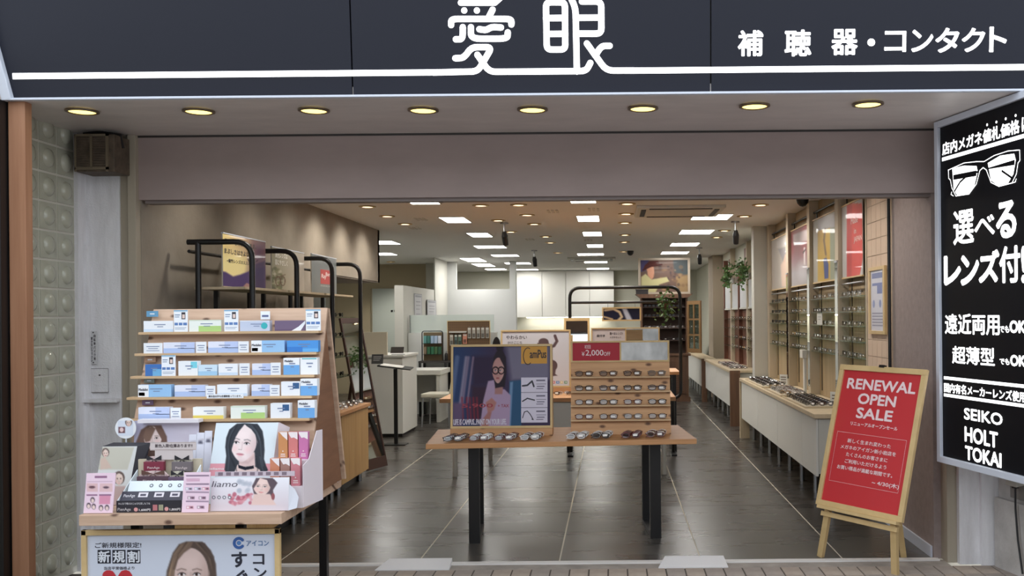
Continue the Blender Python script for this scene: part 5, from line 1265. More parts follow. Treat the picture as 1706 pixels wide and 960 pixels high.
# small A-frame mirror behind the elephant poster
t = thing('easel_mirror', 'small pine easel mirror between the elephant poster and the rear rack', 'mirror', (-.37, 10.1, .76))
pn = Panel(Vector((-.51, 10.08, 1.52)), (1, 0, 0), (0, .12, 1), .27, .76)
for r in ((0, 0, 1, .04), (0, .96, 1, 1), (0, .04, .08, .96), (.92, .04, 1, .96)): pn.box(-.015, 0, *r).build('frame_bar', M_FRAMEWOOD, t)
pn.rects(t, [(.08, .04, .92, .96)], M_MIRROR, -.006, 'mirror_pane')
MB().bar((-.26, 10.17, 1.50), (-.24, 10.32, .765), .02, .02).build('stay', M_FRAMEWOOD, t)

# ================================================================== third table with black loop rail, hanging picture, plant
t = thing('display_table', 'high oak-topped table on black legs below the black loop rail', 'table', (.25, 11.1, 0))
MB().box(-.55, 10.75, .87, .76, 11.5, .905).build('table_top', M_OAK, t, bevel=.003)
for x in (-.5, .69):
    for y in (10.79, 11.45): MB().box(x - .025, y - .025, 0, x + .025, y + .025, .87).build('leg', M_BLACK, t)
xa, xb, ya = -.47, .755, 10.6; zt_ = 1.855
loop = [(xa, ya, .03), (xa, ya, 1.5)] + arc((xa, ya, zt_), (xa, ya, zt_ - .12), (xa + .12, ya, zt_)) + arc((xb, ya, zt_), (xb - .12, ya, zt_), (xb, ya, zt_ - .12)) + arc((xb, ya, .62), (xb, ya, .72), (xb - .1, ya, .62))
t = thing('loop_rail', 'black pipe rail with rounded corners and a crossbar behind the pine rack', 'rail', ((xa + xb) / 2, ya, 0))
MB().tube(loop, .019, 10).build('pipe_loop', M_BLACK, t, smooth=True)
MB().tube([(xa, ya, 1.69), (xb, ya, 1.69)], .014, 8).build('crossbar', M_BLACK, t, smooth=True)
MB().tube([(xb - .09, ya, .62), (xb - .09, ya, .02)], .019, 8).build('post', M_BLACK, t, smooth=True)
for x in (xa, xb - .09): MB().box(x - .03, ya - .18, 0, x + .03, ya + .10, .02).build('foot', M_BLACK, t)
pn = P4(1003, 512, 1068, 535, 10.585)
t = thing('hanging_picture', 'small wide framed picture hanging under the black crossbar', 'picture', pn.pt(.5, 1))
for r in ((0, 0, 1, .1), (0, .9, 1, 1), (0, .1, .035, .9), (.965, .1, 1, .9)): pn.box(-.012, .004, *r).build('frame_bar', M_FRAMEWOOD, t)
P = Paint(pn, 48, 22, (34, 36, 58), r=(.035, .1, .965, .9))
P.line([(1008, 517), (1022, 515), (1032, 520), (1036, 528), (1030, 534)], 4, (206, 190, 160), 2); P.line([(1006, 528), (1020, 532)], 3, (190, 170, 140), 2); P.poly([(1036, 514), (1044, 514), (1054, 534), (1044, 534)], (186, 194, 216), 3)
P.build(t, M_PRINTGLOSS, -.004)
for u in (.15, .85): MB().tube([pn.pt(u, 0, -.006), pn.pt(u, 0, -.006) + Vector((0, .0, 1.672 - pn.pt(0, 0).z))], .002, 5).build('string', M_BLACK, t)
def leaf_cloud(name, parent, c, r, n, m, size=.03, hang=0.0, seed=1):
    rn = random.Random(seed); mb = MB(); c = Vector(c)
    for _ in range(n):
        p = c + Vector((rn.gauss(0, r[0] * .5), rn.gauss(0, r[1] * .5), rn.gauss(0, r[2] * .5) - hang * rn.random() ** 1.5))
        a = Vector((rn.uniform(-1, 1), rn.uniform(-1, 1), rn.uniform(-.6, .8))).normalized(); b = a.cross(Vector((rn.uniform(-1, 1), rn.uniform(-1, 1), rn.uniform(-1, 1)))).normalized()
        s = size * rn.uniform(.6, 1.2)
        mb.add([p, p + a * s * .5 + b * s * .35, p + a * s, p + a * s * .5 - b * s * .35], [(0, 1, 2, 3)])
    o = mb.build(name, m, parent); o['kind'] = 'stuff'; return o
M_LEAF = mat('leaf_green', (52, 82, 40), 0.5, rgb2=(92, 124, 62), vscale=(30, 30, 30))
p = W(1107, 492, 10.56)
t = thing('hanging_plant', 'trailing green plant hanging from the black loop rail', 'plant', (p.x, p.y - .06, 1.62))
MB().lathe([(.03, 1.60), (.05, 1.66), (.052, 1.70), (.04, 1.70)], (p.x, p.y - .06, 0), 12).build('pot', M_WALNUT, t)
leaf_cloud('foliage', t, (p.x, p.y - .10, 1.74), (.11, .035, .10), 150, M_LEAF, .05, .22, 3)
# ================================================================== red sale poster on an easel by the entrance
BL, BR = Vector((1.28, 6.03, .335)), Vector((1.665, 5.505, .325))
U_ = (BR - BL).normalized(); back = Vector((-U_.y, U_.x, 0)).normalized()
if back.y < 0: back = -back
lean = math.tan(math.radians(15)); V_ = (Vector((0, 0, 1)) + back * lean).normalized()
V_ = (V_ - U_ * V_.dot(U_)).normalized()
EH = .905; EW = (BR - BL).length
EP = Panel(BL + V_ * EH, U_, V_, EW, EH)
t = thing('easel_poster', 'pale wooden easel holding a red framed sale poster', 'easel', Vector((EP.pt(.5, 1).x, EP.pt(.5, 1).y, 0)))
fx, fy = .052, .038
for r in ((0, 0, 1, fy), (0, 1 - fy, 1, 1), (0, fy, fx, 1 - fy), (1 - fx, fy, 1, 1 - fy)): EP.box(-.012, .012, *r).build('frame_bar', M_FRAMEWOOD, t, bevel=.002)
EP.box(-.012, 0, fx, fy, 1 - fx, 1 - fy).build('sheet', mat('poster_red', (196, 52, 58), 0.35, coat=0.3), t)
wh = ink((236, 214, 216))
def Zp(x, y): return 1350 + x * .375, 600 + y * .375
for body, r in (('RENEWAL', (182, 110, 468, 190)), ('OPEN', (232, 184, 392, 242)), ('SALE', (226, 243, 376, 308))): pass
def erow(body, u0, v0, u1, v1, bold=.0): EP.text(t, body, (u0, v0, u1, v1), wh, .0012, bold, px=False)
erow('RENEWAL', .12, .095, .90, .165, .05); erow('OPEN', .28, .195, .71, .265, .05); erow('SALE', .29, .295, .70, .365, .05)
erow('リニューアルオープンセール', .24, .395, .78, .42, .03)
for k, s_ in enumerate(('新しく生まれ変わった', 'メガネのアイガン新小岩店を', 'たくさんのお客さまに', 'ご利用いただけるよう', 'お買い得品が満載な期間です。')):
    w_ = [.50, .64, .48, .48, .64][k]; erow(s_, .5 - w_ / 2 - .01, .515 + k * .047, .5 + w_ / 2 - .01, .543 + k * .047, .02)
erow('~ 4/30(木)', .60, .765, .90, .80, .02)
EP.rects(t, [(.10, .475, .90, .4765), (.10, .82, .90, .8215), (.10, .475, .102, .82), (.898, .475, .90, .82)], wh, .0012, 'border_line')
MB().slab(EP.pt(.05, 1.0, .035), EP.pt(.97, 1.0, .035), EP.pt(.05, 1.0, -.015), -V_ * .02).build('tray', M_FRAMEWOOD, t, bevel=.002)
MB().slab(EP.pt(.07, 1.035, .0), EP.pt(.95, 1.035, .0), EP.pt(.07, 1.035, -.02), -V_ * .03).build('cross_rail', M_FRAMEWOOD, t, bevel=.002)
def foot(u, px): 
    a = EP.pt(u, 1.02, -.012); g = Wz(px[0], px[1], 0); MB().bar(a, (g.x, g.y, .0), .042, .024, up=EP.n).build('leg', M_FRAMEWOOD, t)
foot(.14, (1367, 928)); foot(.90, (1491.5, 957))
top = EP.pt(.5, .05, -.03)
MB().bar(EP.pt(.2, .06, -.02), EP.pt(.14, 1.0, -.02), .03, .016, up=EP.n).build('upright', M_FRAMEWOOD, t)
MB().bar(EP.pt(.8, .06, -.02), EP.pt(.90, 1.0, -.02), .03, .016, up=EP.n).build('upright', M_FRAMEWOOD, t)
g = EP.pt(.52, 1, 0) + back * .42; MB().bar(EP.pt(.5, .2, -.04), (g.x, g.y, 0), .036, .02).build('rear_leg', M_FRAMEWOOD, t)
EP.box(-.01, .016, .47, -.012, .53, .006).build('clip', M_BLACK, t)
MB().tube([EP.pt(.62, 1.06, -.02), (g.x, g.y, .30)], .003, 5).build('chain', M_STEEL, t)
# ================================================================== left side: oak cabinets, black portal frames, posters, shelves
XC0, XC1, ZCB = -2.90, -2.34, 0.73
for k, (y0, y1) in enumerate([(6.30, 7.25), (7.26, 8.21), (8.22, 9.12)]):
    t = thing('base_cabinet', 'oak base cabinet, %s from the entrance along the beige wall' % ORD[k], 'cabinet', ((XC0 + XC1) / 2, (y0 + y1) / 2, 0), group='oak base cabinets')
    MB().box(XC0, y0, .10, XC1 - .02, y1, ZCB - .03).build('body', M_OAKV, t)
    MB().box(XC0 + .05, y0 + .02, 0, XC1 - .08, y1 - .02, .10).build('plinth', M_BLACK, t)
    ym = (y0 + y1) / 2
    for a, b in ((y0 + .003, ym - .002), (ym + .002, y1 - .003)):
        d = MB().box(XC1 - .02, a, .10, XC1, b, ZCB - .03).build('door', M_OAKV, t, bevel=.0015)
    for y in (y0 + .1, y1 - .1): MB().lathe([(.02, 0), (.02, .1)], (XC1 - .06, y, 0), 8).build('foot', M_STEEL, t)
MB().box(XC0, 6.28, ZCB - .03, XC1 + .02, 9.14, ZCB).solo('worktop', M_OAK, 'long oak worktop over the base cabinets on the beige wall', 'worktop', bevel=.002)
PY = [6.37, 7.27, 8.19, 9.10]; ZP = 2.054
for k, y in enumerate(PY):
    t = thing('portal_frame', 'black tube frame with a rounded corner, %s from the entrance on the oak worktop' % ORD[k], 'frame', (-2.58, y, ZCB), group='black tube frames on the worktop')
    r = .12
    pts = [(-2.78, y, ZCB + .001), (-2.78, y, ZP - .06), (-2.78, y, ZP - .02)]
    MB().tube([(-2.76, y, ZCB + .001), (-2.76, y, ZP)], .019, 10).build('post', M_BLACK, t, smooth=True)
    MB().tube([(-2.83, y, ZP), (-2.40 - r, y, ZP)] + arc((-2.40, y, ZP), (-2.40 - r, y, ZP), (-2.40, y, ZP - r)) + [(-2.40, y, ZCB + .001)], .019, 10).build('bent_tube', M_BLACK, t, smooth=True)
    if k < 3:
        y2 = PY[k + 1]
        MB().tube([(-2.83, y + .02, ZP - .06), (-2.83, y2 - .04, ZP - .06)], .012, 8).build('rear_rail', M_BLACK, t)
        for yy in (y + .30, ): MB().box(-2.785, yy, ZCB + .001, -2.755, yy + .03, 1.7372).build('strut', M_BLACK, t)
for k in range(3):
    y0, y1 = PY[k] + .03, PY[k + 1] - .03
    MB().box(-2.80, y0, 1.738, -2.46, y1, 1.755).solo('poster_shelf', M_LIGHTWOOD, 'narrow wooden shelf carrying the %s poster on the frames' % ['mountain sunset', 'eyeglasses close-up', 'grey logo'][k], 'shelf', 'poster shelves on the black frames')
def wall_poster(y0, y1, z0, z1, x, label, paint, name='shelf_poster'):
    pn = Panel((x, y0, z1), (0, 1, 0), (0, 0, 1), y1 - y0, z1 - z0)
    t = thing(name, label, 'poster', pn.pt(.5, 1))
    pn.box(-.008, 0).build('board', mat('poster_edge', (186, 178, 166), .5), t)
    pn.box(-.01, .004, 0, -.02, 1, .0).build('top_clip', M_ALU, t); pn.box(-.01, .004, 0, .985, 1, 1.0).build('bottom_clip', mat('clip_wood', (196, 180, 150)), t)
    paint(t, pn)
def Zs(x, y): return 350 + x * .1524, 380 + y * .1524
def p_sun(t, pn):
    P = Paint(pn, 60, 66, (222, 196, 120), 350, 380, .1524)
    P.grad(120, 0, (236, 214, 140), 600, 0, (150, 112, 110)); P.ell(260, 430, 190, 160, (250, 236, 170), 140, 0, .9)
    P.poly([(470, 150), (600, 170), (600, 700), (430, 500)], (104, 74, 104), 120, .8)
    P.poly([(110, 470), (170, 480), (250, 530), (330, 510), (430, 470), (600, 420), (600, 720), (110, 720)], (74, 52, 112), 18)
    P.poly([(470, 400), (600, 360), (600, 700), (480, 680)], (62, 44, 90), 24, .8); P.line([(415, 340), (440, 400), (520, 355)], 12, (54, 40, 60), 6)
    P.poly([(360, 640), (400, 600), (440, 620), (430, 690), (370, 690)], (176, 134, 130), 12)
    P.build(t, M_PRINTGLOSS, .0006)
    for s_, r in (('見たいものはそのまま。', (.03, .09, .76, .185)), ('まぶしさはさよなら。', (.03, .27, .68, .365)), ('~偏光レンズのススメ~', (.08, .46, .64, .53))):
        pn.text(t, s_, r, ink((66, 56, 50)), .0012, .04, px=False)
def p_lens(t, pn):
    P = Paint(pn, 56, 66, (170, 158, 146), 350, 380, .1524)
    P.grad(640, 0, (150, 146, 120), 1000, 0, (178, 168, 156)); 
    for _ in range(60): P.ell(random.uniform(640, 780), random.uniform(440, 720), random.uniform(8, 26), random.uniform(8, 22), random.choice([(86, 90, 60), (120, 120, 84), (196, 190, 170), (104, 104, 78)]), 10, 0, .7)
    P.poly([(640, 620), (700, 640), (760, 720), (640, 720)], (96, 94, 74), 10)
    for cx, rx in ((742, 26), (795, 24)): P.line([(cx + rx * math.cos(a_), 580 + 50 * math.sin(a_)) for a_ in np.linspace(0, 6.3, 20)], 9, (92, 66, 48), 4)
    P.line([(720, 545), (820, 510)], 8, (96, 70, 52), 4)
    P.build(t, M_PRINTGLOSS, .0006)
    for s_, y_ in (('調光レンズは', .10), ('目にやさしく', .27)):
        pn.text(t, s_, (.10, y_, .46, y_ + .12), ink((226, 222, 214)), .0012, .04, px=False)
def p_grey(t, pn):
    pn.rects(t, [(0, 0, 1, .98)], mat('poster_grey', (112, 116, 116), .4, coat=.3), .0006)
    a, b = pn.px(*Zs(1205, 450)), pn.px(*Zs(1315, 620)); pn.rects(t, [(a[0], a[1], b[0], b[1])], ink((176, 62, 58)), .0012, 'logo')
    pn.text(t, 'Ray', (a[0] + .03, a[1] + .12, a[0] + (b[0] - a[0]) * .55, b[1] - .12), ink((236, 226, 224)), .0018, .03, px=False, slant=.2)
    pn.text(t, 'Ban', (a[0] + (b[0] - a[0]) * .5, a[1] + .06, b[0] - .02, b[1] - .22), ink((236, 226, 224)), .0018, .03, px=False, slant=.2)
    pn.text(t, 'GENUINE SINCE 1937', (a[0], b[1] + .03, b[0], b[1] + .07), ink((220, 216, 214)), .0012, .0, px=False)
wall_poster(6.41, 7.20, 1.7555, 2.115, -2.612, 'sunset mountain poster with dark Japanese writing on the black frames', p_sun)
wall_poster(7.33, 8.10, 1.7555, 2.09, -2.612, 'poster of eyeglasses among leaves on the black frames', p_lens)
wall_poster(8.30, 9.05, 1.7555, 2.10, -2.612, 'grey poster with a red square logo on the black frames', p_grey)
# glass shelves under the posters with sunglasses
for b_ in range(3):
    y0, y1 = PY[b_] + .03, PY[b_ + 1] - .03
    for si, z in enumerate((1.55, 1.37, 1.19, 1.01)):
        MB().box(-2.75, y0, z - .006, -2.44, y1, z).solo('glass_shelf', M_GLASS, '%s glass shelf down between the %s pair of black frames' % (ORD[si], ORD[b_]), 'shelf', 'glass shelves between the black frames')
        if b_ == 2 or si == 0:
            for i in range(3 if b_ == 2 else 4):
                small_pair('dark sunglasses, %s from the entrance on the %s glass shelf between the %s frames' % (ORD[i], ORD[si], ORD[b_]), 'black', (-2.50, y0 + .16 + i * .21, z + .0006), math.pi / 2, 'sunglasses on the glass shelves of the black frames', dark=True, name='sunglasses')
for i in range(9):
    small_pair('%s eyeglasses, %s from the mirror end on the oak worktop' % (['black', 'silver', 'dark brown'][i % 3], ORD[i]), ['black', 'silver', 'dark brown'][i % 3], (-2.46 + .09 * (i % 2), 9.02 - i * .085, ZCB + .0065), 1.3, 'eyeglasses on the oak worktop', rx=-.5)
# pale shelf unit end and tall slab behind the frames
wall('wall_left_niche', mat('niche_grey', (128, 136, 130), .7), (-3.72, 9.42, 0, -3.60, 12.0, 1.98))
# ------------------------------------------------------------------ leaning floor mirror
g0, g1 = Wz(613, 787, 0), Wz(650, 779, 0)
U_ = Vector((g1.x - g0.x, g1.y - g0.y + .18, 0)).normalized(); bk = Vector((-U_.y, U_.x, 0)); bk = bk if bk.x < 0 else -bk
V_ = (Vector((0, 0, 1)) + bk * .20).normalized()
MH, MWD = 1.56, .37
pn = Panel(Vector((g0.x, g0.y, .012)) + V_ * MH, U_, V_, MWD, MH)
t = thing('floor_mirror', 'tall dark-framed floor mirror leaning beside the oak cabinets', 'mirror', (g0.x, g0.y, 0))
for r in ((0, 0, 1, .035), (0, .93, 1, 1), (0, .035, .05, .93), (.95, .035, 1, .93)): pn.box(-.02, .004, *r).build('frame_bar', mat('mirror_frame', (60, 36, 28), .5), t, bevel=.002)
pn.box(-.02, -.006, .05, .035, .95, .93).build('mirror_pane', M_MIRROR, t)
q = pn.pt(.5, 1, 0) + bk * .45; MB().bar(pn.pt(.5, .25, -.02), (q.x, q.y, 0), .03, .02).build('stay', mat('mirror_frame', (60, 36, 28)), t)
# ------------------------------------------------------------------ black stand with tray and sign
b0 = Wz(660, 741, 0); x, y = b0.x, b0.y
t = thing('tray_stand', 'slim black floor stand with a small tray and sign', 'stand', (x, y, 0))
MB().box(x - .13, y - .10, 0, x + .13, y + .10, .012).build('base', M_BLACK, t)
MB().box(x - .022, y - .012, .012, x + .022, y + .012, .92).build('pole', M_BLACK, t)
MB().hexa([(x - .20, y - .10, .955), (x + .20, y - .10, .905), (x + .20, y + .10, .925), (x - .20, y + .10, .975), (x - .20, y - .10, .967), (x + .20, y - .10, .917), (x + .20, y + .10, .937), (x - .20, y + .10, .987)]).build('tray', M_BLACK, t)
MB().hexa([(x - .17, y - .08, .968), (x + .1, y - .08, .934), (x + .1, y + .06, .952), (x - .17, y + .06, .986), (x - .17, y - .08, .971), (x + .1, y - .08, .937), (x + .1, y + .06, .955), (x - .17, y + .06, .989)]).build('paper', M_WHITE, t)
pn = Panel((x - .29, y + .02, 1.10), (1, 0, 0), (0, .3, 1), .14, .12); pn.box(-.006, 0).build('sign', mat('sign_grey', (58, 58, 58), .4), t); pn.rects(t, [(.15, .25, .85, .32), (.15, .45, .8, .5), (.15, .62, .7, .67)], ink((170, 170, 168)), .0008, 'lettering')
# ------------------------------------------------------------------ white reception counter, desk, chairs
c0, c1 = W(612, 700, 12.6), W(676, 700, 12.3)
t = thing('reception_counter', 'white reception counter with a cream back panel behind the tray stand', 'counter', (-2.95, 13.0, 0))
MB().box(-3.35, 12.35, .04, -2.72, 13.25, 1.03).build('body', M_WHITE, t, bevel=.004)
MB().box(-3.36, 12.33, 1.03, -2.70, 13.27, 1.06).build('counter_top', M_WHITE, t, bevel=.003)
MB().box(-3.32, 12.36, 1.06, -2.92, 12.40, 1.36).build('back_panel', mat('cream_panel', (216, 208, 186), .6), t, bevel=.002)
MB().box(-3.33, 12.4, 0, -2.74, 13.22, .04).build('plinth', M_DARKTRIM, t)
pn = Panel((-2.90, 12.5, 1.16), (1, 0, 0), (0, .6, 1), .17, .09); tt = thing('card_holder', 'small dark card holder on the white reception counter', 'holder', pn.pt(.5, 1)); pn.box(-.004, 0).build('plate', mat('holder_dark', (70, 66, 64)), tt); MB().box(-2.90, 12.50, 1.0606, -2.73, 12.56, 1.066).build('base', mat('holder_dark', (70, 66, 64)), tt)
t = thing('service_desk', 'white service desk with panel legs beside the reception counter', 'desk', (-2.9, 14.6, 0))
MB().box(-3.22, 14.0, .70, -2.52, 14.8, .77).build('desk_top', M_WHITE, t, bevel=.003)
for x in (-3.18, -2.60): MB().box(x, 14.05, 0, x + .05, 14.75, .70).build('side_panel', M_WHITE, t)
MB().box(-3.1, 14.65, .25, -2.62, 14.68, .70).build('modesty_panel', M_WHITE, t)
def chair(label, x, y, rz, m_):
    t = thing('side_chair', label, 'chair', (x, y, 0), rz, 'white side chairs')
    M_ = MW[t.name]
    def lb(nm, m, mb, **k):
        mb.v = [M_ @ p for p in mb.v]; return mb.build(nm, m, t, **k)
    lb('seat', m_, MB().box(-.21, -.21, .41, .21, .21, .47), bevel=.02)
    mb = MB(); n = 6
    for i in range(n):
        z0, z1 = .47 + i * .075, .47 + (i + 1) * .075; o0, o1 = .02 + .10 * (i / n) ** 1.5, .02 + .10 * ((i + 1) / n) ** 1.5
        w0, w1 = .20 - .03 * (i / n), .20 - .03 * ((i + 1) / n)
        mb.hexa([(-w0, .18 + o0, z0), (w0, .18 + o0, z0), (w0, .215 + o0, z0), (-w0, .215 + o0, z0), (-w1, .18 + o1, z1), (w1, .18 + o1, z1), (w1, .215 + o1, z1), (-w1, .215 + o1, z1)])
    lb('backrest', m_, mb)
    for sx in (-.18, .18):
        for sy in (-.18, .18): lb('leg', M_STEEL, MB().tube([(sx * 1.08, sy * 1.1, 0), (sx, sy, .41)], .011, 8))
    return t
M_CHAIR = mat('cream_leather', (206, 202, 184), .5)
c = Wz(722, 706, 0); chair('cream side chair with steel legs pulled up to the service desk', -2.48, 13.62, -math.pi / 2 - .1, M_CHAIR)
chair('cream side chair half hidden behind its twin at the service desk', -2.24, 14.40, -math.pi / 2, M_CHAIR)
# ------------------------------------------------------------------ partitions, door, frosted screen
t = thing('door_1', None, None, (-4.4, 19.55, 0), kind='structure')
MB().box(-4.90, 19.5, 0, -3.85, 19.6, 2.15).build('door_leaf', mat('grey_door', (176, 184, 178), .6), t, bevel=.004)
for k in range(4): MB().box(-4.52 + k * .065, 19.49, 1.67, -4.48 + k * .065, 19.5, 1.71).build('lettering', M_BLACK, t)
wall('partition_low', M_OFFWHITE, (-3.42, 15.0, 0, -3.28, 19.6, 2.055))
wall('partition_column', M_OFFWHITE, (-3.28, 17.6, 0, -3.26, 19.6, ZC), (-3.78, 19.4, 0, -3.28, 19.7, ZC))
wall('partition_screen', mat('white_partition', (190, 192, 190), .6), (-3.26, 18.9, 0, -2.02, 19.0, 2.10), (-3.27, 18.9, 2.10, -3.08, 19.0, ZC), (-2.02, 18.85, 0, -1.90, 19.05, ZC))
pw = thing('frosted_screen', 'low white partition with a frosted glass strip on top', 'screen', (-2.4, 15.3, 0))
MB().box(-3.27, 15.28, 0, -1.85, 15.36, 1.30).build('panel', mat('screen_panel', (206, 208, 204), .6), pw)
MB().box(-3.24, 15.31, 1.30, -1.90, 15.325, 1.585).build('frosted_glass', mat('frosted_glass', (214, 226, 220), .5, alpha=.55), pw)
MB().box(-3.25, 15.29, 1.30, -3.235, 15.345, 1.585).build('edge', mat('edge_grey', (128, 134, 130), .5), pw)
for k, (px0, py0, px1, py1, lab, vis) in enumerate([(690.5, 489, 703, 526, 'tall grey notice on the white partition', 0), (710, 499.5, 725, 524, 'square grey notice further along the white partition', 1)]):
    y0, y1 = Wx(px0, 500, -3.27).y, Wx(px1, 500, -3.27).y
    y0, y1 = min(y0, y1), max(y0, y1); xx = -3.276 if y1 < 17.6 else -3.256
    z1 = Wx(px0, py0, -3.27).z; z0 = z1 - (.42 if k == 0 else .34)
    pn = Panel((xx, y0, z1), (0, 1, 0), (0, 0, 1), y1 - y0, z1 - z0)
    t = thing('wall_notice', lab, 'notice', pn.pt(.5, 1)); pn.box(-.002, .004).build('sheet', mat('notice_grey', (188, 188, 190), .5), t)
    pn.rects(t, [(0, 0, 1, .03), (0, .97, 1, 1), (0, 0, .04, 1), (.96, 0, 1, 1)], ink((120, 120, 124)), .005, 'border'); pn.rects(t, [(.1, .06, .9, .14), (.2, .3, .8, .34), (.2, .45, .8, .48), (.2, .6, .7, .63), (.2, .8, .8, .83)], ink((140, 140, 146)), .0055, 'lettering')
# ------------------------------------------------------------------ black goods table, counter rack, pegboard
Yg = 14.85
ta, tb_ = W(697, 602, Yg), W(818, 602, Yg); zt_ = ta.z
t = thing('goods_table', 'black metal goods table in front of the frosted screen', 'table', ((ta.x + tb_.x) / 2, Yg + .2, 0))
MB().box(ta.x, Yg, zt_ - .03, tb_.x + .1, Yg + .40, zt_).build('table_top', M_DARKTRIM, t)
for x in (ta.x + .02, ta.x + .42, tb_.x + .08):
    for y in (Yg + .02, Yg + .38): MB().box(x - .018, y - .018, 0, x + .018, y + .018, zt_ - .03).build('leg', M_BLACK, t)
MB().box(ta.x + .03, Yg + .03, .30, tb_.x + .06, Yg + .37, .32).build('shelf', M_DARKTRIM, t)
def at(px, py, Y): return W(px, py, Y)
a, b = W(703, 552, Yg + .1), W(738, 601, Yg + .1)
t = thing('counter_rack', 'small black wire rack of lens care goods on the goods table', 'rack', ((a.x + b.x) / 2, Yg + .12, zt_))
z0, z1 = zt_ + .001, a.z; r = .04
MB().tube([(a.x, Yg + .1, z0), (a.x, Yg + .1, z1 - r)] + arc((a.x, Yg + .1, z1), (a.x, Yg + .1, z1 - r), (a.x + r, Yg + .1, z1)) + arc((b.x, Yg + .1, z1), (b.x - r, Yg + .1, z1), (b.x, Yg + .1, z1 - r)) + [(b.x, Yg + .1, z0)], .009, 6).build('wire_loop', M_BLACK, t)
MB().box(a.x + .01, Yg + .16, z0, b.x - .01, Yg + .17, z1 - .02).build('back_board', mat('rack_tan', (124, 106, 80), .7), t)
zs = [z0 + .10, z0 + .27]
for z in zs: MB().box(a.x + .01, Yg + .09, z - .006, b.x - .01, Yg + .16, z).build('shelf', M_BLACK, t)
gcol = [(96, 150, 146), (60, 112, 104), (150, 176, 200), (170, 190, 214), (206, 214, 226)]
for k in range(10):
    i, z = k % 5, zs[k // 5]; w_ = (b.x - a.x - .04) / 5
    c = gcol[i] if k >= 5 else [(120, 104, 84), (44, 92, 62), (40, 100, 70), (60, 96, 60), (36, 84, 60)][i]
    MB().box(a.x + .02 + i * w_, Yg + .10, z + .001, a.x + .02 + (i + 1) * w_ - .008, Yg + .15, z + .12).solo('care_pack', mat('pack_%d_%d_%d' % c, c, .5), '%s lens care pack from the door side on the %s shelf of the wire rack' % (ORD[i], ['lower', 'upper'][k // 5]), 'pack', 'lens care packs on the wire rack', bevel=.004)
a, b = W(746, 536, Yg + .25), W(816, 601, Yg + .25)
pn = Panel((a.x, Yg + .25, a.z), (1, 0, 0), (0, 0, 1), b.x - a.x, a.z - zt_ - .001)
t = thing('pegboard', 'brown pegboard stand with hanging accessory packs on the goods table', 'pegboard', pn.pt(.5, 1))
M_PEG = mat('peg_brown', (112, 86, 60), .7)
pn.box(-.012, 0).build('board', M_PEG, t)
for r in ((-.015, -.02, 1.015, .0), (-.015, 0, 0, 1), (1, 0, 1.015, 1)): pn.box(-.014, .006, *r).build('frame_bar', M_FRAMEWOOD, t)
holes = MB()
for i in range(22):
    for j in range(17):
        c_ = pn.pt(.025 + i * .045, .03 + j * .058, .0006); s_ = .004
        holes.quad(c_ + Vector((-s_, 0, -s_)), c_ + Vector((s_, 0, -s_)), c_ + Vector((s_, 0, s_)), c_ + Vector((-s_, 0, s_)))
o = holes.build('peg_holes', ink((52, 38, 28)), t); o['kind'] = 'stuff'
packs = [(.05, .34, .13, .62, (178, 172, 160)), (.16, .34, .23, .60, (92, 110, 108)), (.25, .33, .33, .64, (100, 124, 110)), (.36, .32, .46, .58, (206, 140, 118))] + [(.48 + k * .107, .16, .56 + k * .107, .44, (172, 168, 158)) for k in range(5)]
for k, (u0, v0, u1, v1, c) in enumerate(packs):
    q = Panel(pn.pt(u0, v0, .02), (1, 0, 0), (0, 0, 1), (u1 - u0) * pn.w, (v1 - v0) * pn.h)
    bx = thing('accessory_pack', '%s hanging accessory pack from the wire rack on the pegboard' % ORD[k], 'pack', q.pt(.5, 1), group='hanging packs on the pegboard')
    q.box(-.012, 0).build('pouch', mat('pack_%d_%d_%d' % c, c, .4), bx, bevel=.003); q.rects(bx, [(.15, .55, .85, .9)], ink(tuple(int(x_ * .6) for x_ in c)), .0006); q.rects(bx, [(.1, .05, .9, .2)], ink((222, 218, 208)), .0006, 'header_card')
    MB().tube([q.pt(.5, -.06, -.0185), q.pt(.5, -.06, .01)], .003, 5).build('peg_hook', M_STEEL, bx)
pn.box(.001, .05, .04, .25, .45, .29).build('shelf_strip', M_OFFWHITE, t)
for k in range(3): pn.rects(t, [(.60 + k * .11, .66, .68 + k * .11, .69)], ink((216, 200, 160)), .001, 'price_strip')
for k, (px, w_, h_) in enumerate([(741, .05, .12), (735, .04, .15)]):
    p = W(px, 600, Yg + .1)
    MB().lathe([(w_ * .5, zt_ + .001), (w_ * .5, zt_ + h_ * .8), (w_ * .3, zt_ + h_)], (p.x + .02 + .05 * k, Yg + .12 + .08 * k, 0), 12).solo('canister', M_BLACK if k == 0 else M_STEEL, ['small black canister beside the pegboard', 'small steel canister between the wire rack and pegboard'][k], 'canister', smooth=True)
for k in range(3):
    MB().lathe([(.05, .321), (.055, .40), (.05, .47), (.02, .50), (.02, .52)], (ta.x + .55 + k * .13, Yg + .15, 0), 12).solo('chrome_jar', M_STEEL, '%s chrome jar from the wire rack side on the lower shelf of the goods table' % ORD[k], 'jar', 'chrome jars under the goods table', smooth=True)
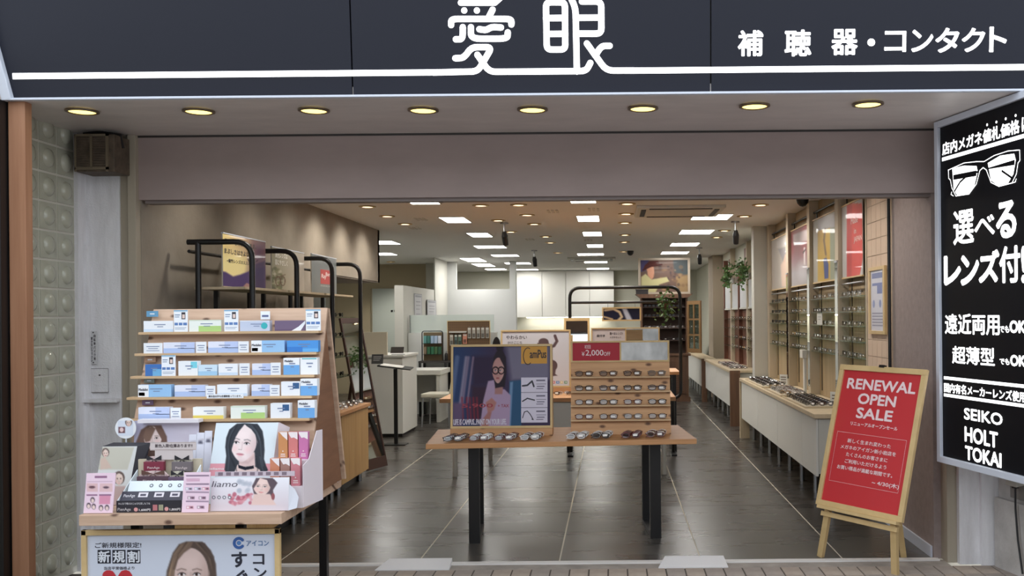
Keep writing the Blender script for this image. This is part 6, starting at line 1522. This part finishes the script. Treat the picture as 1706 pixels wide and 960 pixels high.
# black rounded back seen over the front poster box
p = W(827, 571, 12.0)
t = thing('office_chair', 'black rounded chair back seen over the woman poster', 'chair', (p.x, 12.0, 0))
mb = MB().prism([(p.x + .055 * math.cos(a_) * (1.0 if math.sin(a_) < 0 else 1), 12.0, 1.12 + .17 * max(-.9, math.sin(a_))) for a_ in np.linspace(-.4, math.pi + .4, 16)], (0, .04, 0)); mb.build('backrest', M_BLACK, t)
MB().tube([(p.x, 12.04, 1.0), (p.x, 12.08, .45)], .02, 8).build('back_stem', M_BLACK, t)
MB().lathe([(.20, .42), (.22, .46), (.20, .48)], (p.x, 12.22, 0), 16).build('seat', M_BLACK, t); MB().lathe([(.025, .03), (.025, .42)], (p.x, 12.22, 0), 8).build('column', M_STEEL, t)
MB().lathe([(.22, 0), (.22, .015), (.03, .03)], (p.x, 12.22, 0), 16).build('base', M_STEEL, t)
# ================================================================== right side: display bays, counters
SHB = [1.683, 1.556, 1.438, 1.312, 1.185]
M_POST = mat('bay_post', (192, 178, 154), .6)
bays = [('D', 7.50, 8.18), ('C', 8.30, 9.36), ('B', 9.48, 10.50), ('A', 10.62, 11.80)]
for k, (y0, y1) in enumerate([(7.46, 7.50), (8.18, 8.30), (9.36, 9.48), (10.50, 10.62), (11.80, 11.94)]):
    MB().box(1.94 if k else 1.99, y0 + .002, .752, 2.048, y1 - .002, ZC - .001).solo('bay_post', M_POST, '%s pale wooden post between the display bays from the entrance' % ORD[k], 'post', 'posts between the display bays', bevel=.003)
    if 0 < k < 4:
        pn = Panel((1.935, y1 - .01, 1.98), (0, -1, 0), (0, 0, 1), y1 - y0 - .02, 1.15)
        t = thing('post_mirror', '%s slim mirror on a bay post from the entrance' % ORD[k - 1], 'mirror', pn.pt(.5, 1), group='slim mirrors on the bay posts')
        pn.box(-.004, 0).build('mirror_pane', M_MIRROR, t); pn.box(-.005, .006, 0, -.015, 1, 0).build('top_cap', M_STEEL, t)
def Zr(x, y): return 1280 + x * .18755, 320 + y * .18755
def p_japan(t, pn):
    P = Paint(pn, 40, 50, (190, 186, 184), 1280, 320, .18755)
    P.poly([(700, 100), (830, 100), (855, 200), (860, 350), (845, 560), (810, 760), (700, 780)], (212, 74, 66), 8); P.poly([(700, 100), (745, 100), (740, 780), (700, 780)], (188, 62, 58), 14)
    P.build(t, M_PRINTGLOSS, .0006)
    for s_, r in (('Made', (735, 235, 795, 290)), ('in', (762, 325, 780, 372)), ('JAPAN', (760, 400, 832, 462))):
        a, b = pn.px(*Zr(r[0], r[1])), pn.px(*Zr(r[2], r[1])); c = pn.px(*Zr(r[0], r[3])); pn.text(t, s_, (a[0], a[1], b[0], c[1]), ink((240, 216, 208)), .0012, .01, px=False)
def p_yellow(t, pn):
    P = Paint(pn, 50, 50, (176, 172, 162), 1280, 320, .18755)
    P.poly([(440, 330), (550, 320), (550, 790), (440, 800)], (198, 162, 62), 6); P.poly([(550, 320), (640, 290), (640, 780), (550, 790)], (150, 154, 128), 8); P.poly([(440, 230), (640, 180), (640, 300), (440, 345)], (176, 174, 176), 8)
    P.line([(505, 330), (495, 430), (512, 560)], 16, (122, 96, 50), 6); P.poly([(490, 600), (515, 580), (535, 640), (535, 770), (500, 770)], (56, 72, 136), 8); P.line([(600, 400), (610, 600)], 12, (128, 126, 104), 10)
    P.build(t, M_PRINTGLOSS, .0006)
def p_maroon(t, pn):
    P = Paint(pn, 44, 50, (150, 96, 96), 1280, 320, .18755)
    P.grad(0, 480, (134, 76, 78), 0, 720, (172, 168, 170)); P.poly([(220, 380), (390, 310), (390, 420), (220, 470)], (176, 160, 160), 14)
    P.line([(322, 500), (322, 640)], 14, (216, 206, 206), 8); P.line([(330, 510), (310, 540)], 10, (44, 34, 36), 6); P.ell(300, 700, 40, 80, (206, 204, 208), 40, 0, .6)
    P.build(t, M_PRINTGLOSS, .0006)
def p_statue(t, pn):
    P = Paint(pn, 40, 50, (176, 168, 158), 1280, 320, .18755)
    P.poly([(90, 510), (150, 490), (160, 560), (130, 620)], (142, 136, 138), 12); P.poly([(110, 650), (150, 590), (175, 700), (165, 840), (120, 840)], (206, 182, 164), 12); P.line([(155, 560), (140, 620)], 14, (196, 166, 146), 8); P.ell(200, 660, 14, 22, (56, 40, 36), 6); P.poly([(186, 690), (216, 690), (216, 840), (186, 840)], (120, 124, 92), 8)
    P.poly([(75, 440), (185, 385), (185, 480), (75, 500)], (192, 186, 180), 8); P.build(t, M_PRINTGLOSS, .0006)
blabel = {'D': 'red Made in Japan', 'C': 'yellow', 'B': 'maroon', 'A': 'pale statue'}
for nm, y0, y1 in bays:
    pb = blabel[nm]
    t = thing('display_bay', 'wall bay with slotted rails and shelves below the %s poster' % pb, 'display bay', (2.1, (y0 + y1) / 2, .752))
    MB().box(2.03, y0 + .002, .752, 2.048, y1 - .002, ZC - .002).build('back_panel', M_BAYWOOD, t)
    for y in (y0 + .12, y1 - .12):
        MB().box(2.022, y - .012, .80, 2.03, y + .012, 2.02).build('slotted_rail', mat('rail_dark', (96, 84, 66), .5), t)
    pn = Panel((1.975, y1 - .01, 2.445), (0, -1, 0), (0, 0, 1), y1 - y0 - .02, .60)
    t = thing('bay_poster', '%s poster hanging from a black rod in the display bay' % pb, 'poster', pn.pt(.5, 1), group='posters hanging in the display bays')
    pn.box(-.006, 0).build('sheet', mat('poster_edge', (186, 178, 166)), t)
    {'D': p_japan, 'C': p_yellow, 'B': p_maroon, 'A': p_statue}[nm](t, pn)
    pn.box(-.01, .008, 0, -.02, 1, 0).build('top_bar', M_FRAMEWOOD, t); pn.box(-.01, .008, 0, 1, 1, 1.02).build('bottom_bar', M_FRAMEWOOD, t)
    MB().tube([(1.99, y0 + .004, 2.53), (1.99, y1 - .004, 2.53)], .012, 8).build('rod', M_BLACK, t)
    for y in (y0 + .12, y1 - .12): MB().box(1.985, y - .006, 2.455, 1.995, y + .006, 2.53).build('hook', M_BLACK, t)
    MB().tube([(1.975, y0 + .004, 1.79), (1.975, y1 - .004, 1.79)], .008, 6).solo('shelf_rail', M_STEEL, 'thin steel rail under the %s poster' % pb, 'rail', 'steel rails under the bay posters')
    for si, z in enumerate(SHB):
        MB().box(1.945, y0 + .004, z - .008, 2.021, y1 - .004, z).solo('glass_shelf', M_GLASS, '%s glass shelf down in the bay under the %s poster' % (ORD[si], pb), 'shelf', 'glass shelves in the display bays')
        n = 4 if nm == 'D' else 5
        for i in range(n):
            dark = nm == 'A' and si < 3
            col = 'black' if dark else random.choice(['silver', 'silver', 'black', 'dark brown', 'gold'] if si != 1 or nm != 'C' else ['black', 'black', 'dark brown'])
            yy = y0 + (i + .5) * (y1 - y0) / n
            small_pair('%s %s, %s from the entrance, %s shelf under the %s poster' % (col, 'sunglasses' if dark else 'eyeglasses', ORD[i], ORD[si], pb), col, (1.965, yy, z + .0006), -math.pi / 2, 'eyeglasses on the display bay shelves', dark=dark, name='sunglasses' if dark else 'eyeglasses')
    if nm in ('C', ):
        q = Panel((1.952, 9.1, 1.4386 + .108), (0, -1, 0), (0, 0, 1), .22, .108); tt = thing('shelf_card', 'white card leaning on the third shelf under the yellow poster', 'card', q.pt(.5, 1)); q.box(-.004, 0).build('board', M_WHITE, tt); q.rects(tt, [(.2, .3, .8, .36), (.2, .5, .7, .56)], ink((150, 150, 150)), .0006, 'lettering')
# framed notice on the linen panel
pn = Panel((1.985, 7.50, 2.055), (0, -1, 0), (0, 0, 1), .54, .66)
y0, y1 = Wx(1449, 500, 1.985).y, Wx(1476, 500, 1.985).y
a = Wx(1449, 447, 1.985); b = Wx(1449, 556, 1.985)
pn = Panel((1.985, y0, a.z), (0, -1, 0), (0, 0, 1), y0 - y1, a.z - b.z)
t = thing('framed_notice', 'wood-framed lens price notice on the linen wall panel', 'notice', pn.pt(.5, 1))
for r in ((0, 0, 1, .05), (0, .95, 1, 1), (0, .05, .1, .95), (.9, .05, 1, .95)): pn.box(-.008, .012, *r).build('frame_bar', M_FRAMEWOOD, t, bevel=.001)
pn.box(-.008, .002, .1, .05, .9, .95).build('sheet', mat('notice_lav', (206, 206, 218), .4), t)
pn.rects(t, [(.18, .09, .82, .17)], ink((124, 132, 170)), .003, 'print'); pn.rects(t, [(.2, .24, .8, .28), (.5, .28, .8, .40)], ink((120, 130, 176)), .003, 'print')
pn.strokes(t, [[(.28, .55), (.281, .55)]], .06, ink((140, 150, 190)), .003, 'print', px=False); pn.strokes(t, [[(.68, .55), (.681, .55)]], .06, ink((140, 150, 190)), .003, 'print', px=False)
pn.rects(t, [(.18, .68 + k * .045, .82, .70 + k * .045) for k in range(5)], ink((150, 150, 168)), .003, 'lettering')
# little ledge with black goods under the notice
t = thing('wall_ledge', 'small wooden wall ledge under the framed notice', 'ledge', (1.9, 7.05, .99)); MB().box(1.86, 6.95, .985, 1.994, 7.45, 1.005).build('board', M_LIGHTWOOD, t)
p = Vector((1.93, 7.32, 1))
MB().lathe([(.05, 0), (.075, .02), (.06, .05), (.02, .07)], (1.93, p.y, 1.0055), 12).solo('goods_bundle', M_BLACK, 'black cloth bundle on the small wall ledge', 'bundle', smooth=True)
q = Panel((1.93, p.y - .16, 1.10), (.3, -1, 0), (0, 0, 1), .08, .094); tt = thing('price_card', 'white price card on the small wall ledge', 'card', q.pt(.5, 1)); q.box(-.003, 0).build('board', M_WHITE, tt); q.rects(tt, [(.2, .3, .8, .4), (.2, .55, .7, .62)], ink((120, 110, 110)), .0006, 'lettering')

def counter(label, x, y0, y1, zt, face_m, top_m, seams, kick=.25, endm=None, depth=.5):
    t = thing('display_counter', label, 'counter', (x + depth / 2, (y0 + y1) / 2, 0), group='counters along the display wall')
    MB().box(x - .02, y0, zt - .035, x + depth, y1, zt).build('counter_top', top_m, t, bevel=.003)
    ys = [y0 + .03] + seams + [y1 - .03]
    for a, b in zip(ys, ys[1:]): MB().box(x, a + .003, kick, x + .018, b - .003, zt - .036).build('front_panel', face_m, t)
    MB().box(x + .02, y0 + .03, kick + .02, x + depth - .01, y1 - .03, zt - .036).build('body', M_OFFWHITE, t)
    n = max(2, int((y1 - y0) / .55))
    for i in range(n):
        yy = y0 + .12 + i * (y1 - y0 - .24) / (n - 1)
        MB().lathe([(.022, 0), (.022, kick + .02)], (x + .14, yy, 0), 8).build('leg', M_STEEL, t)
    if endm:
        MB().box(x - .02, y0 - .06, 0, x + depth * .3, y0 - .001, zt).build('end_panel', endm, t)
    return t
counter('white-fronted counter with an oak edge under the near display bays', 1.60, 7.50, 11.9, .75, M_WHITE, M_LIGHTWOOD, [8.1, 9.3, 10.6], .255, None, .43)
MB().box(1.585, 11.9, 0, 1.70, 11.96, .75).solo('counter_end', M_LIGHTWOOD, 'pale wooden end post of the near counter', 'post')
def rank(y0, rows, cols, cols_m, label, group, z, x0, dx=.075, dy=.105, rot=-1.0, dark=False):
    k = 0
    for j in range(cols):
        for i in range(rows):
            col = random.choice(cols_m)
            small_pair('%s eyeglasses, %s from the aisle in the %s row of the %s' % (col, ORD[i], ORD[j], label), col, (x0 + i * dx, y0 + j * dy, z), rot + random.uniform(-.15, .15), group, rx=-.3, dark=dark)
def tray(x0, y0, x1, y1, z, label):
    t = thing('glasses_tray', label, 'tray', ((x0 + x1) / 2, (y0 + y1) / 2, z), group='trays on the counters')
    MB().box(x0, y0, z + .0006, x1, y1, z + .006).build('tray_base', mat('tray_cream', (206, 196, 172), .6), t)
    for b in ((x0, y0, x1, y0 + .01), (x0, y1 - .01, x1, y1), (x0, y0 + .01, x0 + .01, y1 - .01), (x1 - .01, y0 + .01, x1, y1 - .01)): MB().box(b[0], b[1], z + .006, b[2], b[3], z + .016).build('rim', M_LIGHTWOOD, t)
tray(1.60, 7.95, 1.90, 9.02, .75, 'cream tray of dark eyeglasses nearest the easel'); rank(8.05, 3, 9, ['black', 'black', 'dark brown', 'navy'], 'easel tray', 'eyeglasses in the tray nearest the easel', .764, 1.66)
tray(1.60, 9.12, 1.90, 10.12, .75, 'cream tray of clear eyeglasses in the middle of the near counter'); rank(9.22, 3, 8, ['clear', 'clear', 'silver', 'gold', 'wine-red'], 'middle tray', 'eyeglasses in the middle tray', .764, 1.66)
tray(1.60, 10.25, 1.90, 11.55, .75, 'cream tray of dark eyeglasses at the far end of the near counter'); rank(10.36, 3, 9, ['black', 'black', 'dark brown'], 'far tray', 'eyeglasses in the far tray', .764, 1.66, dy=.13)
for k, (px0, py0, px1, py1, Y, lab) in enumerate([(1376, 643, 1395, 661, 8.15, 'white price sign standing behind the tray nearest the easel'), (1304, 620, 1316, 633, 10.6, 'white price sign standing behind the far tray')]):
    p = W(px0, py1, Y); w_ = (px1 - px0) * Y / F * 1.2
    q = Panel((1.80, Y + .1, .7506 + .125), (.75, -.66, 0), (0, 0, 1), w_, .124); q.o.x = 1.85; q.o.y = Y - .02
    tt = thing('price_sign', lab, 'sign', q.pt(.5, 1), group='price signs on the near counter'); q.box(-.004, 0).build('board', M_WHITE, tt)
    for i in range(3): q.rects(tt, [(.15, .2 + i * .22, .85, .28 + i * .22)], ink((110, 96, 84)), .0006, 'lettering')
t = thing('display_tower', 'white slim display tower with a box head on the near counter', 'display', (1.94, 9.55, .7506))
MB().box(1.915, 9.54, .7506, 1.94, 9.60, 1.10).build('stem', M_WHITE, t, bevel=.002); MB().box(1.895, 9.53, 1.10, 1.942, 9.67, 1.18).build('box_head', M_WHITE, t, bevel=.003)
# ------------------------------------------------------------------ far counters and far shelving
counter('pale counter with a walnut end behind the boxed pillar', 1.64, 13.25, 16.9, .77, M_WHITE, M_LIGHTWOOD, [15.1], .26, M_WALNUT, .40)
counter('pale counter at the far end of the display wall', 1.60, 17.0, 21.5, .77, M_WHITE, M_LIGHTWOOD, [18.4, 20.0], .26, M_WALNUT, .24)
rank(13.5, 3, 9, ['silver', 'clear', 'dark brown', 'wine-red', 'black'], 'far counter', 'eyeglasses on the far counter', .777, 1.70, dy=.19)
fb = [(13.3, 13.93), (14.03, 14.87), (14.97, 15.82), (15.92, 16.8)]
fl_ = ['first', 'second', 'third', 'fourth']
for k, (y0, y1) in enumerate(fb):
    t = thing('far_bay', 'brown slatted bay with a white panel, %s behind the boxed pillar' % fl_[k], 'display bay', (2.1, (y0 + y1) / 2, .7706), group='far display bays')
    MB().box(2.03, y0, .7706, 2.048, y1, 1.63).build('back_panel', M_REDWOOD, t)
    MB().box(1.98, y0 + .01, 1.63, 2.048, y1 - .01, 1.655).build('panel_shelf', M_OFFWHITE, t)
    MB().box(1.99, y0 + .02, 1.655, 2.0, y1 - .02, 2.05).build('white_panel', mat('frosted_panel', (206, 208, 210), .4), t)
    MB().box(2.02, y0, 2.05, 2.048, y1 - .3, 2.05 + [.25, .5, .2, .45][k]).build('upper_board', M_REDWOOD, t)
    for si, z in enumerate((1.48, 1.33, 1.18, 1.03)):
        MB().box(1.95, y0 + .005, z - .006, 2.029, y1 - .005, z).solo('glass_shelf', M_GLASS, '%s glass shelf down in the %s far bay' % (ORD[si], fl_[k]), 'shelf', 'glass shelves in the far bays')
        if k < 3:
            for i in range(3): small_pair('%s eyeglasses, %s from the entrance, %s shelf of the %s far bay' % (['silver', 'gold', 'black'][(i + si) % 3], ORD[i], ORD[si], fl_[k]), ['silver', 'gold', 'black'][(i + si) % 3], (1.97, y0 + (i + .5) * (y1 - y0) / 3, z + .0006), -math.pi / 2, 'eyeglasses in the far bays')
for k, y in enumerate((13.98, 14.92, 15.87, 16.85)):
    MB().box(1.97, y - .045, .7706, 2.048, y + .045, [2.62, 2.3, 2.64, 2.5][k]).solo('far_post', M_POST if k % 2 == 0 else M_REDWOOD, '%s tall post between the brown bays behind the pillar' % ORD[k], 'post', 'posts between the far bays')
for k, (y, lab) in enumerate([(13.62, 'bushy green plant on the bay nearest the boxed pillar'), (15.35, 'green plant standing on the third brown bay')]):
    t = thing('potted_plant', lab, 'plant', (1.93, y, 2.055), group='plants on the far bays')
    MB().lathe([(.04, 2.056), (.055, 2.14), (.05, 2.14)], (1.93, y, .0), 12).build('pot', M_WHITE, t); leaf_cloud('foliage', t, (1.86, y, 2.22), (.07, .22, .14), 200, M_LEAF, .06, .16, 5 + k)
# ================================================================== back of the shop: cupboards, hutch, picture, counter goods
YW = YB - .36
xs = [W(855, 480, YW).x, W(903, 480, YW).x, W(982, 480, YW).x, W(1023, 480, YW).x]
for k in range(3):
    t = thing('wall_cupboard', 'white handleless wall cupboard, %s from the white column at the back' % ORD[k], 'cupboard', ((xs[k] + xs[k + 1]) / 2, YW + .17, 1.53), group='white wall cupboards at the back')
    MB().box(xs[k] + .002, YW + .02, 1.535, xs[k + 1] - .002, YB - .002, ZC - .01).build('body', M_WHITE, t)
    n = 1 if k == 0 else (2 if k == 1 else 1)
    for i in range(n):
        a = xs[k] + (xs[k + 1] - xs[k]) * i / n; b = xs[k] + (xs[k + 1] - xs[k]) * (i + 1) / n
        MB().box(a + .006, YW, 1.535, b - .006, YW + .019, ZC - .012).build('door', M_WHITE, t, bevel=.003)
t = thing('back_counter', 'white counter below the wall cupboards at the back', 'counter', (-.9, YB - .3, 0))
MB().box(-2.3, YB - .62, 0, .4, YB - .01, .86).build('body', M_WHITE, t); MB().box(-2.32, YB - .65, .86, .42, YB - .01, .90).build('counter_top', M_OFFWHITE, t)
MB().box(xs[0] + .3, YB - .2, 1.522, xs[3] - .2, YB - .14, 1.533).solo('strip_light', mat('strip_lamp', (255, 255, 255), .5, emit=16.0, erib=(255, 250, 240)), 'glowing strip light under the white wall cupboards', 'light')
# hutch with an open glazed door
YH = 17.1
hx0, hx1 = W(1068, 600, YH).x, W(1147, 600, YH).x
t = thing('display_hutch', 'dark walnut hutch with open shelves and louvred base at the back', 'hutch', ((hx0 + hx1) / 2, YH + .2, 0))
M_HIN = mat('hutch_inside', (74, 56, 50), .6)
MB().box(hx0, YH, .08, hx1, YH + .42, .82).build('base_body', M_WALNUT, t); MB().box(hx0 - .02, YH - .02, 0, hx1 + .03, YH + .42, .08).build('plinth', M_WALNUT, t); MB().box(hx0 - .03, YH - .03, .82, hx1 + .04, YH + .42, .86).build('ledge', M_WALNUT, t, bevel=.004)
for x0, x1 in ((hx0, hx0 + .035), (hx1 - .035, hx1)): MB().box(x0, YH + .06, .86, x1, YH + .40, 1.86).build('side_board', M_WALNUT, t)
MB().box(hx0 + .035, YH + .37, .86, hx1 - .035, YH + .40, 1.86).build('back_board', M_HIN, t)
for z in (1.10, 1.32, 1.53, 1.70): MB().box(hx0 + .036, YH + .08, z - .012, hx1 - .036, YH + .369, z).build('shelf', M_HIN, t)
cr = [(hx0 - .0, 1.86), (hx0 - .09, 1.93), (hx1 + .09, 1.93), (hx1 + .0, 1.86)]
MB().prism([(x, YH, z) for x, z in cr], (0, .42, 0)).build('crown_board', M_WALNUT, t)
for xx in (hx0 + .04, (hx0 + hx1) / 2 + .02):
    dw = (hx1 - hx0) / 2 - .06
    d = MB().box(xx, YH - .02, .14, xx + dw, YH, .78).build('door', M_WALNUT, t)
    for i in range(14): MB().box(xx + .05, YH - .03, .18 + i * .04, xx + dw - .05, YH - .02, .20 + i * .04).build('louver', M_WALNUT, d)
# open door swung towards the aisle
gx0, gx1 = hx1 + .005, W(1168, 600, YH - .15).x
U_ = Vector((gx1 - gx0, -.42, 0)).normalized(); dw = .46; pn = Panel((gx0, YH + .05, 1.80), U_, (0, 0, 1), dw, .92)
d = pn.box(0, .025, 0, 0, .12, 1)
for r in ((.88, 0, 1, 1), (.12, 0, .88, .07), (.12, .92, .88, 1), (.46, .07, .53, .92), (.12, .34, .88, .375), (.12, .64, .88, .675)): pn.box(0, .025, *r, mb=d)
d = d.build('glazed_door', mat('door_oak', (140, 108, 72), .5), t)
for c_ in ((.12, .46), (.53, .88)):
    for r_ in ((.07, .34), (.375, .64), (.675, .92)): pn.box(.010, .014, c_[0], r_[0], c_[1], r_[1]).build('pane', M_GLASS, d)
for si, z in enumerate((1.10, 1.32, 1.53, 1.70)):
    for i in range(5): small_pair('dark eyeglasses, %s from the rail side on the %s hutch shelf' % (ORD[i], ['lowest', 'second lowest', 'third lowest', 'top'][si]), 'black' if si != 1 else 'silver', (hx0 + .13 + i * .145, YH + .12, z + .0006), 0, 'eyeglasses in the hutch', dark=si > 1)
# picture standing on the hutch
pn = P4(1063, 431, 1150, 489, YH + .25); pn.o.z = 1.932 + .66; pn.h = .659
t = thing('large_picture', 'large silver-framed picture of a person in a hat standing on the hutch', 'picture', pn.pt(.5, 1))
for r in ((0, 0, 1, .06), (0, .94, 1, 1), (0, .06, .045, .94), (.955, .06, 1, .94)): pn.box(-.02, .01, *r).build('frame_bar', mat('frame_taupe', (164, 152, 136), .4), t, bevel=.002)
pn.box(-.02, 0, .04, .05, .96, .95).build('backing', M_WALNUT, t)
P = Paint(pn, 64, 46, (96, 78, 70), 1040, 420, .10417, r=(.045, .06, .955, .94))
P.poly([(780, 120), (1030, 120), (1030, 380), (800, 330)], (66, 72, 74), 30); P.poly([(840, 400), (1030, 360), (1030, 650), (840, 650)], (134, 112, 82), 40)
for _ in range(40): P.ell(random.uniform(560, 1010), random.uniform(220, 640), random.uniform(14, 40), random.uniform(12, 30), random.choice([(74, 60, 56), (142, 116, 84), (54, 50, 56), (112, 90, 70)]), 16, 0, .6)
P.poly([(260, 120), (400, 120), (340, 300), (260, 320)], (66, 62, 96), 24)
P.poly([(270, 400), (340, 350), (440, 440), (560, 420), (680, 400), (720, 470), (560, 520), (500, 650), (270, 650)], (170, 164, 122), 16)
P.poly([(360, 270), (470, 220), (480, 330), (470, 400), (440, 440), (380, 380)], (176, 128, 104), 10)
P.poly([(300, 280), (330, 210), (400, 150), (540, 140), (560, 180), (470, 220), (360, 270)], (74, 38, 34), 10); P.line([(300, 290), (420, 230), (600, 200)], 24, (64, 32, 30), 10)
P.build(t, M_PRINTGLOSS, .0008)
p = W(1052, 500, YH + .15)
t = thing('mantel_boxes', 'small dark box on the end of the hutch top', 'box', (p.x + .12, YH + .1, 1.931)); MB().box(p.x + .08, YH + .03, 1.931, p.x + .30, YH + .18, 2.01).build('carton', mat('box_dark', (52, 48, 50), .5), t); MB().box(p.x + .07, YH + .02, 2.01, p.x + .31, YH + .19, 2.02).build('lid', mat('box_dark', (52, 48, 50)), t)
# sink top goods at the far end of the display wall
t = thing('basin_unit', 'white basin with a thin curved tap on the far counter', 'basin', (1.75, 20.2, .771))
MB().box(1.62, 19.7, .771, 1.83, 20.9, .80).build('tray', M_BLACK, t); MB().hexa([(1.60, 19.8, .80), (1.83, 19.8, .80), (1.83, 20.8, .80), (1.60, 20.8, .80), (1.66, 19.85, .96), (1.83, 19.85, .96), (1.83, 20.75, .96), (1.66, 20.75, .96)]).build('bowl', M_WHITE, t, bevel=.01)
MB().tube([(1.62, 20.0, .9), (1.62, 19.98, 1.2)] + arc((1.62, 20.3, 1.35), (1.62, 20.0, 1.2), (1.66, 20.7, 1.05)), .012, 6).build('tap', M_STEEL, t)

# ================================================================== lettering and print details belong to the sheet they are on
def _stem(n): return n.split('.')[0]
SHEETS = ('face', 'sheet', 'board', 'plate', 'strip', 'carton', 'card', 'print', 'sign', 'front_strip', 'header_board', 'door_leaf', 'back_board', 'base_body', 'pouch', 'disc')
MARKS = ('lettering', 'logo', 'light_line', 'light_dot', 'glasses_lens', 'glasses_shadow', 'glasses_temple', 'glasses_outline', 'border', 'border_line', 'square', 'seam', 'lens_print', 'inset', 'header_card', 'screw', 'lock')
for o in [x for x in SC.objects if x.parent is None and x.type == 'EMPTY']:
    ch = list(o.children)
    pics = [c for c in ch if _stem(c.name) == 'print' and len(c.data.polygons) > 100]
    base = pics[0] if pics else next((c for s in SHEETS for c in ch if _stem(c.name) == s), None)
    if base is None: continue
    for c in ch:
        if c is not base and _stem(c.name) in MARKS: c.parent = base
